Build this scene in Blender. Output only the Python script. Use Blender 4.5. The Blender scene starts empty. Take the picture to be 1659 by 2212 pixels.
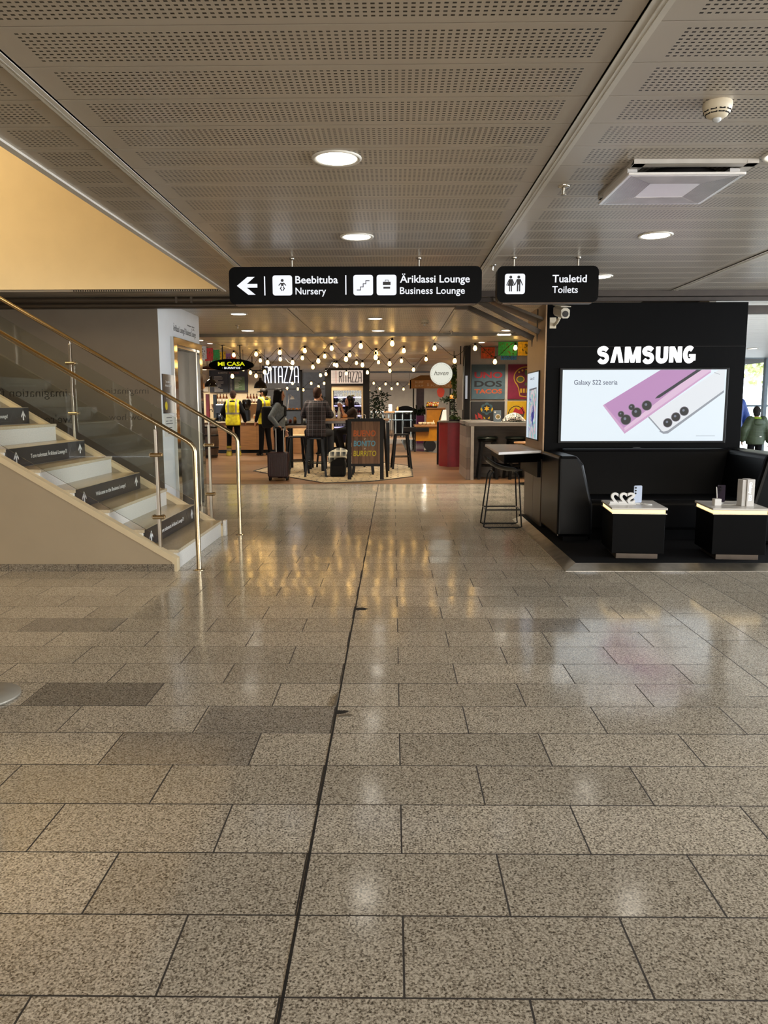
import bpy, bmesh, math, random
from math import sin, cos, pi, radians
from mathutils import Vector, Matrix

scene = bpy.context.scene
col = scene.collection
random.seed(7)

# ------------------------------------------------------------------ camera
EYE = 1.413
def make_camera():
    pitch, yaw, roll = 0.13937, 0.01252, radians(0.15)
    fw = Vector((-sin(yaw) * cos(pitch), cos(yaw) * cos(pitch), -sin(pitch)))
    r0 = Vector((cos(yaw), sin(yaw), 0)); u0 = r0.cross(fw)
    r = r0 * cos(roll) - u0 * sin(roll); u = u0 * cos(roll) + r0 * sin(roll)
    cam = bpy.data.cameras.new('camera'); o = bpy.data.objects.new('camera', cam)
    m = Matrix.Identity(4)
    for i in range(3):
        m[i][0], m[i][1], m[i][2] = r[i], u[i], -fw[i]
    m[2][3] = EYE
    o.matrix_world = m
    cam.sensor_fit = 'HORIZONTAL'; cam.sensor_width = 36.0; cam.lens = 36.0 * 1661 / 1659
    cam.clip_start = 0.05; cam.clip_end = 300
    col.objects.link(o); scene.camera = o
make_camera()

# ------------------------------------------------------------------ exposure, world, daylight
vs = scene.view_settings
vs.view_transform = 'Standard'; vs.look = 'None'; vs.gamma = 1.0; vs.exposure = 0.0
vs.use_curve_mapping = False
scene.cycles.use_denoising = True
scene.cycles.max_bounces = 8
scene.cycles.sample_clamp_indirect = 6.0
scene.cycles.caustics_reflective = False; scene.cycles.caustics_refractive = False
SKY_STRENGTH = 7.0
LAMP_DISC = 6.5          # radiance of a ceiling downlight's diffuser
BACK_FILL = 700.0         # fill light added behind the camera, where the wall has no glazing
DAY_FAR = 450.0          # daylight through windows at the far end of the food court
DAY_RIGHT = 1500.0        # daylight through the glazed right side of the hall
FOOD_FILL = 36.0         # each warm fill light added under the food court ceiling
STAIR_WARM = 112.0       # warm lamps of the upper floor, in the stair opening
world = bpy.data.worlds.new('overcast_sky'); scene.world = world; world.use_nodes = True
wn = world.node_tree.nodes; wl = world.node_tree.links
bg = wn['Background']; bg.inputs[1].default_value = SKY_STRENGTH
tc = wn.new('ShaderNodeTexCoord'); sep = wn.new('ShaderNodeSeparateXYZ'); rmp = wn.new('ShaderNodeValToRGB')
wl.new(tc.outputs['Generated'], sep.inputs[0]); wl.new(sep.outputs[2], rmp.inputs[0])
rmp.color_ramp.elements[0].color = (0.80, 0.86, 0.95, 1); rmp.color_ramp.elements[1].color = (0.93, 0.96, 1, 1)
wl.new(rmp.outputs[0], bg.inputs[0])

def area(name, loc, rot, sx, sy, power, color, parent=None, spread=None):
    l = bpy.data.lights.new(name, 'AREA'); l.shape = 'RECTANGLE'; l.size = sx; l.size_y = sy
    l.energy = power; l.color = color
    if spread: l.spread = radians(spread)
    o = bpy.data.objects.new(name, l); o.location = loc; o.rotation_euler = rot
    col.objects.link(o)
    if parent: o.parent = parent
    return o
area('back_fill_light', (1.0, -7.8, 1.7), (radians(90), 0, 0), 12, 2.2, BACK_FILL, (1.0, 0.95, 0.87))  # added fill for the foreground, no windows in this wall
area('daylight_right_windows', (11.2, 3.5, 1.6), (radians(90), 0, radians(90)), 14, 2.2, DAY_RIGHT, (0.88, 0.94, 1.0))
area('daylight_far_windows', (-8.7, 32.0, 1.5), (radians(90), 0, radians(-90)), 14, 2.0, DAY_FAR, (0.82, 0.91, 1.0))
area('upper_floor_warm_lamps', (-5.2, 6.6, 4.75), (radians(20), radians(-25), 0), 1.6, 2.4, STAIR_WARM, (1.0, 0.79, 0.50))

# ------------------------------------------------------------------ materials
def lin(h):
    h = h.lstrip('#'); out = []
    for i in (0, 2, 4):
        c = int(h[i:i + 2], 16) / 255
        out.append(c / 12.92 if c <= 0.04045 else ((c + 0.055) / 1.055) ** 2.4)
    return (*out, 1)
_mats = {}
def M(name, hexc, rough=0.5, metal=0.0, var=0.10, scale=9.0, emit=0.0, coat=0.0, bump=0.0, stretch=None, spec=0.5, emhex=None):
    if name in _mats: return _mats[name]
    m = bpy.data.materials.new(name); m.use_nodes = True; _mats[name] = m
    nt = m.node_tree; N = nt.nodes; L = nt.links; p = N['Principled BSDF']
    c = lin(hexc)
    if emit: c = tuple(x * 0.12 for x in c[:3]) + (1,)
    t = N.new('ShaderNodeTexCoord'); n = N.new('ShaderNodeTexNoise'); n.inputs['Scale'].default_value = scale; n.inputs['Detail'].default_value = 3
    if stretch:
        mp = N.new('ShaderNodeMapping'); mp.inputs['Scale'].default_value = stretch
        L.new(t.outputs['Object'], mp.inputs[0]); L.new(mp.outputs[0], n.inputs['Vector'])
    else: L.new(t.outputs['Object'], n.inputs['Vector'])
    r = N.new('ShaderNodeValToRGB')
    r.color_ramp.elements[0].position = 0.3; r.color_ramp.elements[1].position = 0.7
    r.color_ramp.elements[0].color = tuple(max(0, x * (1 - var)) for x in c[:3]) + (1,)
    r.color_ramp.elements[1].color = tuple(min(1, x * (1 + var)) for x in c[:3]) + (1,)
    L.new(n.outputs['Fac'], r.inputs[0]); L.new(r.outputs[0], p.inputs['Base Color'])
    p.inputs['Roughness'].default_value = rough; p.inputs['Metallic'].default_value = metal
    p.inputs['Specular IOR Level'].default_value = spec
    if coat: p.inputs['Coat Weight'].default_value = coat; p.inputs['Coat Roughness'].default_value = 0.08
    if emit:
        p.inputs['Emission Color'].default_value = lin(emhex or hexc); p.inputs['Emission Strength'].default_value = emit
    if bump:
        b = N.new('ShaderNodeBump'); b.inputs['Strength'].default_value = bump; b.inputs['Distance'].default_value = 0.01
        L.new(n.outputs['Fac'], b.inputs['Height']); L.new(b.outputs[0], p.inputs['Normal'])
    return m
def nodes(name):
    m = bpy.data.materials.new(name); m.use_nodes = True; _mats[name] = m
    return m, m.node_tree.nodes, m.node_tree.links, m.node_tree.nodes['Principled BSDF']
def math_node(N, L, op, a, b=None, c=None):
    n = N.new('ShaderNodeMath'); n.operation = op
    for i, x in enumerate((a, b, c)):
        if x is None: continue
        if isinstance(x, (int, float)): n.inputs[i].default_value = x
        else: L.new(x, n.inputs[i])
    return n.outputs[0]
def mix_node(N, L, fac, a, b, blend='MIX'):
    n = N.new('ShaderNodeMix'); n.data_type = 'RGBA'; n.blend_type = blend
    for i, x in ((0, fac), (6, a), (7, b)):
        if isinstance(x, (int, float)): n.inputs[i].default_value = x
        elif isinstance(x, tuple): n.inputs[i].default_value = x
        else: L.new(x, n.inputs[i])
    return n.outputs[2]
def ramp_node(N, L, fac, stops, interp='LINEAR'):
    n = N.new('ShaderNodeValToRGB'); cr = n.color_ramp; cr.interpolation = interp
    while len(cr.elements) < len(stops): cr.elements.new(0.5)
    for e, (pos, c) in zip(cr.elements, stops):
        e.position = pos; e.color = c if isinstance(c, tuple) else (c, c, c, 1)
    L.new(fac, n.inputs[0]); return n.outputs[0]

def granite(name, dx, dy, w, h, tint=(1, 1, 1), swap=False):
    m, N, L, p = nodes(name)
    t = N.new('ShaderNodeTexCoord'); mp = N.new('ShaderNodeMapping')
    L.new(t.outputs['Object'], mp.inputs[0])
    mp.inputs['Location'].default_value = (dx, dy, 0)
    if swap: mp.inputs['Rotation'].default_value = (0, 0, radians(90))
    br = N.new('ShaderNodeTexBrick'); L.new(mp.outputs[0], br.inputs['Vector'])
    br.inputs['Scale'].default_value = 1; br.inputs['Brick Width'].default_value = w; br.inputs['Row Height'].default_value = h
    br.inputs['Mortar Size'].default_value = 0.0030; br.inputs['Mortar Smooth'].default_value = 0.1
    br.inputs['Color1'].default_value = (0, 0, 0, 1); br.inputs['Color2'].default_value = (1, 1, 1, 1); br.offset = 0.5
    n1 = N.new('ShaderNodeTexNoise'); n1.inputs['Scale'].default_value = 150; n1.inputs['Detail'].default_value = 4; n1.inputs['Roughness'].default_value = 0.65
    L.new(t.outputs['Object'], n1.inputs['Vector'])
    n2 = N.new('ShaderNodeTexVoronoi'); n2.inputs['Scale'].default_value = 170; L.new(t.outputs['Object'], n2.inputs['Vector'])
    mixf = math_node(N, L, 'ADD', math_node(N, L, 'MULTIPLY', n1.outputs['Fac'], 0.75), math_node(N, L, 'MULTIPLY', n2.outputs['Color'], 0.25))
    c = ramp_node(N, L, mixf, [(0.35, lin('#4d463c')), (0.43, lin('#968c7d')), (0.51, lin('#c6bcab')), (0.61, lin('#ebe3d3'))])
    tin = ramp_node(N, L, br.outputs['Color'], [(0.0, 0.84), (0.45, 0.96), (0.9, 1.08), (1.0, 0.82)])
    n3 = N.new('ShaderNodeTexNoise'); n3.inputs['Scale'].default_value = 1.1; n3.inputs['Detail'].default_value = 3; L.new(t.outputs['Object'], n3.inputs['Vector'])
    blot = ramp_node(N, L, n3.outputs['Fac'], [(0.3, 0.90), (0.7, 1.06)])
    c = mix_node(N, L, 1.0, c, tin, 'MULTIPLY'); c = mix_node(N, L, 1.0, c, blot, 'MULTIPLY'); c = mix_node(N, L, 1.0, c, (*tint, 1), 'MULTIPLY')
    c = mix_node(N, L, br.outputs['Fac'], c, lin('#2b241d'))
    L.new(c, p.inputs['Base Color'])
    n4 = N.new('ShaderNodeTexNoise'); n4.inputs['Scale'].default_value = 5; n4.inputs['Detail'].default_value = 4; L.new(t.outputs['Object'], n4.inputs['Vector'])
    rr = ramp_node(N, L, n4.outputs['Fac'], [(0.3, 0.10), (0.7, 0.15)])
    L.new(mix_node(N, L, br.outputs['Fac'], rr, (0.8, 0.8, 0.8, 1)), p.inputs['Roughness'])
    p.inputs['Specular IOR Level'].default_value = 0.85
    b = N.new('ShaderNodeBump'); b.inputs['Strength'].default_value = 0.25; b.inputs['Distance'].default_value = 0.002
    L.new(math_node(N, L, 'SUBTRACT', 1.0, br.outputs['Fac']), b.inputs['Height'])
    # every slab is laid a touch out of level
    r1 = br.outputs['Color']; r2 = math_node(N, L, 'FRACT', math_node(N, L, 'MULTIPLY', r1, 7.31))
    cv = N.new('ShaderNodeCombineXYZ'); L.new(math_node(N, L, 'MULTIPLY', math_node(N, L, 'SUBTRACT', r1, 0.5), 0.016), cv.inputs[0]); L.new(math_node(N, L, 'MULTIPLY', math_node(N, L, 'SUBTRACT', r2, 0.5), 0.016), cv.inputs[1])
    va = N.new('ShaderNodeVectorMath'); va.operation = 'ADD'; L.new(b.outputs[0], va.inputs[0]); L.new(cv.outputs[0], va.inputs[1])
    vn = N.new('ShaderNodeVectorMath'); vn.operation = 'NORMALIZE'; L.new(va.outputs[0], vn.inputs[0]); L.new(vn.outputs[0], p.inputs['Normal'])
    return m
def perforated(name, x0, x1, hexc, rough=0.32, metal=0.0):
    """ceiling panel: nine rows of small slots in each 0.3 m panel, blank margins at both ends"""
    m, N, L, p = nodes(name)
    t = N.new('ShaderNodeTexCoord'); s = N.new('ShaderNodeSeparateXYZ'); L.new(t.outputs['Object'], s.inputs[0])
    X, Y = s.outputs[0], s.outputs[1]
    v = math_node(N, L, 'MULTIPLY', math_node(N, L, 'FRACT', math_node(N, L, 'DIVIDE', math_node(N, L, 'SUBTRACT', Y, 2.655), 0.3)), 0.3)
    row = math_node(N, L, 'DIVIDE', math_node(N, L, 'SUBTRACT', v, 0.0375), 0.025)
    inr = math_node(N, L, 'MULTIPLY', math_node(N, L, 'GREATER_THAN', row, 0.0), math_node(N, L, 'LESS_THAN', row, 9.0))
    a = math_node(N, L, 'ABSOLUTE', math_node(N, L, 'SUBTRACT', math_node(N, L, 'FRACT', row), 0.5))
    b = math_node(N, L, 'ABSOLUTE', math_node(N, L, 'SUBTRACT', math_node(N, L, 'FRACT', math_node(N, L, 'DIVIDE', X, 0.025)), 0.5))
    hole = math_node(N, L, 'MULTIPLY', math_node(N, L, 'LESS_THAN', a, 0.20), math_node(N, L, 'LESS_THAN', b, 0.26))
    inx = math_node(N, L, 'MULTIPLY', math_node(N, L, 'GREATER_THAN', X, x0), math_node(N, L, 'LESS_THAN', X, x1))
    hole = math_node(N, L, 'MULTIPLY', math_node(N, L, 'MULTIPLY', hole, inr), inx)
    n = N.new('ShaderNodeTexNoise'); n.inputs['Scale'].default_value = 2.5; L.new(t.outputs['Object'], n.inputs['Vector'])
    base = ramp_node(N, L, n.outputs['Fac'], [(0.3, tuple(x * 0.96 for x in lin(hexc)[:3]) + (1,)), (0.7, lin(hexc))])
    L.new(mix_node(N, L, hole, base, lin('#2a231c')), p.inputs['Base Color'])
    p.inputs['Roughness'].default_value = rough; p.inputs['Metallic'].default_value = metal
    return m
def planks(name, c1, c2, w, h, rough=0.35, vertical=False):
    m, N, L, p = nodes(name)
    t = N.new('ShaderNodeTexCoord'); mp = N.new('ShaderNodeMapping'); L.new(t.outputs['Object'], mp.inputs[0])
    if vertical: mp.inputs['Rotation'].default_value = (radians(90), 0, radians(90))
    br = N.new('ShaderNodeTexBrick'); L.new(mp.outputs[0], br.inputs['Vector']); br.inputs['Scale'].default_value = 1
    br.inputs['Brick Width'].default_value = w; br.inputs['Row Height'].default_value = h; br.inputs['Mortar Size'].default_value = 0.002
    br.inputs['Color1'].default_value = lin(c1); br.inputs['Color2'].default_value = lin(c2); br.inputs['Mortar'].default_value = lin('#2a1c12')
    n = N.new('ShaderNodeTexNoise'); n.inputs['Scale'].default_value = 3; n.inputs['Detail'].default_value = 5
    mp2 = N.new('ShaderNodeMapping'); mp2.inputs['Scale'].default_value = (1, 14, 14); L.new(mp.outputs[0], mp2.inputs[0]); L.new(mp2.outputs[0], n.inputs['Vector'])
    g = ramp_node(N, L, n.outputs['Fac'], [(0.3, 0.72), (0.7, 1.12)])
    L.new(mix_node(N, L, 1.0, br.outputs['Color'], g, 'MULTIPLY'), p.inputs['Base Color'])
    p.inputs['Roughness'].default_value = rough
    return m
def glass_mat(name, tint=(0.93, 0.96, 0.94), refl=1.0):
    m = bpy.data.materials.new(name); m.use_nodes = True; _mats[name] = m
    N = m.node_tree.nodes; L = m.node_tree.links; N.clear()
    o = N.new('ShaderNodeOutputMaterial'); tr = N.new('ShaderNodeBsdfTransparent'); gl = N.new('ShaderNodeBsdfGlossy')
    mx = N.new('ShaderNodeMixShader'); fr = N.new('ShaderNodeFresnel'); fr.inputs[0].default_value = 1.45
    nz = N.new('ShaderNodeTexNoise'); nz.inputs['Scale'].default_value = 3
    r = N.new('ShaderNodeValToRGB'); r.color_ramp.elements[0].color = (*[x * 0.99 for x in tint], 1); r.color_ramp.elements[1].color = (*tint, 1)
    L.new(nz.outputs['Fac'], r.inputs[0]); L.new(r.outputs[0], tr.inputs[0])
    gl.inputs['Roughness'].default_value = 0.01
    L.new(math_node(N, L, 'MULTIPLY', fr.outputs[0], refl), mx.inputs[0])
    L.new(tr.outputs[0], mx.inputs[1]); L.new(gl.outputs[0], mx.inputs[2]); L.new(mx.outputs[0], o.inputs[0])
    return m
def plaid_mat(name, base, c1, c2, period, wide, scale_axes=(0, 2), rough=0.85):
    m, N, L, p = nodes(name)
    t = N.new('ShaderNodeTexCoord'); s = N.new('ShaderNodeSeparateXYZ'); L.new(t.outputs['Object'], s.inputs[0])
    def band(i, per, w, ph=0.0):
        f = math_node(N, L, 'FRACT', math_node(N, L, 'ADD', math_node(N, L, 'DIVIDE', s.outputs[i], per), ph))
        return math_node(N, L, 'LESS_THAN', f, w)
    a = band(scale_axes[0], period, wide); b = band(scale_axes[1], period, wide)
    a2 = band(scale_axes[0], period, wide * 0.45, 0.5); b2 = band(scale_axes[1], period, wide * 0.45, 0.5)
    c = mix_node(N, L, math_node(N, L, 'MULTIPLY', math_node(N, L, 'ADD', a, b), 0.5), lin(base), lin(c1))
    c = mix_node(N, L, math_node(N, L, 'MULTIPLY', math_node(N, L, 'MAXIMUM', a2, b2), 0.8), c, lin(c2))
    L.new(c, p.inputs['Base Color']); p.inputs['Roughness'].default_value = rough
    return m
def picture_mat(name, cols, scale, rough=0.6, emit=0.0):
    """soft blotches of a few colours: printed or shown picture areas"""
    m, N, L, p = nodes(name)
    t = N.new('ShaderNodeTexCoord'); n = N.new('ShaderNodeTexNoise'); n.inputs['Scale'].default_value = scale; n.inputs['Detail'].default_value = 2
    L.new(t.outputs['Object'], n.inputs['Vector'])
    st = [(0.25 + 0.5 * i / max(1, len(cols) - 1), lin(c)) for i, c in enumerate(cols)]
    c = ramp_node(N, L, n.outputs['Fac'], st)
    L.new(c, p.inputs['Base Color']); p.inputs['Roughness'].default_value = rough
    if emit: L.new(c, p.inputs['Emission Color']); p.inputs['Emission Strength'].default_value = emit
    return m

# ------------------------------------------------------------------ mesh building
def chain_loc(o):
    v = Vector((0, 0, 0))
    while o is not None: v += o.location; o = o.parent
    return v
class MB:
    def __init__(s): s.v = []; s.f = []; s.m = []; s.sm = []
    def add(s, vs_, fs, mat=0, smooth=False):
        b = len(s.v); s.v += [tuple(x) for x in vs_]
        for f in fs: s.f.append([i + b for i in f]); s.m.append(mat); s.sm.append(smooth)
        return s
    def box(s, x0, x1, y0, y1, z0, z1, mat=0):
        x0, x1 = sorted((x0, x1)); y0, y1 = sorted((y0, y1)); z0, z1 = sorted((z0, z1))
        return s.add([(x, y, z) for z in (z0, z1) for y in (y0, y1) for x in (x0, x1)],
                     [(0, 2, 3, 1), (4, 5, 7, 6), (0, 1, 5, 4), (2, 6, 7, 3), (0, 4, 6, 2), (1, 3, 7, 5)], mat)
    def extr(s, pts, d, mat=0, smooth=False):
        """solid: 3-D polygon pts pushed by vector d"""
        n = len(pts); P = [Vector(p) for p in pts]; d = Vector(d)
        nor = Vector((0, 0, 0))
        for i in range(n): nor += P[i].cross(P[(i + 1) % n])
        if nor.dot(d) > 0: P.reverse()
        return s.add([tuple(p) for p in P] + [tuple(p + d) for p in P],
                     [list(range(n)), list(range(2 * n - 1, n - 1, -1))] + [[i, n + i, n + (i + 1) % n, (i + 1) % n] for i in range(n)], mat, smooth)
    def rings(s, R, mat=0, smooth=True, cap=True, close=False):
        n = len(R[0]); vs_ = [p for r in R for p in r]; fs = []
        k = len(R)
        for i in range(k if close else k - 1):
            a, b = i * n, ((i + 1) % k) * n
            for j in range(n): fs.append([a + j, a + (j + 1) % n, b + (j + 1) % n, b + j])
        s.add(vs_, fs, mat, smooth)
        if cap and not close:
            s.add(R[0], [list(range(n))[::-1]], mat, False); s.add(R[-1], [list(range(n))], mat, False)
        return s
    def tube(s, pts, r, n=8, mat=0, cap=True, smooth=True):
        P = [Vector(p) for p in pts]; rr = r if isinstance(r, (list, tuple)) else [r] * len(P)
        R = []; up = None
        for i, p in enumerate(P):
            d = (P[min(i + 1, len(P) - 1)] - P[max(i - 1, 0)]).normalized()
            if up is None:
                up = Vector((0, 0, 1)) if abs(d.z) < 0.9 else Vector((0, 1, 0))
            a = (up - d * up.dot(d)).normalized(); b = d.cross(a); up = a
            R.append([tuple(p + (a * cos(2 * pi * k / n) + b * sin(2 * pi * k / n)) * rr[i]) for k in range(n)])
        return s.rings(R, mat, smooth, cap)
    def lathe(s, prof, c=(0, 0, 0), n=16, mat=0, axis=2, smooth=True):
        R = []
        for r, h in prof:
            ring = []
            for k in range(n):
                a = 2 * pi * k / n; q = [r * cos(a), r * sin(a), h]
                if axis == 1: q = [q[0], -h, q[1]]
                elif axis == 0: q = [h, q[0], q[1]]
                ring.append((q[0] + c[0], q[1] + c[1], q[2] + c[2]))
            R.append(ring)
        return s.rings(R, mat, smooth)
    def ball(s, c, rx, ry=None, rz=None, n=14, m=9, mat=0):
        ry = ry or rx; rz = rz or rx; R = []
        for i in range(m + 1):
            t = pi * (0.02 + 0.96 * i / m) - pi / 2
            R.append([(c[0] + rx * cos(t) * cos(2 * pi * k / n), c[1] + ry * cos(t) * sin(2 * pi * k / n), c[2] + rz * sin(t)) for k in range(n)])
        return s.rings(R, mat, True)
    def rot(s, ang, c=(0, 0), start=0):
        for i in range(start, len(s.v)):
            x, y, z = s.v[i]; x -= c[0]; y -= c[1]
            s.v[i] = (c[0] + x * cos(ang) - y * sin(ang), c[1] + x * sin(ang) + y * cos(ang), z)
        return s
    def build(s, name, mats, parent=None, bevel=0.0, world=True, seg=2):
        off = chain_loc(parent) if (parent is not None and world) else Vector((0, 0, 0))
        me = bpy.data.meshes.new(name)
        me.from_pydata([(x - off.x, y - off.y, z - off.z) for x, y, z in s.v], [], s.f)
        if not isinstance(mats, (list, tuple)): mats = [mats]
        for m in mats: me.materials.append(m)
        for p, mi, sm in zip(me.polygons, s.m, s.sm): p.material_index = mi; p.use_smooth = sm
        if not bevel and len(me.vertices) < 20000:
            bm = bmesh.new(); bm.from_mesh(me); bmesh.ops.recalc_face_normals(bm, faces=bm.faces); bm.to_mesh(me); bm.free()
        if bevel:
            bm = bmesh.new(); bm.from_mesh(me); bmesh.ops.remove_doubles(bm, verts=bm.verts, dist=1e-5)
            bmesh.ops.recalc_face_normals(bm, faces=bm.faces)
            ed = [e for e in bm.edges if len(e.link_faces) == 2 and e.calc_face_angle(0) > 0.6]
            bmesh.ops.bevel(bm, geom=ed, offset=bevel, segments=seg, affect='EDGES', profile=0.5, clamp_overlap=True)
            bm.to_mesh(me); bm.free()
        me.update()
        o = bpy.data.objects.new(name, me); col.objects.link(o)
        if parent is not None: o.parent = parent
        return o
def tag(o, label=None, cat=None, group=None, kind=None):
    if label: o['label'] = label
    if cat: o['category'] = cat
    if group: o['group'] = group
    if kind: o['kind'] = kind
    return o
def thing(name, label, cat, loc=(0, 0, 0), rz=0.0, group=None):
    o = bpy.data.objects.new(name, None); o.location = loc; o.rotation_euler = (0, 0, rz); o.empty_display_size = 0.1
    col.objects.link(o); return tag(o, label, cat, group)
def struct(name, mb, mats, bevel=0.0):
    return tag(mb.build(name, mats, None, bevel), kind='structure')
def dup(root, loc, rz=None, label=None, group=None, scale=None):
    def cp(o, par):
        c = o.copy(); col.objects.link(c)
        if par is not None: c.parent = par
        for ch in o.children: cp(ch, c)
        return c
    r = cp(root, None); r.location = loc
    if rz is not None: r.rotation_euler = (0, 0, rz)
    if scale: r.scale = (scale,) * 3
    if label: r['label'] = label
    if group: r['group'] = group
    return r
# ---- lettering: built-in font outlines turned into thin solid letters lying on a surface
_cap = {}
def letters(parent, s, p0, u, v, width, cap, mat, name='lettering', bold=0.0, depth=0.002, slant=0.0):
    u = Vector(u).normalized(); v = Vector(v).normalized(); n = u.cross(v)
    def curve(txt, b):
        c = bpy.data.curves.new('t', 'FONT'); c.body = txt; c.size = 1; c.offset = b; c.resolution_u = 3; c.shear = slant
        c.fill_mode = 'FRONT' if depth <= 0 else 'BOTH'
        c.extrude = 0.5
        o = bpy.data.objects.new('t', c); col.objects.link(o)
        dg = bpy.context.evaluated_depsgraph_get(); me = bpy.data.meshes.new_from_object(o.evaluated_get(dg))
        bpy.data.objects.remove(o); bpy.data.curves.remove(c); return me
    if bold not in _cap:
        mh = curve('H', bold); ys = [q.co.y for q in mh.vertices]; _cap[bold] = max(ys) - min(ys); bpy.data.meshes.remove(mh)
    me = curve(s, bold)
    xs = [q.co.x for q in me.vertices]; x0, x1 = min(xs), max(xs)
    sx = width / (x1 - x0); sy = cap / _cap[bold]
    off = chain_loc(parent) if parent is not None else Vector((0, 0, 0)); p0 = Vector(p0)
    for q in me.vertices:
        q.co = p0 + u * ((q.co.x - x0) * sx) + v * (q.co.y * sy) + n * ((q.co.z + 0.5) * depth) - off
    me.name = name; me.materials.clear(); me.materials.append(mat)
    for p in me.polygons: p.material_index = 0
    o = bpy.data.objects.new(name, me); col.objects.link(o)
    if parent is not None: o.parent = parent
    return o
def flat(parent, name, mat, p0, u, v, polys, depth=0.002):
    """thin raised shapes on a surface: polys are 2-D outlines in metres from p0 along u, v"""
    u = Vector(u).normalized(); v = Vector(v).normalized(); n = u.cross(v); p0 = Vector(p0); mb = MB()
    for pl in polys: mb.extr([p0 + u * a + v * b for a, b in pl], n * depth)
    return mb.build(name, mat, parent)
def rrect(x0, y0, x1, y1, r, k=4):
    pts = []
    for cx, cy, a in ((x1 - r, y1 - r, 0), (x0 + r, y1 - r, 90), (x0 + r, y0 + r, 180), (x1 - r, y0 + r, 270)):
        for i in range(k + 1):
            t = radians(a + 90 * i / k); pts.append((cx + r * cos(t), cy + r * sin(t)))
    return pts
def disc2(cx, cy, r, n=16, ry=None):
    return [(cx + r * cos(2 * pi * k / n), cy + (ry or r) * sin(2 * pi * k / n)) for k in range(n)]
def stroke2(pts, w):
    """2-D polyline as a list of quads of width w"""
    out = []
    for (x0, y0), (x1, y1) in zip(pts, pts[1:]):
        d = math.hypot(x1 - x0, y1 - y0) or 1; ex, ey = (x1 - x0) / d * w / 2, (y1 - y0) / d * w / 2
        out.append([(x0 - ex - ey, y0 - ey + ex), (x0 - ex + ey, y0 - ey - ex), (x1 + ex + ey, y1 + ey - ex), (x1 + ex - ey, y1 + ey + ex)])
    return out
FX = ((1, 0, 0), (0, 0, 1))       # a surface that faces the camera end of the hall
FE = ((0, 1, 0), (0, 0, 1))       # a surface that faces +X
FW_ = ((0, -1, 0), (0, 0, 1))     # a surface that faces -X
# ================================================================== SETTING
CZ = 2.62                                   # ceiling height
m_gran = granite('granite_floor', 0.275, -1.667, 0.6, 0.3)
m_gran_r = granite('granite_floor_turned', 0.0, 0.525, 0.6, 0.3, swap=True)
m_steel = M('brushed_steel', '#b9b2a6', 0.28, 1.0, 0.06, 40, stretch=(1, 1, 30))
m_brass = M('satin_steel_rail', '#b3a284', 0.24, 1.0, 0.05, 20)
m_chrome = M('polished_steel', '#d8d4cc', 0.08, 1.0, 0.03)
m_black = M('black_laminate', '#050506', 0.45, 0, 0.1, spec=0.06)
m_blackm = M('black_metal', '#09090a', 0.4, 0.2, 0.1, spec=0.3)
m_white = M('white_paint', '#e8e6e2', 0.5, 0, 0.03)
m_dark = M('dark_void', '#1a1613', 0.9, 0, 0.1)
m_track = M('dark_shutter_rail', '#4a3f33', 0.38, 0.35, 0.15, 6, stretch=(0.6, 6, 6))
m_fascia = M('dark_brown_fascia', '#3a2f27', 0.5, 0.0, 0.15)

# floors: main hall, turned tiles in front of the phone stand, wood of the food court
def floor_poly(name, pts, mat, z=0.0, t=0.08):
    return struct(name, MB().extr([(x, y, z) for x, y in pts], (0, 0, -t)), mat)
floor_poly('floor', [(-9, -8), (1.725, -8), (1.725, 6.3), (1.725, 13.65), (-9, 13.65)], m_gran)
floor_poly('floor', [(1.725, -8), (11.6, -8), (11.6, 13.65), (1.725, 13.65)], m_gran_r)
m_wood = planks('oak_floor_boards', '#8c6b4c', '#6a4c33', 1.4, 0.13, 0.32)
floor_poly('floor', [(-9, 13.65), (11.6, 13.65), (11.6, 44), (-9, 44)], m_wood)
struct('trim_1', MB().box(-9, 5, 13.63, 13.675, -0.03, 0.003), M('threshold_strip', '#5a5048', 0.3, 0.8))
# expansion joint with its chipped spots
mb = MB(); random.seed(3)
ys = [-1 + 0.2 * i for i in range(74)]
L_ = [(-0.267 - 0.0036 - 0.0016 * random.random(), y) for y in ys]; R_ = [(-0.267 + 0.0036 + 0.0016 * random.random(), y) for y in ys]
mb.extr([(x, y, -0.004) for x, y in L_ + R_[::-1]], (0, 0, 0.0046))
for cx, cy, pts in ((-0.262, 5.21, [(0, .03), (.05, .035), (.09, .0), (.06, -.03), (0, -.03)]), (-0.262, 3.40, [(0, .02), (.06, .012), (.03, -.02), (0, -.025)])):
    mb.extr([(cx + a, cy + b, -0.004) for a, b in pts], (0, 0, 0.0046))
struct('trim_2', mb, M('joint_filler', '#17120d', 0.8))
# a few darker replacement slabs
m_gdark = granite('granite_dark_slab', 0.275, -1.667, 0.6, 0.3, (0.60, 0.60, 0.62))
mb = MB()
for x, y in ((-1.17, 2.867), (-0.867, 3.167), (-1.77, 3.467), (0.63, 4.667), (-2.37, 4.667)): mb.box(x + .003, x + (.597 if x != -0.867 else .592), y + .003, y + .297, 0.0, 0.0004)
struct('floor', mb, m_gdark)
m_loose = M('loose_metal_sliver', '#8d877c', 0.4, 0.7)
struct('trim_3', MB().extr([(-0.255, 3.36, 0.0006), (-0.20, 3.375, 0.0006), (-0.19, 3.35, 0.0006), (-0.25, 3.335, 0.0006)], (0, 0, 0.002))
       .extr([(-0.285, 3.46, 0.0006), (-0.277, 3.62, 0.0006), (-0.268, 3.62, 0.0006), (-0.272, 3.46, 0.0006)], (0, 0, 0.004)), m_loose)

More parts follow.
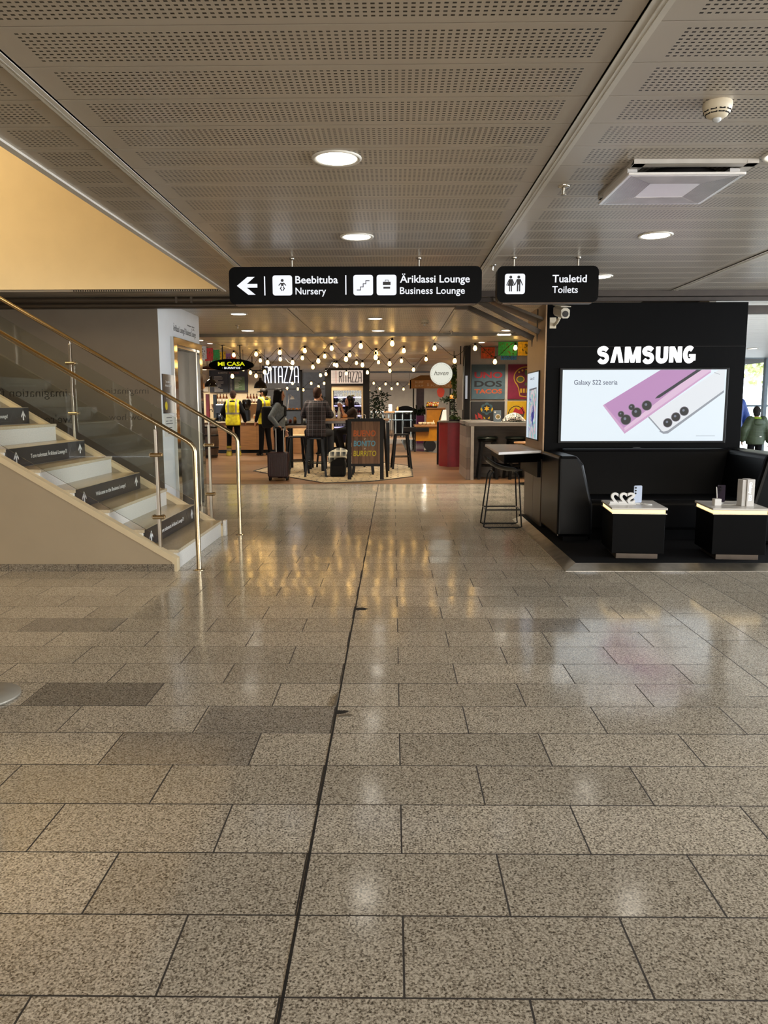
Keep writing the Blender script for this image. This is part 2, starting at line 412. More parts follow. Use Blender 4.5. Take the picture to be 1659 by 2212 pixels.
# ceiling: panels of 0.3 m between tracks, a dark void above the joints
m_pl = perforated('ceiling_panel_edge', -1.72, -1.48, '#ac9f8c')  # same panels browner left, greyer right: warm bounce and daylight put into the colour
m_pm = perforated('ceiling_panel_middle', -1.245, 0.705, '#b0a493')
m_pr = perforated('ceiling_panel_right', 0.955, 2.91, '#bbb2a6')
m_px = perforated('ceiling_panel_far_right', 3.15, 5.1, '#c0b8ad')
m_pfl = perforated('ceiling_panel_far_left', -3.45, -1.5, '#b3a897')
def panels(name, x0, x1, y0, y1, mat, gap=0.006):
    mb = MB(); k0 = math.floor((y0 - 2.655) / 0.3); y = 2.655 + 0.3 * k0
    while y < y1 - 1e-6:
        a, b = max(y, y0), min(y + 0.3, y1)
        if b - a > 0.02: mb.box(x0, x1, a + gap / 2, b - gap / 2, CZ, CZ + 0.018)
        y += 0.3
    return struct(name, mb, mat)
panels('ceiling', -1.79, -1.405, -8, 8.46, m_pl)
panels('ceiling', -1.345, 0.775, -8, 9.0, m_pm)
panels('ceiling', 0.855, 2.98, -8, 8.55, m_pr)
panels('ceiling', 3.06, 5.17, -8, 8.55, m_px)
panels('ceiling', 5.23, 11.5, -8, 8.55, m_px)
panels('ceiling', -9.0, -1.85, -8, 3.0, m_pfl)
panels('ceiling', -6.5, -1.405, 8.48, 9.0, m_pfl)
panels('ceiling', -3.52, -1.405, 9.0, 13.5, perforated('ceiling_panel_entry_left', -3.45, -1.5, '#d2cdc6'))  # same panels in a lighter tone, the cool daylight here is in the colour
panels('ceiling', -1.345, 0.775, 9.0, 13.5, perforated('ceiling_panel_entry', -1.245, 0.705, '#d2cdc6'))
panels('ceiling', 0.855, 2.98, 9.0, 13.5, perforated('ceiling_panel_entry_right', 0.955, 2.91, '#d2cdc6'))
struct('ceiling', MB().box(-9, 11.6, -8, 3.0, CZ + 0.05, CZ + 0.12).box(-1.8, 11.6, 3.0, 8.46, CZ + 0.05, CZ + 0.12).box(-9, 5.2, 8.47, 13.6, CZ + 0.05, CZ + 0.12), m_dark)
# tracks
m_trk = M('ceiling_track', '#d0cabf', 0.35, 0.0, 0.04)
def track(name, x0, x1, y0, y1):
    w = x1 - x0
    mb = MB().box(x0, x1, y0, y1, CZ - 0.004, CZ + 0.02).box(x0, x0 + 0.012, y0, y1, CZ - 0.007, CZ + 0.02).box(x1 - 0.022, x1, y0, y1, CZ - 0.007, CZ + 0.02)
    mb.box(x0 + w * 0.42, x0 + w * 0.52, y0, y1, CZ - 0.008, CZ)
    return struct(name, mb, m_trk)
track('trim_4', -1.40, -1.35, -8, 9.0); track('trim_5', 0.78, 0.85, -8, 9.0); track('trim_6', 2.985, 3.055, -8, 8.55)
track('trim_7', -1.40, -1.35, 9.0, 13.5); track('trim_8', 0.78, 0.85, 9.0, 13.5); track('trim_9', 5.175, 5.225, -8, 8.55)
struct('trim_10', MB().box(-1.83, -1.79, 3.0, 8.46, CZ - 0.012, CZ + 0.14).box(-1.835, -1.80, 3.0, 8.46, CZ + 0.0, CZ + 0.03), m_trk)
struct('trim_11', MB().box(-3.55, 5.0, 13.5, 13.62, CZ - 0.05, CZ + 0.1), M('ceiling_step', '#8b867e', 0.4, 0.3))
# food-court ceiling: glossy panels
m_gl = M('glossy_ceiling_panel', '#c8c4bd', 0.34, 0.35, 0.05, 2)
mb = MB(); y = 13.62; random.seed(9)
while y < 43.4:
    for x0, x1 in ((-9, -5.8), (-5.77, -3.57), (-3.54, -1.39), (-1.36, 0.79), (0.82, 2.98), (3.01, 3.8 if y < 17 else 5.2)):
        a, b = random.uniform(0, .011), random.uniform(0, .011)
        mb.extr([(x0, y + .004, CZ + a), (x1, y + .004, CZ + a), (x1, y + .296, CZ + b), (x0, y + .296, CZ + b)], (0, 0, .02))
    y += 0.3
struct('ceiling', mb, m_gl)
struct('ceiling', MB().box(-9, 11.6, 13.6, 44, CZ + 0.05, CZ + 0.12), m_dark)
mb = MB()
for x in (-5.785, -3.555, -1.375, 0.805, 2.995): mb.box(x - 0.03, x + 0.03, 13.62, 43, CZ - 0.012, CZ + 0.02)
struct('trim_12', mb, m_trk)

# walls
m_ywall = M('cream_plaster', '#e3cfa4', 0.75, 0, 0.02, 5)
m_dwall = M('taupe_plaster', '#6f6456', 0.75, 0, 0.04, 4)
m_wwall = M('white_plaster', '#eceff2', 0.7, 0, 0.02, 4)
m_gwall = M('warm_grey_plaster', '#aaa296', 0.75, 0, 0.05, 4)
struct('wall_left', MB().box(-6.6, -6.5, 2.95, 13.7, 0, 5.0).box(-9, -8.9, -8, 3, 0, 3), m_dwall)
struct('wall_upper_back', MB().box(-6.5, -1.8, 8.46, 8.56, CZ + 0.02, 5.0), m_ywall)
struct('wall_upper_right', MB().box(-1.8, -1.72, 3.0, 8.46, CZ + 0.14, 5.0), m_ywall)
struct('wall_upper_front', MB().box(-6.5, -1.8, 2.9, 3.0, CZ, 5.0), m_ywall)
struct('ceiling', MB().box(-6.6, -1.72, 2.9, 8.56, 5.0, 5.1), m_ywall)
struct('wall_left_end', MB().box(-9, -6.5, 2.95, 3.05, 0, CZ + 0.1), m_dwall)
struct('wall_back', MB().box(-9, 11.6, -8.2, -8.1, 0, 3), m_gwall)
struct('wall_stair', MB().box(-6.5, -2.703, 9.01, 9.14, 0, CZ + 0.05), m_dwall)
# lift wall facing +X, with the lift opening Y 9.62-10.68, Z 0-2.14
struct('wall_lift', MB().box(-2.82, -2.70, 9.145, 9.60, 0, CZ + 0.05).box(-2.703, -2.70, 9.01, 9.145, 0, CZ + 0.05).box(-2.82, -2.70, 10.70, 10.9, 0, CZ + 0.05)
       .box(-2.82, -2.70, 9.60, 10.70, 2.15, CZ + 0.05).box(-4.6, -2.82, 10.8, 10.9, 0, CZ + 0.05), m_wwall)
struct('wall_far', MB().box(-9, 6, 42.5, 42.6, 0, CZ + 0.1), m_gwall)
struct('wall_food_left', MB().box(-9, -8.9, 13.6, 42.5, 0, CZ + 0.1), m_gwall)
struct('wall_counter', MB().box(-8.9, -4.15, 25.3, 25.4, 0, CZ + 0.1), M('cream_tile_wall', '#d8c7a6', 0.4, 0, 0.05, 20))
struct('wall_cafe', MB().box(-4.15, -2.0, 30.0, 30.1, 0, CZ + 0.1), M('blue_grey_wall', '#8d9298', 0.7))
struct('wall_taco', MB().box(1.64, 5.3, 17.02, 17.12, 0, CZ + 0.1), M('grey_stone_panel', '#c6bdb2', 0.6, 0, 0.12, 3))
struct('wall_food_right', MB().box(5.2, 5.3, 17.12, 42.5, 0, CZ + 0.1).box(3.82, 3.90, 9.6, 17.02, 0, CZ + 0.1), m_gwall)
struct('beam_1', MB().box(-1.34, 5, 29.0, 29.15, CZ - 0.06, CZ), M('blue_grey_beam', '#7f8790', 0.4, 0.3))

# roller-shutter rails under the edge of the ceiling
def bar(p, q, w, h, mb):
    p = Vector(p); q = Vector(q); d = (q - p).normalized(); s = d.cross(Vector((0, 0, 1))).normalized() * w / 2; u = Vector((0, 0, h / 2))
    up = s.cross(d).normalized() * h / 2
    return mb.extr([p + s + up, p - s + up, p - s - up, p + s - up], q - p)
mb = MB().tube([(-6.5, 8.93, 2.585), (0.74, 8.93, 2.585)], 0.036, 10).tube([(-6.5, 8.95, 2.528), (0.74, 8.95, 2.528)], 0.030, 10)
mb.box(-6.5, 0.74, 8.96, 9.02, 2.50, 2.62)
for x in (-2.45, -2.28, -0.9, 0.3): mb.box(x - 0.012, x + 0.012, 8.89, 8.99, 2.55, 2.62)
tag(mb.build('roller_shutter_rail', m_track), 'dark level shutter rail under the ceiling edge above the stairs and food court', 'rail')
mb = MB()
bar((0.72, 8.95, 2.55), (1.60, 9.02, 2.155), 0.06, 0.055, mb); bar((0.95, 8.75, 2.535), (1.625, 8.77, 2.20), 0.06, 0.055, mb)
mb.box(0.70, 0.84, 8.88, 9.0, 2.47, 2.545).tube([(1.585, 9.0, 2.17), (1.585, 9.0, 2.06)], [0.012, 0.004], 6).tube([(1.60, 8.77, 2.2), (1.60, 8.77, 2.10)], [0.012, 0.004], 6)
mb.tube([(1.60, 8.77, 2.22), (1.60, 8.77, 2.45)], 0.008, 6)
mb.extr([(1.09, 8.64, 2.53), (1.635, 8.62, 2.315), (1.635, 8.98, 2.315), (1.09, 8.98, 2.53)], (0, 0, 0.03))
tag(mb.build('roller_shutter_rail', m_track), 'pair of dark sloping shutter rails meeting the bronze side wall', 'rail')
struct('beam_2', MB().box(0.78, 8.0, 8.56, 8.66, 2.56, 2.64).box(0.78, 8.0, 8.66, 8.70, 2.52, 2.62), m_fascia)

# bright glazed corridor on the right
m_wceil = M('white_slat_ceiling', '#eef0f1', 0.4, 0, 0.02)
mb = MB(); y = 8.7
while y < 21.6:
    mb.box(3.92, 11.6, y + 0.01, y + 0.29, CZ + 0.03, CZ + 0.06); y += 0.3
struct('ceiling', mb, m_wceil)
struct('ceiling', MB().box(3.95, 11.6, 8.6, 21.8, CZ + 0.08, CZ + 0.14), M('ceiling_back_grey', '#8b9299', 0.7))
struct('beam_3', MB().box(4.0, 11.6, 9.6, 9.72, 2.49, 2.585), m_fascia)
m_mull = M('pale_blue_aluminium', '#9aa9b5', 0.4, 0.4)
m_pane = glass_mat('window_glass', (0.96, 0.98, 0.98))
def window(name, p0, p1, z0, z1, cols_, rows):
    """glazed bay between ground points p0 and p1"""
    a = Vector((*p0, 0)); b = Vector((*p1, 0)); d = b - a; L_ = d.length; d.normalize(); n = Vector((-d.y, d.x, 0))
    root = tag(bpy.data.objects.new(name, None), kind='structure'); root.location = (a + b) / 2; col.objects.link(root)
    mb = MB()
    def post(q, w, t): mb.extr([q - d * w / 2 - n * t / 2 + Vector((0, 0, z0)), q + d * w / 2 - n * t / 2 + Vector((0, 0, z0)), q + d * w / 2 + n * t / 2 + Vector((0, 0, z0)), q - d * w / 2 + n * t / 2 + Vector((0, 0, z0))], (0, 0, z1 - z0))
    for i in range(cols_ + 1): post(a + d * L_ * i / cols_, 0.09, 0.14)
    for k in range(rows + 1):
        z = z0 + (z1 - z0) * k / rows
        mb.extr([a - n * 0.05 + Vector((0, 0, z - 0.03)), b - n * 0.05 + Vector((0, 0, z - 0.03)), b - n * 0.05 + Vector((0, 0, z + 0.03)), a - n * 0.05 + Vector((0, 0, z + 0.03))], n * 0.1)
    mb.build('window_frame', m_mull, root)
    for i in range(cols_):
        q0 = a + d * (L_ * i / cols_ + 0.04); q1 = a + d * (L_ * (i + 1) / cols_ - 0.04)
        MB().extr([q0 + Vector((0, 0, z0 + .02)), q1 + Vector((0, 0, z0 + .02)), q1 + Vector((0, 0, z1 - .02)), q0 + Vector((0, 0, z1 - .02))], n * 0.012).build('window_pane', m_pane, root)
window('window_1', (5.3, 21.8), (11.6, 21.8), 0.02, 2.66, 5, 2)
window('window_2', (11.6, 21.8), (11.6, -8), 0.02, 2.66, 18, 1)
struct('ground', MB().box(4, 70, 22, 90, -0.35, -0.15).box(11.8, 70, -30, 22, -0.35, -0.15), M('pale_apron_concrete', '#b9bcbc', 0.8))
struct('wall_glass_corner', MB().box(11.55, 11.65, -8.1, -8.0, 0, 3), m_mull)
# ================================================================== STAIRCASE
m_terr = M('white_terrazzo', '#d9d6ce', 0.38, 0, 0.10, 90)
m_tread = M('warm_lit_terrazzo_tread', '#c4b79c', 0.25, 0, 0.08, 60)  # same white terrazzo as the risers, beige stands in for warm light from above
m_coping = M('cream_coping', '#d8c5a0', 0.4, 0, 0.03)
m_side = M('beige_painted_stringer', '#a8977c', 0.6, 0, 0.03, 3)
m_skirt = granite('dark_granite_skirting', 0.1, 0.0, 0.6, 2.0, (0.45, 0.42, 0.38))
m_sticker = M('black_riser_vinyl', '#26262a', 0.3, 0, 0.12, 3)
m_letter = M('white_print', '#e9e9e6', 0.5, 0, 0.02)
RX, RUN, RISE = -1.868, 0.2885, 0.1737
stair = thing('staircase', 'white terrazzo staircase with black lettered risers climbing to the left', 'staircase', (-2.6, 7.35, 0))
line = lambda x, a: a + 0.602 * (RX - x)
for k in range(10):
    x = RX - RUN * k; z = RISE * (k + 1)
    mb = MB().box(x - RUN - 0.02, x, 6.505, 8.195, z - RISE - (0.0 if k == 0 else 0.05), z - 0.028)
    s = mb.build('step', m_terr, stair, 0.004)
    MB().box(x - RUN - 0.01, x + 0.012, 6.505, 8.195, z - 0.028, z).build('tread', m_tread, s, 0.004)
    if k % 2 == 1:
        lab = MB().box(x + 0.0125, x + 0.0145, 6.512, 8.188, z - RISE + 0.003, z - 0.003).build('riser_sticker', m_sticker, stair)
        txt = "Tere tulemast Äriklassi Lounge'i!" if k % 4 == 1 else 'Welcome to the Business Lounge!'
        letters(lab, txt, (x + 0.0145, 6.95, z - 0.105), *FE, 0.78, 0.036, m_letter, 'lettering', 0.0, 0.0012)
        for y0 in (6.68, 8.06):
            arrows = [[(y0 - 0.012, -0.045), (y0 + 0.012, -0.045), (y0 + 0.012, 0.03), (y0 - 0.012, 0.03)],
                       [(y0, 0.055), (y0 - 0.045, 0.0), (y0 - 0.045, -0.018), (y0, 0.022)], [(y0, 0.055), (y0, 0.022), (y0 + 0.045, -0.018), (y0 + 0.045, 0.0)]]
            flat(lab, 'arrow', m_letter, (x + 0.0145, 0, z - 0.088), *FE, arrows, 0.0012)
        sk = stroke2([(7.78, -0.04), (7.86, 0.05), (7.90, -0.02), (8.0, 0.0)], 0.003) + stroke2([(6.75, -0.055), (7.85, -0.05)], 0.002)
        flat(lab, 'sketch_line', M('grey_print', '#55565a', 0.5), (x + 0.0145, 0, z - 0.088), *FE, sk, 0.0008)
for nm, y0, y1 in (('near', 6.43, 6.50), ('far', 8.20, 8.27)):
    x0, x1 = -1.862, -6.4
    MB().extr([(x0, y0, 0.06), (x0, y0, line(x0, 0.10) - 0.03), (x1, y0, line(x1, 0.10) - 0.03), (x1, y0, 0.06)], (0, y1 - y0, 0)).build('stringer', m_side, stair)
    c = MB().extr([(x0 + 0.012, y0 - 0.006, 0.0), (x0 + 0.012, y0 - 0.006, line(x0, 0.115)), (x1, y0 - 0.006, line(x1, 0.115)), (x1, y0 - 0.006, line(x1, 0.115) - 0.05), (x0 - 0.03, y0 - 0.006, line(x0 - 0.03, 0.115) - 0.05), (x0 - 0.012, y0 - 0.006, 0.0)], (0, y1 - y0 + 0.012, 0))
    c.build('coping', m_coping, stair)
    MB().box(x0 - 0.013, x1, y0 - 0.012, y1 + 0.012, 0, 0.062).build('skirting', m_skirt, stair)
MB().extr([(-2.0, 6.5, 0.0), (-2.0, 6.5, 0.05), (-6.4, 6.5, 2.45), (-6.4, 6.5, 0.0)], (0, 1.7, 0)).build('stair_core', m_side, stair)
MB().box(-1.85, -1.815, 8.2, 8.28, 0, 0.17).build('end_block', m_terr, stair, 0.006)

# glass balustrades with steel rails
m_gl1 = glass_mat('balustrade_glass', (0.94, 0.955, 0.93), 1.2)
m_refl_text = M('painted_text_reflection', '#2b251d', 0.6)  # reflection of wall text, painted onto the glass as mirrored letters
def railing(y, posts, label):
    root = thing('stair_railing', label, 'railing', (-1.68, y, 0))
    rail = lambda x: 1.119 + 0.590 * (-1.758 - x)
    pts = [(-6.2, y, rail(-6.2)), (-3, y, rail(-3)), (-1.80, y, rail(-1.80)), (-1.745, y, rail(-1.745)), (-1.71, y, rail(-1.71) - 0.006), (-1.688, y, rail(-1.688) - 0.024), (-1.680, y, rail(-1.68) - 0.055), (-1.680, y, 0.9), (-1.680, y, 0.006)]
    MB().tube(pts, 0.0215, 14).build('handrail', m_brass, root)
    MB().lathe([(0.048, 0), (0.048, 0.004), (0.03, 0.008), (0.024, 0.008)], (-1.680, y, 0.001), 18).build('floor_flange', m_brass, root)
    for px in posts:
        p = MB().box(px - 0.012, px + 0.012, y - 0.02, y + 0.02, line(px, 0.10) - 0.03, rail(px) - 0.055).tube([(px, y, rail(px) - 0.06), (px, y, rail(px) - 0.01)], 0.007, 8).build('post', m_steel, root, 0.003)
        for dz in (0.30, 0.83):
            zz = line(px, 0.10) + dz - 0.02
            MB().tube([(px - 0.045, y - 0.026, zz), (px + 0.045, y - 0.026, zz)], 0.017, 10).tube([(px - 0.045, y - 0.006, zz), (px - 0.045, y + 0.018, zz)], 0.02, 10).tube([(px + 0.03, y - 0.006, zz), (px + 0.03, y + 0.02, zz)], 0.02, 10).build('glass_clamp', m_brass, p)
    xs = [-2.035] + [p for p in posts[1:]] + [-6.1]
    for i in range(len(xs) - 1):
        xa = xs[i] - (0.03 if i else 0); xb = xs[i + 1] + 0.03
        g = MB().extr([(xa, y + 0.004, line(xa, 0.195)), (xa, y + 0.004, rail(xa) - 0.19), (xb, y + 0.004, rail(xb) - 0.19), (xb, y + 0.004, line(xb, 0.195))], (0, 0.012, 0)).build('glass_panel', m_gl1, root)
        if y > 7:
            for s_, xr, z_, w_, c_ in ((('imagination fl', -3.50, 1.50, 0.72, 0.085), ("we're making it", -3.47, 1.22, 0.78, 0.085)) if i else (('imagination', -2.62, 1.53, 0.52, 0.065), ('know how', -2.60, 1.25, 0.46, 0.065))):
                letters(g, s_, (xr, y + 0.0035, z_), (-1, 0, 0), (0, 0, 1), w_, c_, m_refl_text, 'lettering', -0.014, -0.0006)
    return root
railing(6.49, (-2.005, -3.455, -4.905), 'near steel handrail and glass balustrade along the front of the stairs')
railing(8.29, (-1.985, -3.435, -4.885), 'far steel handrail and glass balustrade beside the dark wall and lift')

# lift
lift = thing('lift_entrance', 'polished steel lift entrance with dark closed doors in the white wall', 'lift', (-2.7, 10.15, 0))
m_liftdoor = M('dark_brushed_door', '#211f1d', 0.36, 0.8, 0.08, 30, stretch=(1, 30, 0.4))
MB().box(-2.72, -2.655, 9.46, 9.60, 0, 2.23).box(-2.72, -2.655, 10.70, 10.845, 0, 2.23).box(-2.72, -2.655, 9.60, 10.70, 2.145, 2.23).build('door_frame', m_chrome, lift, 0.003)
MB().box(-2.80, -2.70, 9.60, 9.625, 0, 2.145).box(-2.80, -2.70, 10.675, 10.70, 0, 2.145).box(-2.80, -2.70, 9.60, 10.70, 2.12, 2.145).build('door_reveal', m_steel, lift)
for a, b in ((9.625, 10.02), (10.026, 10.675)): MB().box(-2.84, -2.80, a, b, 0.01, 2.12).build('door_leaf', m_liftdoor, lift, 0.002)
MB().box(-2.80, -2.785, 9.63, 9.99, 1.985, 2.11).build('display_panel', m_steel, lift, 0.002)
MB().box(-2.785, -2.782, 9.66, 9.85, 1.995, 2.10).build('display_screen', M('dark_display', '#1a1210', 0.15, emit=0.05, emhex='#803018'), lift)
MB().box(-2.80, -2.788, 10.05, 10.10, 1.02, 1.25).build('door_grip', m_steel, lift, 0.002)
t = thing('wall_lettering', 'dark lounge lettering on the white wall above the lift', 'lettering', (-2.7, 10.1, 2.36))
m_dt = M('dark_wall_print', '#3a3d42', 0.6)
letters(t, "Äriklassi Lounge'i Business Lounge", (-2.6995, 9.62, 2.315), *FE, 1.08, 0.075, m_dt, 'lettering', 0, 0.001)
letters(t, 'Lennujaam  Airport', (-2.6995, 10.28, 2.435), *FE, 0.36, 0.022, m_dt, 'lettering', 0, 0.001)
letters(t, 'Lift', (-2.6995, 10.50, 2.40), *FE, 0.14, 0.022, m_dt, 'lettering', 0, 0.001)
po = thing('wall_poster', 'tall dark poster with white text left of the lift', 'poster', (-2.7, 9.26, 1.54))
m_post = M('dark_brown_poster', '#3b3029', 0.35, 0, 0.15)
MB().box(-2.70, -2.685, 9.06, 9.46, 1.31, 1.77).build('panel', m_post, po)
letters(po, 'Tere tulemast', (-2.6848, 9.15, 1.67), *FE, 0.22, 0.026, m_letter, 'lettering', 0, 0.001)
letters(po, 'Äriklassi Lounge', (-2.6848, 9.13, 1.625), *FE, 0.27, 0.026, m_letter, 'lettering', 0, 0.001)
letters(po, 'Welcome', (-2.6848, 9.15, 1.53), *FE, 0.18, 0.026, m_letter, 'lettering', 0, 0.001)
letters(po, 'Lounge', (-2.6848, 9.15, 1.485), *FE, 0.16, 0.026, m_letter, 'lettering', 0, 0.001)
flat(po, 'badge', M('yellow_badge', '#d8c62a', 0.5), (-2.685, 9.15, 1.40), *FE, [disc2(0, 0, 0.05, 16)], 0.001)
no = thing('notice', 'white paper notice with small text below the dark poster', 'notice', (-2.7, 9.26, 1.17))
MB().box(-2.70, -2.688, 9.06, 9.46, 1.035, 1.305).build('sheet', m_white, no)
flat(no, 'text_line', m_dt, (-2.688, 9.06, 1.035), *FE, [[(a, b), (a + w, b), (a + w, b + 0.008), (a, b + 0.008)] for a, b, w in ((.08, .22, .22), (.06, .18, .1), (.2, .18, .12), (.06, .15, .28), (.1, .10, .2), (.1, .06, .08), (.22, .06, .09), (.12, .03, .16))], 0.001)

# ================================================================== CEILING FIXTURES
m_lamp = M('lamp_diffuser', '#fff6e6', 0.5, 0, 0.0, emit=LAMP_DISC)
m_ring = M('white_lamp_ring', '#d8d3c8', 0.4)
def downlight_proto():
    r = thing('ceiling_downlight', 'x', 'ceiling light')
    MB().lathe([(0.097, 0.004), (0.097, -0.003), (0.118, -0.010), (0.124, -0.004), (0.124, 0.004)], (0, 0, 0), 28).build('lamp_ring', m_ring, r)
    MB().lathe([(0.001, -0.001), (0.098, -0.001), (0.098, -0.006), (0.001, -0.007)], (0, 0, 0), 28).build('diffuser', m_lamp, r)
    return r
dl = downlight_proto()
DL = [((-0.28, 4.01), 'round lit downlight in the middle ceiling bay, nearest of its row'), ((-0.265, 5.81), 'round lit downlight in the middle ceiling bay, just before the hanging lounge sign'),
      ((1.90, 5.82), 'round lit downlight beyond the square air vent'), ((1.98, 7.64), 'small lit downlight seen beside the toilets sign end'),
      ((-2.08, 10.58), 'round lit downlight in the ceiling beside the lift wall'), ((-0.26, 11.21), 'round lit downlight behind the lounge sign, straight ahead over the hall'),
      ((-2.40, 12.93), 'round lit downlight close to the ceiling step, on the lift side'), ((-0.25, 13.02), 'round lit downlight close to the ceiling step, middle bay'),
      ((1.89, 13.03), 'round lit downlight half covered by the sloping shutter rail'),
      ((-0.27, 7.61), None), ((-0.27, 9.41), None), ((1.94, 9.6), None), ((-0.28, 2.2), None), ((1.94, 4.0), None), ((1.94, 2.2), None), ((-0.28, -1.4), None), ((1.94, -1.4), None), ((4.1, 2.2), None), ((4.1, -1.4), None), ((-0.28, -5), None), ((1.94, -5), None), ((4.1, 5.8), None), ((-2.4, 0.4), None), ((-2.4, -3.2), None)]
for i, ((x, y), lab) in enumerate(DL):
    lab = lab or 'round lit downlight of the hall ceiling, out of the photo'
    if i == 0: dl.location = (x, y, CZ); dl['label'] = lab; dl['group'] = 'hall ceiling downlights'
    else: dup(dl, (x, y, CZ), None, lab, 'hall ceiling downlights')
dl2 = dup(dl, (6.9, 13.2, CZ + 0.03), None, 'white round downlight in the bright corridor ceiling, nearer one', 'corridor downlights')
dup(dl, (8.2, 18.0, CZ + 0.03), None, 'white round downlight in the bright corridor ceiling, farther one', 'corridor downlights')
for x, y, lab in ((-3.63, 14.83, 'small lit downlight above the paper flags, nearer one'), (-3.65, 15.6, 'small lit downlight above the paper flags, farther one'), (1.75, 15.6, 'small lit downlight behind the orange paper flag')):
    dup(dl, (x, y, CZ), None, lab, 'food court downlights', 0.6)

m_offw = M('cream_plastic', '#d6cab2', 0.45, 0, 0.03)
def smoke(loc, lab, s=1.0):
    r = thing('smoke_detector', lab, 'smoke detector', loc)
    x, y, z = loc
    MB().lathe([(0.056 * s, 0), (0.058 * s, -0.012 * s), (0.054 * s, -0.035 * s), (0.040 * s, -0.052 * s), (0.028 * s, -0.060 * s), (0.001, -0.061 * s)], loc, 24).build('housing', m_offw, r)
    mb = MB()
    for k in range(10):
        a = 2 * pi * k / 10
        for rr, zz in ((0.0505, -0.036), (0.0425, -0.046)):
            mb.box(x - 0.012 * s, x + 0.012 * s, y + rr * s, y + (rr + 0.003) * s, z + (zz - 0.0025) * s, z + (zz + 0.0025) * s)
            mb.rot(a, (x, y), len(mb.v) - 8)
    mb.build('air_slot', m_dark, r)
    MB().ball((x, y, z - 0.064 * s), 0.018 * s, 0.018 * s, 0.012 * s).build('sensor_cap', M('clear_cap', '#c9cdd0', 0.1), r)
smoke((1.316, 3.335, CZ), 'cream smoke detector on the ceiling above the air vent')
smoke((0.454, 11.48, CZ), 'white smoke detector on the ceiling over the food court entrance')
smoke((-1.05, 14.9, CZ), 'small smoke detector above the string lights')
def sprinkler(loc, lab):
    x, y, z = loc; r = thing('ceiling_sprinkler', lab, 'sprinkler', loc)
    MB().lathe([(0.035, 0.0), (0.034, -0.006), (0.016, -0.012), (0.001, -0.012)], loc, 18).build('escutcheon', m_chrome, r)
    MB().tube([(x, y, z - 0.01), (x, y, z - 0.028), (x, y, z - 0.046)], [0.012, 0.007, 0.005], 10).tube([(x - 0.012, y, z - 0.02), (x - 0.006, y, z - 0.046)], 0.002, 6).tube([(x + 0.012, y, z - 0.02), (x + 0.006, y, z - 0.046)], 0.002, 6).lathe([(0.001, -0.046), (0.016, -0.046), (0.016, -0.049), (0.001, -0.049)], loc, 12).build('sprinkler_head', m_steel, r)
sprinkler((0.955, 4.53, CZ), 'chrome sprinkler head between the ceiling track and the air vent')
sprinkler((-2.40, 12.1, CZ), 'sprinkler head in the ceiling by the lift wall')
sprinkler((0.97, 13.2, CZ), 'sprinkler head at the ceiling step over the entrance')
sprinkler((0.87, 7.0, CZ), 'sprinkler head between the two hanging signs')

# square air vent with a dropped perforated plate
m_vent = M('white_vent_metal', '#f8f7f8', 0.25, 0.4, 0.02)
vent = thing('air_vent', 'square white ceiling air vent with a dropped perforated plate', 'air vent', (1.5, 4.4, CZ))
z0 = 2.553
MB().box(1.20, 1.82, 4.05, 4.11, CZ - 0.025, CZ).box(1.20, 1.82, 4.68, 4.74, CZ - 0.025, CZ).box(1.20, 1.26, 4.05, 4.74, CZ - 0.025, CZ).box(1.76, 1.82, 4.05, 4.74, CZ - 0.025, CZ).build('frame', M('vent_frame_grey', '#c2bdb6', 0.5), vent, 0.003)
MB().lathe([(0.23, 0.0), (0.23, -0.03), (0.001, -0.031)], (1.51, 4.40, CZ + 0.012), 24).build('duct_opening', m_dark, vent)
for sx in (1.22, 1.74):
    MB().box(sx - 0.025, sx + 0.025, 4.14, 4.60, z0 + 0.013, CZ - 0.02).build('hanger_arm', m_vent, vent)
px0, px1, py0, py1 = 1.185, 1.775, 4.085, 4.675
MB().box(px0, px1, py0, py1, z0, z0 + 0.014).build('perforated_plate', m_vent, vent, 0.004)
mb = MB()
for i in range(17):
    a = 0.022 + i * 0.0085
    for (xa, xb, ya, yb) in ((px0 + a, px1 - a, py0 + a, py0 + a + 0.003), (px0 + a, px1 - a, py1 - a - 0.003, py1 - a), (px0 + a, px0 + a + 0.003, py0 + a, py1 - a), (px1 - a - 0.003, px1 - a, py0 + a, py1 - a)):
        mb.box(xa, xb, ya, yb, z0 - 0.0012, z0)
mb.build('slot_lines', M('vent_slot_grey', '#bdbabd', 0.3, 0.85), vent)

# ================================================================== HANGING SIGNS
m_sign = M('black_sign_box', '#050506', 0.4, 0, 0.1, spec=0.06)
m_lit = M('lit_white_acrylic', '#f4f7ff', 0.5, 0, 0.0, emit=0.95)
m_icon = M('dark_icon_print', '#15161a', 0.5)
def hang_sign(x0, x1, z0, z1, label, rods):
    y = 6.6; r = thing('hanging_sign', label, 'sign', ((x0 + x1) / 2, y, z0))
    P = [(x, y, z) for x, z in rrect(x0, z0, x1, z1, 0.05)]
    MB().extr(P, (0, 0.11, 0)).build('sign_box', m_sign, r)
    MB().box(x0 + 0.05, x1 - 0.05, y + 0.01, y + 0.10, z0 - 0.006, z0 + 0.002).build('bottom_trim', M('bronze_trim', '#5b4c40', 0.4, 0.5), r)
    for x in rods: MB().tube([(x, y + 0.055, z1 - 0.005), (x, y + 0.055, CZ)], 0.008, 8).lathe([(0.022, 0), (0.022, -0.01), (0.008, -0.014)], (x, y + 0.055, CZ), 12).build('hanging_rod', m_steel, r)
    return r, (0, y, 0)
s1, o1 = hang_sign(-1.37, 0.735, 2.243, 2.545, 'long black hanging sign for nursery and business lounge with a left arrow', (-0.849, 0.213))
F1 = ((0, 6.5995, 0), *FX)
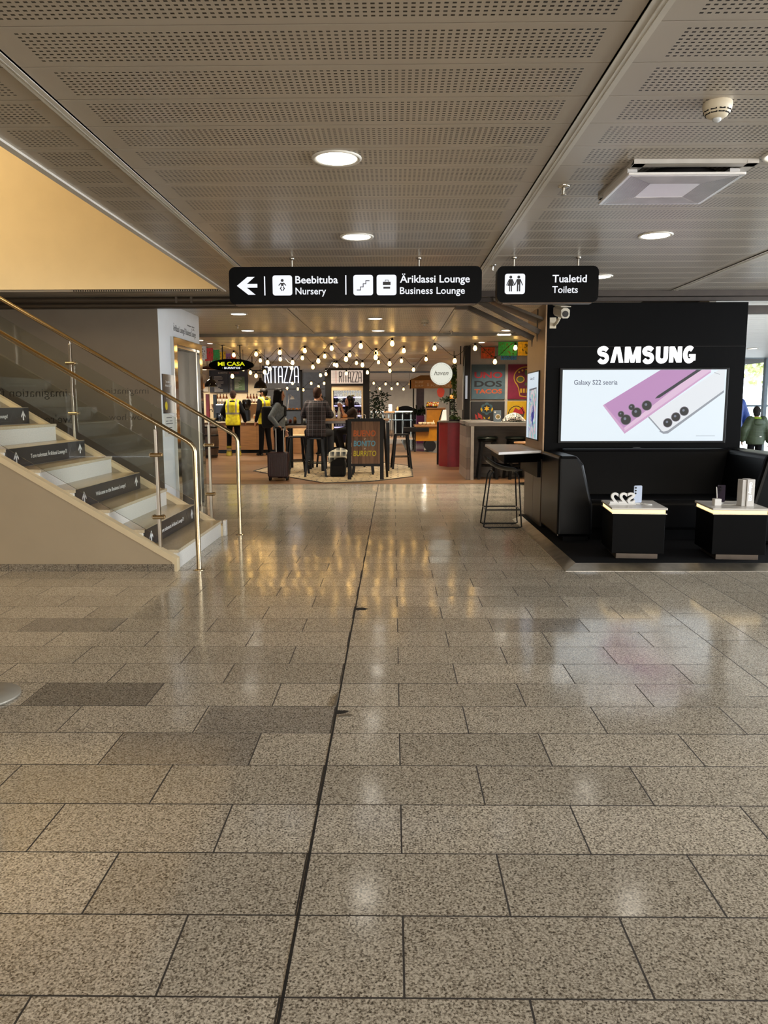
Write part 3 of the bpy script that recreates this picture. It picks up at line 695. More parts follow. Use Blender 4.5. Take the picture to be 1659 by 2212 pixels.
flat(s1, 'arrow', m_lit, *F1, [[(-1.305, 2.393), (-1.215, 2.465), (-1.155, 2.465), (-1.222, 2.408), (-1.134, 2.408), (-1.134, 2.378), (-1.222, 2.378), (-1.15, 2.32), (-1.21, 2.32)]])
flat(s1, 'divider', m_lit, *F1, [[(-1.077, 2.315), (-1.068, 2.315), (-1.068, 2.468), (-1.077, 2.468)]])
flat(s1, 'divider', m_lit, *F1, [[(-0.40, 2.318), (-0.391, 2.318), (-0.391, 2.475), (-0.40, 2.475)]])
def icon(root, x0, z0, x1, z1, shapes):
    i = flat(root, 'icon_tile', m_lit, *F1, [rrect(x0, z0, x1, z1, 0.02)])
    flat(i, 'icon', m_icon, (0, 6.5970, 0), *FX, shapes, 0.001)
cx, cz = -0.925, 2.395
icon(s1, -1.006, 2.314, -0.843, 2.476, [disc2(cx, cz + .04, .012), [(cx - .012, cz + .02), (cx + .012, cz + .02), (cx + .010, cz - .005), (cx - .010, cz - .005)]] + stroke2([(cx - .012, cz + .018), (cx - .028, cz + .002)], .008) + stroke2([(cx + .012, cz + .018), (cx + .028, cz + .002)], .008) + stroke2([(cx - .009, cz - .012), (cx - .016, cz - .025), (cx - .006, cz - .04)], .008) + stroke2([(cx + .009, cz - .012), (cx + .016, cz - .025), (cx + .006, cz - .04)], .008))
st = [(-.05, -.04), (-.022, -.04), (-.022, -.015), (0, -.015), (0, .01), (.022, .01), (.022, .035), (.05, .035)]
icon(s1, -0.333, 2.312, -0.169, 2.477, stroke2([(-0.251 + a, 2.395 + b) for a, b in st], .006))
cx = -0.055
icon(s1, -0.139, 2.312, 0.026, 2.477, [[(cx - .032, 2.395), (cx + .032, 2.395), (cx + .032, 2.42), (cx - .032, 2.42)], [(cx - .028, 2.365), (cx + .028, 2.365), (cx + .028, 2.38), (cx - .028, 2.38)]] + stroke2([(cx - .014, 2.42), (cx - .012, 2.434), (cx + .012, 2.434), (cx + .014, 2.42)], .004))
def sl(root, s, x, z, w, cap, bold): letters(root, s, (x, 6.5995, z), *FX, w, cap, m_lit, 'lettering', bold, 0.002)
sl(s1, 'Beebituba', -0.816, 2.411, 0.355, 0.060, 0.014); sl(s1, 'Nursery', -0.816, 2.322, 0.255, 0.055, 0.008)
sl(s1, 'Äriklassi Lounge', 0.055, 2.414, 0.58, 0.060, 0.014); sl(s1, 'Business Lounge', 0.055, 2.322, 0.54, 0.055, 0.008)
s2, o2 = hang_sign(0.862, 1.703, 2.248, 2.543, 'short black hanging toilets sign with a man and woman icon', (1.006, 1.541))
def fig(c, z, skirt):
    sh = [disc2(c, z + .055, .012)]
    if skirt: sh += [[(c - .010, z + .04), (c + .010, z + .04), (c + .026, z - .015), (c - .026, z - .015)], [(c - .012, z - .015), (c - .003, z - .015), (c - .003, z - .06), (c - .012, z - .06)], [(c + .003, z - .015), (c + .012, z - .015), (c + .012, z - .06), (c + .003, z - .06)]]
    else: sh += [[(c - .016, z + .04), (c + .016, z + .04), (c + .014, z - .005), (c - .014, z - .005)], [(c - .014, z - .005), (c - .003, z - .005), (c - .003, z - .06), (c - .014, z - .06)], [(c + .003, z - .005), (c + .014, z - .005), (c + .014, z - .06), (c + .003, z - .06)]]
    return sh + stroke2([(c - .013, z + .036), (c - .032, z - .008)], .007) + stroke2([(c + .013, z + .036), (c + .032, z - .008)], .007)
icon(s2, 0.926, 2.317, 1.093, 2.481, fig(0.974, 2.398, True) + fig(1.040, 2.398, False))
sl(s2, 'Tualetid', 1.320, 2.411, 0.283, 0.060, 0.014); sl(s2, 'Toilets', 1.320, 2.325, 0.212, 0.055, 0.008)
# ================================================================== PHONE STAND
PZ = 0.045                                   # platform height
m_leather = M('black_leather', '#050506', 0.32, 0, 0.15, 40, bump=0.02, spec=0.13)
m_pan = M('dark_brown_panel', '#473a2f', 0.38, 0.25, 0.08, 3)
m_tan = M('bronze_panel', '#a48463', 0.40, 0.25, 0.05, 3)
m_carpet = M('charcoal_carpet', '#141416', 0.95, 0, 0.4, 120, spec=0.1)
m_ramp = M('scuffed_steel_ramp', '#c4c0b8', 0.3, 1.0, 0.22, 9)
pl = thing('platform', 'low charcoal carpeted platform with sloping steel edges under the black seating', 'platform', (3.4, 7.6, 0))
MB().box(1.57, 5.4, 6.54, 9.55, 0, PZ).build('carpet', m_carpet, pl)
MB().extr([(1.465, 6.43, 0), (5.4, 6.43, 0), (5.4, 6.54, 0), (1.465, 6.54, 0)], (0, 0, 0.003)).add([(1.465, 6.43, 0.003), (5.4, 6.43, 0.003), (5.4, 6.545, PZ + .004), (1.575, 6.545, PZ + .004)], [(0, 1, 2, 3)]).build('front_ramp', m_ramp, pl)
MB().add([(1.465, 6.43, 0.003), (1.575, 6.545, PZ + .004), (1.575, 9.4, PZ + .004), (1.465, 9.4, 0.003)], [(0, 1, 2, 3)]).add([(1.465, 6.43, 0), (1.465, 9.4, 0), (1.465, 9.4, 0.003), (1.465, 6.43, 0.003)], [(0, 1, 2, 3)]).build('side_ramp', m_ramp, pl)
# display block
blk = thing('display_wall', 'tall black display wall with glowing white letters, bronze on its side', 'display wall', (2.72, 9.0, 0))
MB().box(1.655, 3.80, 8.50, 9.58, PZ + .006, 2.485).build('wall_body', m_black, blk, 0.003)
MB().box(1.640, 1.655, 8.503, 9.60, 0.86, 2.49).build('side_panel', m_tan, blk)
MB().box(1.640, 1.655, 8.55, 9.02, 0.05, 0.80).box(1.640, 1.655, 9.03, 9.62, 0.05, 0.80).build('side_panel', m_pan, blk)
MB().box(1.655, 3.80, 8.496, 8.5, 2.02, 2.025).build('panel_joint', m_dark, blk)
m_glow = M('glowing_letter_face', '#ffffff', 0.5, 0, 0, emit=1.8)
# rounded heavy logo letters drawn as thick strokes in a unit cell
def arc(cx, cy, rx, ry, a0, a1, n=10): return [(cx + rx * cos(radians(a0 + (a1 - a0) * i / n)), cy + ry * sin(radians(a0 + (a1 - a0) * i / n))) for i in range(n + 1)]
def thick(pts, w):
    L_, R_ = [], []
    for i, (x, y) in enumerate(pts):
        x0, y0 = pts[max(0, i - 1)]; x1, y1 = pts[min(len(pts) - 1, i + 1)]
        d = math.hypot(x1 - x0, y1 - y0) or 1; nx, ny = -(y1 - y0) / d * w / 2, (x1 - x0) / d * w / 2
        L_.append((x + nx, y + ny)); R_.append((x - nx, y - ny))
    return [[L_[i], L_[i + 1], R_[i + 1], R_[i]] for i in range(len(pts) - 1)]
S_ = arc(.5, .72, .34, .19, 20, 270, 14) + arc(.5, .28, .34, .24, 90, -160, 14)[1:]
GL = {'S': thick(S_, .27), 'U': thick([(.17, 1), (.17, .35)] + arc(.5, .33, .33, .24, 180, 360, 12) + [(.83, 1)], .3),
      'A': [[(0, 0), (.30, 0), (.5, .78), (.5, 1), (.30, 1)], [(1, 0), (.70, 0), (.5, .78), (.5, 1), (.70, 1)]],
      'M': [[(0, 0), (.24, 0), (.24, 1), (0, 1)], [(1, 0), (.76, 0), (.76, 1), (1, 1)], [(.1, 1), (.30, 1), (.60, .0), (.40, .0)], [(.9, 1), (.70, 1), (.40, .0), (.60, .0)]],
      'N': [[(0, 0), (.29, 0), (.29, 1), (0, 1)], [(1, 0), (.71, 0), (.71, 1), (1, 1)], [(0, 1), (.36, 1), (1, 0), (.64, 0)]],
      'G': thick(arc(.5, .5, .34, .41, 50, 320, 18), .29) + [[(.52, .52), (1, .52), (1, .36), (.52, .36)], [(.72, .52), (1, .52), (1, .12), (.72, .12)]]}
def logo(parent, word, x0, z0, x1, z1, widths, y):
    tot = sum(widths) + 0.16 * (len(word) - 1); u = (x1 - x0) / tot; x = x0
    for ch, w in zip(word, widths):
        flat(parent, 'logo_letter', m_glow, (0, y, 0), *FX, [[(x + a * w * u, z0 + b * (z1 - z0)) for a, b in pl_] for pl_ in GL[ch]], 0.03)
        x += (w + 0.16) * u
logo(blk, 'SAMSUNG', 2.200, 1.850, 3.252, 2.018, (1, 1.05, 1.3, 1, 1, 1, 1), 8.498)
# wide screen
scr = thing('wide_screen', 'wide lit screen showing a purple and a white phone on the black wall', 'screen', (2.71, 8.5, 1.39))
MB().box(1.80, 3.62, 8.462, 8.497, 0.985, 1.795).build('screen_bezel', m_blackm, scr, 0.004)
m_s0 = M('screen_white', '#dbe6ee', 0.4, 0, 0.04, 1.6, emit=0.98)
MB().box(1.830, 3.590, 8.459, 8.462, 1.008, 1.774).build('screen_image', m_s0, scr)
SX = lambda px: 1.824 + (px - 1213) / 352 * 1.759
SZ = lambda py: 1.774 - (py - 799) / 153 * 0.765
def sm(name, hexc, e): return M('screen_' + name, hexc, 0.4, 0, 0.03, 3, emit=e)
def sflat(name, mat, polys, k): return flat(scr, name, mat, (0, 8.459 - 0.0008 * k, 0), *FX, [[(SX(a), SZ(b)) for a, b in p] for p in polys], 0.0006)
m_pur, m_pur2, m_pur3 = sm('purple', '#b384b3', 0.95), sm('light_purple', '#d6b6d0', 0.95), sm('rose', '#c59abf', 0.95)
sflat('phone_back', m_pur, [[(1303, 875), (1425, 799.4), (1506, 799.4), (1349, 925)]], 1)
sflat('phone_edge', m_pur2, [[(1349, 925), (1506, 799.4), (1533, 799.4), (1533, 805), (1352.5, 936.5)]], 1)
sflat('phone_edge_shade', m_pur3, [[(1352, 931), (1530, 803), (1533, 805), (1352.5, 936.5)], [(1303, 875), (1306, 873), (1352, 926), (1352.5, 936.5)]], 2)
m_ph2, m_ph3 = sm('silver_white', '#e6eaef', 0.85), sm('silver_edge', '#aab0bb', 0.6)
sflat('phone_back', m_ph2, [[(1403, 900), (1550, 799.4), (1563, 799.4), (1563, 843), (1446, 931), (1437, 933), (1430, 929)]], 1)
sflat('phone_edge', m_ph3, [[(1430, 929), (1437, 932), (1446, 930), (1563, 843), (1563, 848), (1447, 936), (1437, 937), (1428, 932)], [(1402, 901), (1404, 899), (1432, 929), (1430, 931)]], 2)
sflat('stylus', sm('graphite', '#343a46', 0.35), [[(1415, 861), (1420, 855), (1502, 799.4), (1513, 799.4), (1425, 859)]], 3)
m_lens, m_lens2, m_lens3 = sm('lens_black', '#16181c', 0.25), sm('lens_ring', '#8a7f92', 0.55), sm('lens_glint', '#8c93a8', 0.5)
LN = [(1343, 894, 6), (1365.5, 879, 6), (1354, 906, 10.5), (1376.5, 890.5, 10), (1398, 875.5, 10), (1445, 913, 9), (1462, 900.5, 9), (1479.5, 888, 9)]
for a, b, r in LN:
    sflat('lens_ring', m_lens2, [disc2(a, b, r + 1.2, 18)], 3); sflat('camera_lens', m_lens, [disc2(a, b, r, 18)], 4); sflat('lens_glint', m_lens3, [disc2(a - r * .2, b - r * .2, r * .3, 10)], 5)
letters(scr, 'Galaxy S22 seeria', (SX(1239), 8.4585, SZ(830.5)), *FX, SX(1333) - SX(1239), 0.050, sm('navy_text', '#5a6488', 0.45), 'lettering', 0.003, 0.0008)
sflat('fine_print', m_ph3, [[(1508, 941), (1549, 941), (1549, 942), (1508, 942)], [(1540, 805), (1552, 809), (1552, 810), (1540, 806)]], 2)
flat(blk, 'power_label', M('dim_label', '#3a3a3c', 0.5), (2.66, 8.4615, 0.93), *FX, [rrect(-0.04, -0.01, 0.04, 0.01, 0.004)], 0.001)
# upright screen on the side
vs_ = thing('upright_screen', 'tall narrow lit screen with a colourful phone picture on the bronze side wall', 'screen', (1.64, 9.11, 1.39))
MB().box(1.628, 1.639, 8.76, 9.50, 0.995, 1.785).build('screen_bezel', m_blackm, vs_, 0.003)
MB().box(1.6265, 1.628, 8.785, 9.475, 1.01, 1.77).build('screen_image', sm('pale_blue', '#cfe0ee', 0.9), vs_)
vf = lambda name, mat, polys, k: flat(vs_, name, mat, (1.6265 - 0.0006 * k, 0, 0), (0, -1, 0), (0, 0, 1), [[(-a, b) for a, b in p] for p in polys], 0.0005)
vf('phone_outline', sm('slate', '#6f7e90', 0.5), [[(9.33, 1.01), (9.33, 1.585), (8.86, 1.60), (8.86, 1.01)]], 1)
vf('phone_picture', picture_mat('bright_blotches', ['#7fb7d8', '#e7f1f6', '#e8b6cf', '#5fc4c0', '#f2f4f7', '#3f4fb8', '#dfe9f2'], 9, 0.4, 0.6), [[(9.31, 1.01), (9.31, 1.565), (8.88, 1.58), (8.88, 1.01)]], 2)
vf('dark_splash', sm('deep_blue', '#3a3fa8', 0.5), [[(9.06, 1.42), (9.00, 1.36), (8.97, 1.26), (9.10, 1.20), (9.02, 1.14), (9.12, 1.22), (9.16, 1.30), (9.08, 1.32)]], 3)
letters(vs_, 'Galaxy S22', (1.6262, 9.30, 1.69), (0, -1, 0), (0, 0, 1), 0.28, 0.03, sm('slate_text', '#7c8799', 0.4), 'lettering', 0, 0.0006)
# counter shelf with apron
ct = thing('counter_shelf', 'white counter shelf cantilevered from the bronze side wall', 'shelf', (1.4, 9.1, 0.9))
MB().extr([(1.17, 9.86, 0.872), (1.12, 8.22, 0.872), (1.635, 8.52, 0.872), (1.635, 9.86, 0.872)], (0, 0, 0.03)).build('shelf_top', M('white_laminate', '#ece7e2', 0.22, 0, 0.04), ct, 0.006)
MB().extr([(1.24, 9.78, 0.77), (1.21, 8.42, 0.77), (1.635, 8.60, 0.77), (1.635, 9.78, 0.77)], (0, 0, 0.10)).build('apron', m_black, ct, 0.004)
MB().box(1.60, 1.637, 8.56, 9.7, 0.60, 0.775).build('bracket', m_black, ct)
# black wire bar stool
bs = thing('bar_stool', 'black shell bar stool on a thin sled frame beside the white counter shelf', 'stool', (1.27, 8.8, 0))
prof = []
for i in range(9):
    t = i / 8; x = 1.055 + 0.40 * t
    prof.append((x, 0.655 + 0.125 * (1 - t) ** 3 + 0.012 * t ** 3))
R = []
for x, z in prof:
    w = 0.185; R.append([(x, 8.86 + w * math.sin(a) , z + 0.05 * abs(math.sin(a)) ** 3 * (1 if x < 1.38 else 0.3)) for a in [(-90 + 22.5 * k) * pi / 180 for k in range(9)]] + [(x, 8.86 + w * math.sin(a), z - 0.014 + 0.05 * abs(math.sin(a)) ** 3 * (1 if x < 1.38 else 0.3)) for a in [(90 - 22.5 * k) * pi / 180 for k in range(9)]])
MB().rings(R).build('seat_shell', M('black_plastic', '#121213', 0.4), bs)
for y in (8.70, 9.02):
    MB().tube([(1.13, y + (.04 if y < 8.8 else -.04), 0.648), (1.10, y + (.03 if y < 8.8 else -.03), 0.60), (1.035, y, 0.05), (1.03, y, 0.022), (1.055, y, 0.012), (1.44, y, 0.012), (1.465, y, 0.022), (1.46, y, 0.05), (1.425, y + (.03 if y < 8.8 else -.03), 0.60), (1.40, y + (.04 if y < 8.8 else -.04), 0.648)], 0.0085, 8).tube([(1.055, y + 0.003, 0.215), (1.445, y + 0.003, 0.215)], 0.0075, 8).box(1.08, 1.11, y - 0.01, y + 0.01, 0, 0.008).box(1.39, 1.42, y - 0.01, y + 0.01, 0, 0.008).build('sled_frame', m_blackm, bs)
MB().tube([(1.055, 8.70, 0.215), (1.055, 9.02, 0.215)], 0.0075, 8).tube([(1.445, 8.70, 0.215), (1.445, 9.02, 0.215)], 0.0075, 8).build('footrest', m_blackm, bs)
MB().tube([(1.14, 8.74, 0.645), (1.14, 8.98, 0.645)], 0.008, 8).tube([(1.39, 8.74, 0.645), (1.39, 8.98, 0.645)], 0.008, 8).build('seat_bracket', m_blackm, bs)

# corner bench
so = thing('corner_bench', 'black leather corner bench wrapping three sides below the wide screen', 'bench', (2.7, 8.0, PZ))
def slab(name, pts, d, bev=0.03): return MB().extr(pts, d).build(name, m_leather, so, bev, seg=3)
slab('backrest', [(1.80, 8.455, PZ), (1.80, 8.455, 0.935), (1.80, 8.28, 0.935), (1.80, 8.16, 0.46), (1.80, 8.16, PZ)], (2.0, 0, 0), 0.035)
slab('armrest', [(1.625, 7.56, 0.10), (1.625, 7.56, 0.905), (1.80, 7.56, 0.905), (1.87, 7.56, 0.82), (1.965, 7.56, 0.44), (1.975, 7.56, 0.10)], (0, 0.89, 0), 0.03)
slab('armrest', [(3.87, 7.40, PZ), (3.87, 7.40, 0.925), (3.58, 7.40, 0.925), (3.46, 7.40, 0.46), (3.45, 7.40, PZ)], (0, 1.05, 0), 0.045)
slab('seat', [(1.95, 7.62, 0.16), (1.95, 7.62, 0.44), (1.95, 7.66, 0.465), (1.95, 8.2, 0.46), (1.95, 8.2, 0.16)], (1.55, 0, 0), 0.03)
MB().box(1.99, 3.45, 7.72, 8.2, PZ, 0.17).box(1.70, 1.95, 7.64, 8.45, PZ, 0.12).build('plinth', m_black, so)
MB().tube([(1.634, 7.58, 0.25), (1.634, 7.9, 0.25), (1.634, 8.2, 0.25)], 0.003, 6).tube([(1.634, 7.58, 0.25), (1.634, 7.575, 0.11)], 0.003, 6).build('base_trim', m_steel, so)
ob = thing('bench', 'second black leather bench end at the right edge of the platform', 'bench', (4.3, 7.6, PZ))
MB().extr([(3.92, 7.25, PZ), (3.92, 7.25, 0.93), (4.0, 7.2, 0.94), (4.7, 7.2, 0.94), (4.7, 7.2, PZ)], (0, 0.7, 0)).build('seat_block', m_leather, ob, 0.05, seg=3)

# display tables with a glowing gap
m_tt = M('white_table_top', '#d9d4cc', 0.25, 0, 0.02)
m_gap = M('warm_led_strip', '#ffe3a0', 0.5, 0, 0, emit=2.2, emhex='#ffd992')
def disp_table(cx, cy, label):
    r = thing('display_table', label, 'table', (cx, cy, PZ), radians(-5.5), 'phone display tables')
    MB().box(-0.225, 0.225, -0.26, 0.26, 0.05, 0.405).build('pedestal', m_black, r, 0.003, world=False)
    MB().box(-0.18, 0.18, -0.23, 0.22, 0.0, 0.06).build('plinth', M('bronze_plinth', '#5d5248', 0.4, 0.5), r, 0.002, world=False)
    MB().box(-0.235, 0.235, -0.27, 0.27, 0.405, 0.412).build('metal_plate', m_steel, r, 0.001, world=False)
    MB().box(-0.225, 0.225, -0.255, 0.255, 0.412, 0.442).build('light_strip', m_gap, r, world=False)
    MB().box(-0.24, 0.24, -0.275, 0.275, 0.442, 0.462).build('tabletop', m_tt, r, 0.005, world=False)
    return r
disp_table(2.185, 6.98, 'black display table with glowing gap holding the white upright numerals')
disp_table(3.05, 6.93, 'black display table with glowing gap holding the white tower box')
TZ = PZ + 0.462
n22 = thing('numeral_block', 'white upright numerals seen from behind on the left display table', 'ornament', (2.06, 6.93, TZ))
letters(n22, 'S22', (2.185, 6.93, TZ + 0.012), (-1, 0, 0), (0, 0, 1), 0.225, 0.10, m_white, 'numerals', 0.03, 0.025)
MB().box(1.95, 2.19, 6.915, 6.975, TZ, TZ + 0.012).build('base', m_white, n22, 0.002)
def phone(loc, label, hexc, rz, w=0.075, h=0.155, lens3=True):
    r = thing('display_phone', label, 'phone', loc, rz)
    mb = MB(); P = [(x, 0.0, z) for x, z in rrect(-w / 2, 0.015, w / 2, 0.015 + h, 0.009)]
    mb.extr(P, (0, 0.008, 0)); b = mb.build('phone_body', M('phone_' + hexc[1:], hexc, 0.25, 0.1, 0.05, emit=0.0), r, world=False)
    pos = [(-w * .3, h - .005), (-w * .3, h - .03), (-w * .3, h - .055)] + ([] if lens3 else [(-w * .05, h - .005), (-w * .05, h - .03)])
    for x, z in pos: MB().tube([(x, -0.003, z), (x, 0.0, z)], 0.008, 10).build('camera_lens', m_blackm, b, world=False)
    MB().box(-0.03, 0.03, 0.009, 0.05, 0, 0.008).extr([(-0.02, 0.045, 0.008), (0.02, 0.045, 0.008), (0.02, 0.012, 0.09), (-0.02, 0.012, 0.09)], (0, 0.006, 0)).build('stand', m_white, r, world=False)
    return r
phone((2.215, 6.95, TZ), 'pale blue white phone on a stand beside the white numerals', '#c3cfe6', radians(6))
phone((2.98, 6.98, TZ), 'dark purple phone leaning on its stand behind the stylus cube', '#2d2230', radians(10), lens3=False)
def cable(name, pts, r, mat, label): 
    return tag(MB().tube(pts, r, 8).build(name, mat), label, 'cable')
cable('charging_cable', [(2.24, 6.93, TZ + .012), (2.27, 6.87, TZ + .006), (2.32, 6.88, TZ + .005), (2.33, 6.92, TZ + .005), (2.28, 6.96, TZ + .006)], 0.004, m_white, 'white charging cable curled beside the pale phone')
cable('charging_cable', [(2.99, 6.96, TZ + .01), (2.95, 6.9, TZ + .005), (3.02, 6.87, TZ + .005), (3.08, 6.9, TZ + .005)], 0.004, m_white, 'white charging cable beside the white tower box')
pc = thing('pen_cube', 'small white cube holding a stylus on the right display table', 'pen holder', (2.90, 6.88, TZ))
MB().box(2.87, 2.93, 6.85, 6.91, TZ, TZ + 0.06).build('cube', m_white, pc, 0.003)
tag(MB().tube([(2.90, 6.88, TZ + 0.062), (2.893, 6.88, TZ + 0.14), (2.89, 6.88, TZ + 0.165)], [0.004, 0.005, 0.0045], 8, cap=True).build('stylus_pen', m_white), 'white stylus standing upright in the white cube', 'stylus')
tb = thing('tower_box', 'tall white box with glowing vertical lettering on the right display table', 'box', (3.14, 6.84, TZ))
MB().box(3.085, 3.12, 6.80, 6.90, TZ, TZ + 0.235).box(3.123, 3.19, 6.79, 6.90, TZ, TZ + 0.24).build('box_body', M('box_white', '#cfcbc6', 0.4), tb, 0.003)
letters(tb, 'Galaxy S22', (3.140, 6.789, TZ + 0.215), (0, 0, -1), (1, 0, 0), 0.165, 0.026, m_glow, 'lettering', 0.01, 0.001)

# surveillance camera
cc = thing('security_camera', 'off white security camera on the black wall beneath the toilets sign', 'camera', (1.72, 8.5, 2.22))
MB().box(1.68, 1.75, 8.485, 8.497, 2.215, 2.33).build('wall_plate', m_offw, cc, 0.002)
MB().tube([(1.73, 8.49, 2.25), (1.74, 8.40, 2.27), (1.75, 8.33, 2.31)], 0.017, 10).build('bracket_arm', m_offw, cc)
b = MB(); oct_ = [(-.045, -.03), (-.028, -.055), (.028, -.055), (.045, -.03), (.045, .03), (.02, .05), (-.02, .05), (-.045, .03)]
b.extr([(1.765 + a, 8.12, 2.335 + c) for a, c in oct_], (-0.02, 0.30, 0.06)).build('camera_housing', M('camera_white', '#c9c2b2', 0.4), cc, 0.004)
MB().extr([(1.765 + a * 1.08, 8.10, 2.395 + c) for a, c in ((-.048, -.004), (.048, -.004), (.048, .004), (-.048, .004))], (-0.02, 0.32, 0.06)).build('sun_shield', M('camera_white', '#c9c2b2'), cc)
MB().tube([(1.765, 8.117, 2.325), (1.765, 8.121, 2.325)], 0.032, 18).build('lens_window', M('lens_glass_black', '#08080a', 0.1), cc)

# queue-post base and cable at the left edge
qp = thing('barrier_post', 'grey round barrier post base at the left edge of the floor', 'barrier post', (-2.01, 3.56, 0))
MB().lathe([(0.001, 0.0), (0.172, 0.0), (0.178, 0.006), (0.176, 0.016), (0.05, 0.030), (0.001, 0.030)], (-2.01, 3.56, 0), 32).build('base_plate', M('grey_cast_base', '#8a8478', 0.45, 0.3), qp)
MB().tube([(-2.01, 3.56, 0.02), (-2.01, 3.56, 0.95)], 0.031, 16).build('pole', m_steel, qp)
MB().lathe([(0.001, 0.0), (0.06, 0.0), (0.055, 0.012), (0.001, 0.012)], (-2.01, 3.56, 0.03), 18).build('pole_collar', m_steel, qp)
cable('floor_cable', [(-2.2, 3.31, 0.006), (-1.98, 3.325, 0.006), (-1.90, 3.335, 0.006), (-1.855, 3.325, 0.006), (-1.845, 3.305, 0.005)], 0.006, m_white, 'short white cable end on the floor at the left edge')
# ================================================================== FOOD COURT
m_wframe = M('dark_stained_frame', '#100d0c', 0.5, 0, 0.2, spec=0.25)
m_oak = planks('pale_oak_front', '#a27448', '#8f6540', 1.2, 0.16, 0.5)
m_oakv = M('oak_veneer', '#9a6c42', 0.5, 0, 0.18, 2, stretch=(1, 12, 12))
m_top = M('pale_worktop', '#cbb99c', 0.3, 0, 0.05)
m_cream = M('cream_panel', '#d8c29a', 0.5, 0, 0.04)
m_glassb = M('bottle_dark', '#141518', 0.1, 0, 0.1, spec=0.7)

# patterned rug and paving patch
def rug_mat():
    m, N, L, p = nodes('beige_hexagon_pattern')
    t = N.new('ShaderNodeTexCoord'); s = N.new('ShaderNodeSeparateXYZ'); L.new(t.outputs['Object'], s.inputs[0])
    K = 3.6; Q = 1.7320508
    def cell(off):
        x = math_node(N, L, 'SUBTRACT', math_node(N, L, 'FRACT', math_node(N, L, 'ADD', math_node(N, L, 'MULTIPLY', s.outputs[0], K), off)), 0.5)
        y = math_node(N, L, 'MULTIPLY', math_node(N, L, 'SUBTRACT', math_node(N, L, 'FRACT', math_node(N, L, 'ADD', math_node(N, L, 'MULTIPLY', s.outputs[1], K / Q), off)), 0.5), Q)
        ax, ay = math_node(N, L, 'ABSOLUTE', x), math_node(N, L, 'ABSOLUTE', y)
        return math_node(N, L, 'MAXIMUM', ax, math_node(N, L, 'ADD', math_node(N, L, 'MULTIPLY', ax, 0.5), math_node(N, L, 'MULTIPLY', ay, 0.8660254)))
    d = math_node(N, L, 'MINIMUM', cell(0.0), cell(0.5))
    n = N.new('ShaderNodeTexNoise'); n.inputs['Scale'].default_value = 7; L.new(t.outputs['Object'], n.inputs['Vector'])
    line = math_node(N, L, 'MULTIPLY', math_node(N, L, 'GREATER_THAN', d, 0.455), math_node(N, L, 'GREATER_THAN', n.outputs['Fac'], 0.47))
    dot = math_node(N, L, 'MULTIPLY', math_node(N, L, 'LESS_THAN', d, 0.2), math_node(N, L, 'GREATER_THAN', n.outputs['Fac'], 0.56))
    n2 = N.new('ShaderNodeTexNoise'); n2.inputs['Scale'].default_value = 2; L.new(t.outputs['Object'], n2.inputs['Vector'])
    base = ramp_node(N, L, n2.outputs['Fac'], [(0.35, lin('#8f7d5e')), (0.65, lin('#ad9a78'))])
    L.new(mix_node(N, L, math_node(N, L, 'MAXIMUM', line, dot), base, lin('#2c251c')), p.inputs['Base Color']); p.inputs['Roughness'].default_value = 0.6
    return m
rug = thing('rug', 'large beige hexagon patterned floor mat under the bar tables', 'rug', (-1.3, 15.8, 0))
rp = [(0.40, 17.65), (0.38, 15.04), (-0.43, 14.05), (-1.25, 13.80), (-2.99, 16.35), (-2.7, 18.8), (-0.6, 19.2)]
MB().extr([(x, y, 0.004) for x, y in rp], (0, 0, -0.003)).build('mat', rug_mat(), rug)
mb = MB()
for (a, b) in zip(rp, rp[1:] + rp[:1]): mb.tube([(*a, 0.005), (*b, 0.005)], 0.012, 6)
mb.build('edge_strip', M('dark_edge_strip', '#2a231c', 0.5), rug)
pav = MB().extr([(x, y, 0.004) for x, y in ((0.30, 30.8), (0.37, 23.95), (1.35, 22.4), (2.4, 21.9), (2.4, 30.8))], (0, 0, -0.003))
gm = granite('grey_paver', 0, 0, 0.5, 0.5, (0.42, 0.47, 0.53)); tag(pav.build('paving_patch', gm), 'grey square paving patch under the yellow food cart', 'paving')
struct('trim_13', MB().box(-9, 5.2, 30.85, 31.4, 0.0, 0.012), M('pale_step_edge', '#b0a79b', 0.5))

# counter of the burrito stand
ck = thing('service_counter', 'oak fronted service counter with pale top behind the two people in yellow vests', 'counter', (-5.2, 22.9, 0))
MB().box(-6.4, -3.50, 22.52, 23.3, 0.10, 0.88).build('counter_front', m_oak, ck)
MB().box(-6.4, -3.47, 22.46, 23.35, 0.88, 0.925).build('worktop', m_top, ck, 0.006)
MB().box(-6.35, -3.5, 22.58, 23.25, 0, 0.10).build('kickboard', m_blackm, ck)
br_ = thing('barrel', 'dark wooden barrel beside the service counter', 'barrel', (-4.92, 20.6, 0))
MB().lathe([(0.19, 0), (0.225, 0.2), (0.24, 0.44), (0.225, 0.68), (0.19, 0.88), (0.17, 0.87), (0.001, 0.87)], (-4.92, 20.6, 0), 20).build('staves', planks('dark_barrel_wood', '#4a3423', '#3a2819', 0.9, 0.08, 0.6), br_)
for z, r in ((0.06, .205), (0.28, .236), (0.6, .236), (0.82, .208)): MB().lathe([(r - .004, -0.02), (r, -0.02), (r - .001, 0.02), (r - .006, 0.02)], (-4.92, 20.6, z), 20).build('hoop', m_blackm, br_)
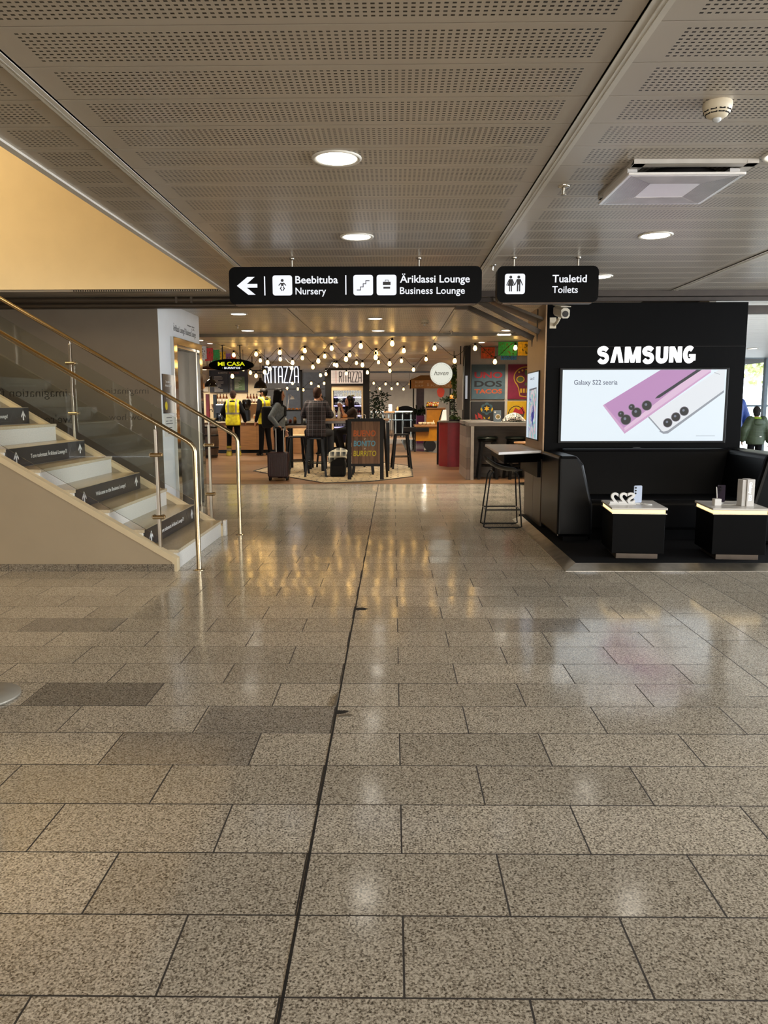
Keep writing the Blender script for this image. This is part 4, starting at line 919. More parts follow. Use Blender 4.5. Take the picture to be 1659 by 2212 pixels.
# menu boards
m_board = M('navy_menu_board', '#23242c', 0.5)
m_txt = M('menu_white_print', '#c9c6be', 0.5)
bd = thing('menu_board', 'wide dark menu board with a green panel on the cream wall', 'menu board', (-5.37, 25.28, 1.8))
MB().box(-5.98, -5.37, 25.25, 25.29, 1.80, 2.545).box(-5.36, -4.73, 25.25, 25.29, 1.80, 2.545).build('board', m_board, bd, 0.004)
flat(bd, 'green_panel', M('menu_green', '#5c7350', 0.5), (0, 25.25, 0), *FX, [[(-5.17, 1.87), (-4.83, 1.87), (-4.83, 2.31), (-5.17, 2.31)]], 0.003)
letters(bd, 'BUURRITOD', (-5.68, 25.249, 2.40), *FX, 0.30, 0.05, m_txt, 'lettering', 0, 0.002); letters(bd, 'NACHOD', (-5.32, 25.249, 2.40), *FX, 0.32, 0.05, M('menu_red_print', '#c8674e', 0.5), 'lettering', 0, 0.002)
random.seed(5); tl = []
for i in range(12):
    z = 2.30 - 0.042 * i; w = 0.12 + 0.2 * random.random()
    tl.append([(-5.82, z), (-5.82 + w, z), (-5.82 + w, z + .014), (-5.82, z + .014)]); tl.append([(-5.30, z), (-5.24, z), (-5.24, z + .012), (-5.30, z + .012)])
    w2 = 0.1 + .14 * random.random(); tl.append([(-5.15, 2.28 - .033 * i), (-5.15 + w2, 2.28 - .033 * i), (-5.15 + w2, 2.29 - .033 * i), (-5.15, 2.29 - .033 * i)])
flat(bd, 'menu_line', m_txt, (0, 25.2465, 0), *FX, tl, 0.001)
bp = thing('poster', 'pale poster with round pictures left of the dark menu board', 'poster', (-6.2, 25.28, 1.8))
MB().box(-6.36, -6.02, 25.26, 25.29, 1.83, 2.56).build('sheet', M('pale_grey_print', '#b9b2a6', 0.6), bp)
flat(bp, 'picture', M('poster_cream_disc', '#d9cdb4', 0.6), (0, 25.259, 0), *FX, [disc2(-6.17, 2.30, .09)], 0.002); flat(bp, 'picture', picture_mat('food_picture', ['#8a4b22', '#c98a4a', '#5a3316'], 9), (0, 25.259, 0), *FX, [disc2(-6.22, 2.02, .11)], 0.002)
# back shelf, taps, machines on the counter
m_red = M('red_column', '#8f1413', 0.35); m_mach = M('black_machine', '#141416', 0.3, 0.2)
sh = thing('wall_shelf', 'long cream shelf on the tiled wall under the menu boards', 'shelf', (-5.2, 25.1, 1.42))
MB().box(-5.95, -4.2, 24.98, 25.29, 1.43, 1.46).build('board', m_cream, sh); 
for x in (-5.8, -5.0, -4.3): MB().box(x - .01, x + .01, 25.0, 25.29, 1.33, 1.43).build('bracket', m_blackm, sh)
def obj1(name, mb, mat, label, cat, group=None, bevel=0.0): return tag(mb.build(name, mat, None, bevel), label, cat, group)
tower = thing('tap_column', 'red beverage column standing on the service counter', 'tap column', (-5.5, 22.95, 0.925)); MB().box(-5.55, -5.45, 22.9, 23.0, 0.925, 1.72).build('column', m_red, tower, 0.01); MB().tube([(-5.45, 22.93, 1.25), (-5.38, 22.92, 1.27), (-5.36, 22.91, 1.2)], 0.012, 8).build('spout', m_blackm, tower)
tower = thing('tap_column', 'dark green beverage column beside the red one', 'tap column', (-5.28, 22.95, 0.925)); MB().box(-5.33, -5.23, 22.9, 23.0, 0.925, 1.71).build('column', M('dark_green_column', '#141d17', 0.35), tower, 0.01); MB().tube([(-5.23, 22.93, 1.25), (-5.18, 22.92, 1.24), (-5.17, 22.91, 1.18)], 0.012, 8).build('spout', m_blackm, tower)
cm = thing('coffee_machine', 'black coffee machine on the service counter behind the vested person', 'coffee machine', (-4.95, 23.0, 0.925))
MB().box(-5.25, -4.62, 22.75, 23.2, 1.15, 1.40).box(-5.25, -4.62, 22.95, 23.2, 0.945, 1.15).box(-5.27, -4.60, 22.7, 23.2, 0.925, 0.95).build('body', m_mach, cm, 0.01)
for x in (-5.1, -4.78): MB().tube([(x, 22.8, 1.15), (x, 22.8, 1.08)], 0.03, 10).tube([(x, 22.8, 1.10), (x, 22.62, 1.09)], 0.012, 8).build('portafilter', m_chrome, cm)
MB().box(-5.22, -4.65, 22.8, 23.15, 1.40, 1.42).build('cup_rail', m_chrome, cm)
gr = thing('coffee_grinder', 'black coffee grinder with round hopper right of the vested person', 'coffee grinder', (-4.36, 23.0, 0.925))
MB().box(-4.45, -4.27, 22.9, 23.12, 0.925, 1.25).build('body', m_mach, gr, 0.02); MB().lathe([(0.06, 1.25), (0.13, 1.40), (0.135, 1.52), (0.11, 1.56), (0.001, 1.56)], (-4.36, 23.0, 0), 18).build('hopper', M('smoked_hopper', '#1f1a17', 0.15), gr)
random.seed(11)
def cup(x, y, z, h, r, mat, label, group, lid=None):
    o = MB().lathe([(r * .75, 0), (r, h), (r * .92, h), (r * .68, 0.006), (0.001, 0.006)], (0, 0, 0), 12).build('cup', mat, None); o.location = (x, y, z); return tag(o, label, 'cup', group)
m_paper = M('paper_cup_white', '#d9d0c0', 0.6)
for i in range(7): cup(-5.18 + i * 0.085, 23.0, 1.42, 0.09, 0.036, m_paper, 'white cup lined up on top of the coffee machine', 'cups on the coffee machine')
def bottle_proto(mat, h=0.26, r=0.034, cap='#c0392b', label_mat=None):
    b = thing('bottle', 'x', 'bottle')
    MB().lathe([(0.001, 0), (r, 0), (r, h * .58), (r * .42, h * .78), (r * .40, h * .93), (0.001, h * .93)], (0, 0, 0), 12).build('body', mat, b, world=False)
    MB().lathe([(r * .45, h * .92), (r * .45, h), (0.001, h)], (0, 0, 0), 10).build('cap', M('cap_' + cap[1:], cap, 0.4), b, world=False)
    if label_mat: MB().lathe([(r * 1.02, h * .18), (r * 1.02, h * .46)], (0, 0, 0), 12).build('wrap_label', label_mat, b, world=False)
    return b
m_syr = M('amber_syrup', '#5a2d12', 0.15); m_lab = M('bottle_label_white', '#cfcabf', 0.5)
bt = bottle_proto(m_syr, 0.30, 0.038, '#1a1a1a', m_lab)
for i in range(8):
    x = -5.70 + i * 0.10 if i < 4 else -4.72 + (i - 4) * 0.10
    lab = 'dark syrup bottle on the wall shelf, left cluster' if i < 4 else 'dark syrup bottle on the wall shelf, right cluster'
    if i == 0: bt.location = (x, 25.1, 1.46); bt['label'] = lab; bt['group'] = 'bottles on the wall shelf'
    else: dup(bt, (x, 25.1, 1.46), None, lab, 'bottles on the wall shelf')
for i in range(5): 
    g = MB().lathe([(0.001, 0), (.035, 0), (.012, .01), (.010, .09), (.045, .14), (.038, .22), (.034, .22), (.04, .14), (.001, .10)], (0, 0, 0), 12).build('wine_glass', M('clear_glassware', '#c9c2b0', 0.08, 0, 0.05)); g.location = (-4.35 + i * .085, 25.1, 1.46); tag(g, 'stemmed glass in the row at the shelf end', 'glass', 'glasses on the wall shelf')
tr = thing('napkin_box', 'small cream box on the service counter right of the vested person', 'box', (-4.0, 22.8, 0.925)); MB().box(-4.12, -3.92, 22.7, 22.85, 0.925, 1.12).build('box', m_cream, tr, 0.004); MB().box(-4.10, -3.94, 22.69, 22.70, 1.0, 1.08).build('print', M('orange_print', '#b9702c', 0.5), tr)
obj1('worktop_bowl', MB().lathe([(0.05, 0), (0.16, 0.10), (0.15, 0.10), (0.04, 0.015), (0.001, 0.015)], (-5.35, 22.75, 0.925), 18), m_cream, 'cream bowl at the left end of the service counter', 'bowl')
kn = thing('kettle', 'small dark jug on the service counter by the cream bowl', 'jug', (-5.02, 22.62, 0.925)); MB().lathe([(0.05, 0), (0.062, 0.06), (0.05, 0.14), (0.001, 0.14)], (-5.02, 22.62, 0.925), 14).build('body', m_mach, kn); MB().tube([(-4.97, 22.62, 1.04), (-4.92, 22.62, 1.02), (-4.93, 22.62, 0.96), (-4.97, 22.62, 0.95)], 0.008, 6).build('handle', m_mach, kn)
# pendant lamps
def pendant(x, y, z, lab):
    r = thing('pendant_lamp', lab, 'lamp', (x, y, z))
    MB().lathe([(0.178, 0.0), (0.176, 0.03), (0.155, 0.10), (0.11, 0.16), (0.055, 0.195), (0.04, 0.21), (0.035, 0.27), (0.001, 0.275), ], (x, y, z), 24).build('lamp_shade', M('gloss_black_shade', '#0d0c0c', 0.15), r)
    MB().lathe([(0.17, 0.004), (0.150, 0.09), (0.10, 0.15), (0.001, 0.17)], (x, y, z), 24).build('shade_lining', M('white_lining', '#f0e3c8', 0.6), r)
    MB().ball((x, y, z + 0.06), 0.04).build('bulb', M('pendant_bulb', '#ffdf9e', 0.5, emit=14), r)
    MB().tube([(x, y, z + 0.27), (x, y, CZ)], 0.006, 6).build('cord', m_blackm, r)
pendant(-4.83, 20.6, 1.88, 'black dome pendant lamp in front of the menu board'); pendant(-3.52, 20.6, 1.84, 'black dome pendant lamp above the person in the dark cap')
tag(MB().lathe([(0.04, 0.0), (0.05, -0.05), (0.012, -0.10), (0.001, -0.10)], (-3.55, 19.6, 2.42), 10).tube([(-3.55, 19.6, 2.42), (-3.55, 19.6, CZ)], 0.012, 8).build('track_spotlight', m_blackm), 'small black ceiling spotlight behind the oval sign', 'spotlight')
rl = thing('red_dish_lamp', 'wide red dish lamp under the paper flags by the lift', 'lamp', (-5.3, 20.0, 2.33)); MB().lathe([(0.30, 0), (0.29, 0.015), (0.12, 0.07), (0.03, 0.10), (0.001, 0.10)], (-4.78, 20.0, 2.30), 24).build('lamp_shade', M('oxblood_shade', '#4a1512', 0.3), rl); MB().ball((-4.85, 20.0, 2.31), 0.06, 0.06, 0.02).build('bulb', M('pendant_bulb', '#ffdf9e'), rl); MB().tube([(-4.78, 20.0, 2.4), (-4.78, 20.0, CZ)], 0.008, 6).build('cord', m_blackm, rl)
# oval sign
ov = thing('oval_sign', 'black oval hanging sign with lit yellow and white lettering', 'sign', (-3.32, 16.0, 2.2))
MB().extr([(x, 15.96, z) for x, z in disc2(-3.32, 2.213, 0.465, 36, 0.125)], (0, 0.08, 0)).build('sign_panel', m_sign, ov)
for x in (-3.50, -3.14): MB().tube([(x, 16.0, 2.30), (x, 16.0, CZ - .006)], 0.012, 8).box(x - .05, x + .05, 15.98, 16.02, CZ - .012, CZ - .001).build('hanging_rod', m_blackm, ov)
letters(ov, 'MI CASA', (-3.59, 15.958, 2.20), *FX, 0.55, 0.078, M('lit_yellow', '#e8e71c', 0.5, emit=0.9), 'lettering', 0.016, 0.008)
letters(ov, '· BURRITOS ·', (-3.50, 15.958, 2.135), *FX, 0.40, 0.04, m_lit, 'lettering', 0.016, 0.006)
# paper flags
def flags(pts, label0, group, facing=None):
    cols = {'green': '#2f9a4a', 'yellow': '#e3b321', 'orange': '#d8572a', 'blue': '#4d95cc', 'white': '#d9d5cc', 'red': '#cc3b34', 'purple': '#8d5c8e', 'pink': '#c65f8f'}
    for (x, y, z, w, h, c, yaw, lab) in pts:
        r = thing('paper_flag', lab, 'paper flag', (x, y, z), yaw, group)
        m = M('tissue_' + c, cols[c], 0.7, 0, 0.25, 22); sheet = []
        n = 8; edge = [(-w / 2, 0), (w / 2, 0)] + [(w / 2 - w * (i + (0.5 if k else 0)) / n, -h - (0.0 if k else -0.012)) for i in range(n) for k in (0, 1)] + [(-w / 2, -h + 0.012)]
        hl = []
        random.seed(int(abs(x * 100)) + int(z * 10))
        MB().extr([(a, 0, b) for a, b in edge], (0, 0.002, 0)).build('sheet', m, r, world=False)
        mb = MB()
        for _ in range(16):
            a = (random.random() - .5) * w * .8; b = -h * (0.15 + .7 * random.random()); s = 0.010 + .008 * random.random()
            mb.extr([(a - s, -0.0015, b), (a, -0.0015, b - s * 1.3), (a + s, -0.0015, b), (a, -0.0015, b + s * 1.3)], (0, 0.0012, 0))
        mb.build('cut_out', M('flag_cut', '#e9e2d0' if c in ('green', 'orange', 'blue', 'red', 'purple') else '#6a5418', 0.7), r, world=False)
flags([(-3.93, 16.07, 2.60, 0.30, 0.27, 'white', -0.75, 'white paper flag nearest the lift wall'), (-3.92, 16.6, 2.60, 0.3, 0.27, 'red', -0.75, 'red paper flag next to the white one by the lift'), (-3.90, 17.15, 2.60, 0.3, 0.27, 'green', -0.75, 'green paper flag in the row by the lift'),
       (-3.90, 17.75, 2.60, 0.3, 0.27, 'yellow', -0.75, 'orange yellow paper flag in the row above the oval sign'), (-3.92, 18.4, 2.60, 0.3, 0.27, 'purple', -0.75, 'purple paper flag in the row above the oval sign'), (-3.94, 19.1, 2.60, 0.3, 0.27, 'orange', -0.75, 'orange red paper flag at the far end of the row above the oval sign')], '', 'paper flags by the burrito stand')
flags([(2.00, 16.6, 2.60, 0.29, 0.24, 'orange', 0, 'orange paper flag before the grey wall'), (2.21, 15.2, 2.60, 0.36, 0.27, 'green', 0, 'green paper flag in front of the grey wall'), (2.44, 16.6, 2.58, 0.34, 0.25, 'blue', 0, 'blue paper flag behind the green and yellow ones'), (2.55, 15.2, 2.60, 0.28, 0.27, 'yellow', 0, 'yellow paper flag touching the bronze side wall')], '', 'paper flags by the taco wall')
for nm, a, b, lab in ((1, (-3.93, 15.9, 2.602), (-3.94, 19.3, 2.602), 'dark string holding the paper flags by the lift'), (2, (1.8, 15.2, 2.602), (2.75, 15.2, 2.602), 'dark string holding the green and yellow paper flags'), (3, (1.8, 16.6, 2.602), (2.75, 16.6, 2.602), 'dark string holding the orange and blue paper flags')):
    tag(MB().tube([a, b], 0.004, 6).build('flag_string', m_blackm), lab, 'string')

# cafe with the tall neon name
m_frame = M('black_steel_frame', '#121110', 0.5, 0.2)
fr = thing('cafe_frame', 'black steel frame structure carrying the tall lit cafe letters', 'frame', (-3.1, 22.0, 0))
MB().box(-2.63, -2.57, 21.97, 22.03, 0, 2.37).build('post', m_frame, fr)
MB().box(-3.70, -3.66, 21.97, 22.03, 0.9, 2.5).build('post', m_frame, fr)
MB().box(-4.05, -2.57, 21.97, 22.03, 2.34, 2.375).box(-4.05, -3.66, 21.97, 22.03, 2.275, 2.30).box(-3.66, -1.95, 21.98, 22.02, 1.83, 1.85).build('rail', m_frame, fr)
MB().box(-3.68, -2.64, 22.0, 22.03, 2.05, 2.49).build('letter_board', M('smoked_letter_board', '#1b1a22', 0.4), fr)
m_neon = M('neon_white', '#f2f4ff', 0.5, emit=1.5)
# tall narrow stroke letters
ST = {'R': [[(0, 0), (0, 1), (.75, 1), (1, .93), (1, .62), (.75, .55), (0, .55)], [(.55, .55), (1, 0)]], 'I': [[(.5, 0), (.5, 1)]], 'T': [[(0, 1), (1, 1)], [(.5, 0), (.5, 1)]],
      'A': [[(0, 0), (0, .85), (.2, 1), (.8, 1), (1, .85), (1, 0)], [(0, .4), (1, .4)]], 'Z': [[(0, 1), (1, 1), (0, 0), (1, 0)]]}
def tall(parent, word, x0, x1, z0, z1, y, mat, w, depth=0.02):
    n = len(word); units = [0.35 if c == 'I' else 1 for c in word]; tot = sum(units) + 0.45 * (n - 1); u = (x1 - x0) / tot; x = x0
    for c, k in zip(word, units):
        P = []
        for s in ST[c]: P += stroke2([(x + a * k * u, z0 + b * (z1 - z0)) for a, b in s], w)
        flat(parent, 'letter', mat, (0, y, 0), *FX, P, depth); x += (k + .45) * u
tall(fr, 'RITAZZA', -3.62, -2.68, 2.02, 2.46, 21.96, m_neon, 0.024)
# bar counter behind: pastry display
pc_ = thing('pastry_counter', 'black cafe counter with glass pastry case and timber shelf', 'counter', (-2.7, 22.8, 0))
MB().box(-3.4, -2.0, 22.3, 23.0, 0.0, 0.80).build('counter_base', m_oakv, pc_, 0.005)
MB().box(-3.45, -1.95, 22.25, 23.05, 0.80, 0.86).build('worktop', m_wframe, pc_, 0.004)
MB().box(-3.4, -2.0, 22.32, 22.35, 0.86, 1.22).build('case_glass', m_pane, pc_)
MB().box(-3.4, -2.0, 22.4, 22.9, 1.22, 1.25).box(-3.4, -3.37, 22.4, 22.9, .86, 1.22).box(-2.03, -2.0, 22.4, 22.9, .86, 1.22).build('case_shelf', m_wframe, pc_)
m_past = M('golden_pastry', '#b9783a', 0.6, 0, 0.25, 30); random.seed(2)
for i in range(9):
    o = MB().ball((0, 0, 0.03), 0.05, 0.045, 0.032, 10, 6).build('pastry', m_past); o.location = (-3.25 + i * 0.11, 22.55, 1.25); tag(o, 'golden pastry on top of the cafe case', 'pastry', 'pastries on the cafe case')
m_jar = [M('jar_red', '#7a241a', 0.3), M('jar_dark', '#191514', 0.3), M('jar_white', '#b9b2a6', 0.4), M('jar_amber', '#8a5420', 0.3)]
for i, (x, k, h) in enumerate(((-3.15, 2, .16), (-3.02, 0, .12), (-2.88, 3, .20), (-2.62, 2, .14), (-2.45, 1, .12), (-2.3, 3, .15), (-2.12, 2, .13))):
    o = MB().lathe([(0.001, 0), (.05, 0), (.05, h * .8), (.035, h * .9), (.035, h), (.001, h)], (0, 0, 0), 12).build('jar', m_jar[k]); o.location = (x, 22.6, 0.86)
    tag(o, ['white jar in the cafe case, leftmost', 'red jar in the cafe case', 'amber jar in the cafe case, left half', 'white jar in the middle of the cafe case', 'dark jar in the cafe case', 'amber jar in the cafe case, right half', 'white jar in the cafe case, rightmost'][i], 'jar', 'jars in the cafe case')
for i, (x, w, h) in enumerate(((-2.55, .1, .14), (-2.28, .22, .28), (-2.02, .08, .34))):
    tag(MB().box(x, x + w, 22.6, 22.75, 1.25, 1.25 + h).build('equipment_box', m_mach, None, 0.006), ['small dark box on the cafe case', 'square dark till screen on the cafe case', 'tall dark box on the cafe case by the frame'][i], 'box')
dlp = thing('desk_lamp', 'white angled desk lamp on the cafe case', 'lamp', (-3.05, 22.7, 1.25)); MB().tube([(-3.1, 22.7, 1.25), (-3.05, 22.7, 1.72), (-2.98, 22.7, 1.66)], 0.012, 8).build('arm', m_white, dlp); MB().lathe([(0.08, 0), (0.03, 0.09), (0.001, 0.1)], (-2.96, 22.7, 1.56), 14).build('lamp_shade', m_white, dlp)
# low table and bench pieces between the travellers
lt = thing('side_table', 'low table with pale top behind the traveller with the suitcase', 'table', (-2.42, 19.2, 0))
MB().box(-2.66, -2.2, 18.95, 19.6, 0.62, 0.66).build('tabletop', M('pale_maple', '#d9b98c', 0.35), lt, 0.004)
MB().box(-2.66, -2.2, 19.55, 19.6, 0.66, 0.86).build('back_panel', _mats['pale_maple'], lt)
for x in (-2.63, -2.23):
    for y in (18.98, 19.56): MB().box(x - .025, x + .025, y - .025, y + .025, 0, 0.62).build('leg', m_blackm, lt)

# drinks fridge in a black housing
fg = thing('drinks_fridge', 'tall glass door drinks fridge in a black housing with a cafe name panel on top', 'fridge', (-1.31, 22.4, 0))
MB().box(-1.93, -1.76, 22.0, 22.7, 0, 2.42).box(-0.86, -0.69, 22.0, 22.7, 0, 2.42).box(-1.76, -0.86, 22.0, 22.7, 2.36, 2.42).box(-1.76, -0.86, 22.0, 22.7, 1.93, 1.99).box(-1.76, -0.86, 22.62, 22.7, 0, 2.4).build('housing', m_wframe, fg, 0.004)
nb = MB().box(-1.76, -0.86, 22.02, 22.06, 1.99, 2.36).build('name_panel', M('lit_name_panel', '#f1d8c4', 0.5, emit=0.75), fg)
flat(nb, 'panel_line', M('panel_red', '#b5442e', 0.5), (0, 22.019, 0), *FX, [[(-1.63, 2.0), (-1.615, 2.0), (-1.615, 2.35), (-1.63, 2.35)]], 0.002)
flat(nb, 'panel_tile_joint', M('panel_joint', '#8d7a6c', 0.5), (0, 22.019, 0), *FX, [[(-1.76, z), (-.86, z), (-.86, z + .003), (-1.76, z + .003)] for z in (2.08, 2.17, 2.26)] + [[(x, 2.0), (x + .003, 2.0), (x + .003, 2.35), (x, 2.35)] for x in (-1.70, -1.665)], 0.001)
tall(nb, 'RITAZZA', -1.53, -0.91, 2.035, 2.315, 22.018, M('panel_letter', '#2a2430', 0.5), 0.022, 0.004)
MB().box(-1.76, -0.86, 22.05, 22.08, 1.80, 1.93).build('fridge_header', m_cream, fg)
MB().box(-1.76, -1.71, 22.05, 22.10, 0.3, 1.80).box(-0.91, -0.86, 22.05, 22.10, 0.3, 1.80).box(-1.76, -.86, 22.05, 22.1, 0.2, 0.32).build('door_frame', m_cream, fg)
MB().box(-1.71, -0.91, 22.06, 22.07, 0.32, 1.80).build('door_glass', m_pane, fg)
MB().box(-1.72, -0.90, 22.55, 22.6, 0.3, 1.80).build('back_panel', M('blue_violet_interior', '#2a2b52', 0.5), fg)
m_led = M('fridge_led', '#c9bdf5', 0.5, emit=1.7)
for z in (0.75, 1.08, 1.36, 1.60):
    s_ = MB().box(-1.70, -0.92, 22.14, 22.55, z, z + 0.012).build('fridge_shelf', m_white, fg)
    MB().box(-1.70, -0.92, 22.12, 22.14, z - 0.01, z + 0.025).build('shelf_light', m_led, s_)
protos = [bottle_proto(m_glassb, 0.20, 0.030, '#c9c9c9', m_lab), bottle_proto(M('drink_yellow', '#c9b226', 0.25), 0.18, 0.032, '#e8e0c0'), bottle_proto(M('drink_red', '#8c1f22', 0.25), 0.18, 0.030, '#d8d8d8', m_lab)]
used = [False] * 3
rows = [(1.612, lambda i: 0 if i < 3 else 1, ('dark bottle at the left of the top fridge shelf', 'yellow bottle on the top fridge shelf')), (1.372, lambda i: 0, ('dark bottle on the second fridge shelf',) * 2), (1.092, lambda i: 2, ('red bottle on the third fridge shelf',) * 3), (0.762, lambda i: 0, ('dark bottle on the bottom visible fridge shelf',) * 2)]
for z, kf, labs in rows:
    for i in range(10):
        k = kf(i); lab = labs[min(k, len(labs) - 1)]; p_ = (-1.655 + i * 0.0765, 22.24, z)
        if not used[k]: protos[k].location = p_; protos[k]['label'] = lab; protos[k]['group'] = 'bottles in the drinks fridge'; used[k] = True
        else: dup(protos[k], p_, None, lab, 'bottles in the drinks fridge')

# high bar tables and metal stools
m_btop = M('oiled_table_top', '#7d5c3e', 0.35, 0, 0.15, 2, stretch=(1, 8, 1)); m_cool = M('pale_grey_top', '#b9b2a8', 0.3)
bt_ = thing('bar_table', 'high bar table with black legs behind the chalkboard style stand', 'table', (-0.8, 16.6, 0))
MB().box(-1.62, -0.09, 16.30, 17.0, 1.06, 1.105).build('tabletop', m_btop, bt_, 0.005); MB().box(-1.55, -0.12, 16.36, 16.94, 1.01, 1.06).build('apron', m_cool, bt_)
for x in (-1.5, -0.12):
    for y in (16.36, 16.94): MB().box(x - .035, x + .035, y - .035, y + .035, 0, 1.02).build('leg', m_blackm, bt_)
MB().box(-0.135, -0.105, 16.39, 16.9, 0.30, 0.34).box(-0.135, -0.105, 16.39, 16.9, 0.66, 0.70).build('footrail', m_blackm, bt_)
def metal_stool(h=0.76):
    r = thing('metal_stool', 'x', 'stool')
    MB().extr([(x, y, h - 0.03) for x, y in rrect(-.16, -.16, .16, .16, .05)], (0, 0, 0.03)).build('seat', m_blackm, r, 0.004, world=False)
    for sx in (-1, 1):
        for sy in (-1, 1):
            MB().extr([(sx * .13 - .022, sy * .13 - .022, h - .03), (sx * .13 + .022, sy * .13 - .022, h - .03), (sx * .13 + .022, sy * .13 + .022, h - .03), (sx * .13 - .022, sy * .13 + .022, h - .03)], (sx * .075, sy * .075, -(h - .03))).build('leg', m_blackm, r, world=False)
    q = .175; MB().tube([(-q, -q, .26), (q, -q, .26), (q, q, .26), (-q, q, .26), (-q, -q, .26)], 0.010, 6).build('footrest', m_blackm, r, world=False)
    return r
ms = metal_stool(); ms.location = (-1.55, 15.25, 0.004); ms.rotation_euler = (0, 0, 0.1); ms['label'] = 'black metal stool under the seated person in the plaid shirt'; ms['group'] = 'metal stools at the bar tables'
for x, y, a, lab in ((-0.90, 17.55, .2, 'black metal stool under the seated woman behind the table'), (-1.55, 17.6, .1, 'black metal stool under the half hidden person'), (-2.0, 15.9, .3, 'empty black metal stool between suitcase and plaid shirt'), (-0.62, 15.7, .0, 'empty black metal stool behind the sandwich board'), (0.17, 17.05, .1, 'empty black metal stool at the right end of the bar table')):
    dup(ms, (x, y, 0.004), a, lab)
t2 = thing('bar_table', 'second high bar table farther left, behind the suitcase', 'table', (-2.05, 16.9, 0))
MB().box(-2.35, -1.75, 16.75, 17.3, 0.90, 0.945).build('tabletop', m_btop, t2, 0.004)
for x in (-2.28, -1.82):
    for y in (16.82, 17.23): MB().box(x - .03, x + .03, y - .03, y + .03, 0, 0.90).build('leg', m_blackm, t2)
def tumbler(x, y, z, h, r, mat, label, cat='glass'): 
    o = MB().lathe([(0.001, 0), (r, 0), (r * 1.1, h), (r, h), (r * .9, 0.008), (.001, .008)], (x, y, z), 12).build('drinking_glass', mat); return tag(o, label, cat)
m_cg = M('clear_glassware', '#c9c2b0')
for i, x in enumerate((-1.27, -1.17)):
    b_ = thing('water_bottle', ['clear glass bottle on the bar table, left of the pair', 'clear glass bottle on the bar table, right of the pair'][i], 'bottle', (x, 16.6, 1.105)); MB().lathe([(0.001, 0), (.035, 0), (.035, .14), (.014, .19), (.014, .25), (.001, .25)], (x, 16.6, 1.105), 14).build('body', m_cg, b_)
pt = thing('food_tray', 'wooden food board with a roll before the seated woman', 'tray', (-1.05, 16.7, 1.105)); MB().box(-1.25, -0.85, 16.6, 16.8, 1.105, 1.12).build('board', m_oakv, pt, 0.004); 
tag(MB().ball((-1.05, 16.7, 1.15), .06, .05, .03).build('bread_roll', m_past), 'pale roll on the wooden food board', 'food')
wr = thing('cutlery_holder', 'small wire holder on the bar table right of the seated woman', 'holder', (-0.72, 16.6, 1.105))
MB().tube([(-0.78, 16.6, 1.11), (-0.78, 16.6, 1.18), (-0.74, 16.6, 1.2), (-0.70, 16.6, 1.18), (-0.70, 16.6, 1.11)], 0.007, 8).tube([(-0.68, 16.65, 1.11), (-0.68, 16.65, 1.18), (-0.64, 16.65, 1.2), (-0.60, 16.65, 1.18), (-0.60, 16.65, 1.11)], 0.007, 8).build('wire_loop', m_chrome, wr)

# sandwich board
ab = thing('sandwich_board', 'dark framed sandwich board with a wooden face and coloured lettering', 'sandwich board', (-0.52, 14.6, 0))
m_plank = planks('weathered_plank', '#86664e', '#614737', 1.6, 0.075, 0.7, vertical=True)
tilt = lambda z: 14.46 + 0.085 * z
def board(y0, y1, mat, x0, x1, z0, z1): return MB().extr([(x0, tilt(z0) + y0, z0), (x1, tilt(z0) + y0, z0), (x1, tilt(z1) + y0, z1), (x0, tilt(z1) + y0, z1)], (0, y1 - y0, 0))
board(0.012, 0.03, None, -0.79, -0.255, 0.28, 1.10).build('board_face', m_plank, ab)
mb = MB()
for x0, x1 in ((-0.865, -0.795), (-0.255, -0.185)): mb.extr([(x0, tilt(0), 0), (x1, tilt(0), 0), (x1, tilt(1.15), 1.15), (x0, tilt(1.15), 1.15)], (0, 0.045, 0))
for z0, z1 in ((1.09, 1.15), (0.25, 0.30)): mb.extr([(-0.8, tilt(z0), z0), (-0.25, tilt(z0), z0), (-0.25, tilt(z1), z1), (-0.8, tilt(z1), z1)], (0, 0.045, 0))
mb.build('face_frame', m_wframe, ab)
mb = MB()
for x0, x1 in ((-0.845, -0.80), (-0.25, -0.10)): mb.extr([(x1 - .045, 14.95, 0), (x1, 14.95, 0), (x1 - .06, 14.58, 1.12), (x1 - .105, 14.58, 1.12)], (0, 0.04, 0))
mb.build('support_leg', m_wframe, ab)
vup = (0, 0.085, 1)
def bl(s, z, x0, w, cap, hexc, b): letters(ab, s, (x0, tilt(z) + 0.010, z), (1, 0, 0), vup, w, cap, M('chalk_' + hexc[1:], hexc, 0.7), 'lettering', b, 0.003, 0.08)
bl('BUENO', 0.815, -0.755, 0.42, 0.115, '#c4622f', 0.02); bl('BONITO', 0.63, -0.75, 0.41, 0.105, '#5b9dbb', 0.02); bl('BURRITO', 0.445, -0.755, 0.43, 0.10, '#c9bd31', 0.012); bl('y', 0.755, -0.56, 0.04, 0.03, '#cfc6b6', 0); bl('y', 0.575, -0.56, 0.04, 0.03, '#cfc6b6', 0)

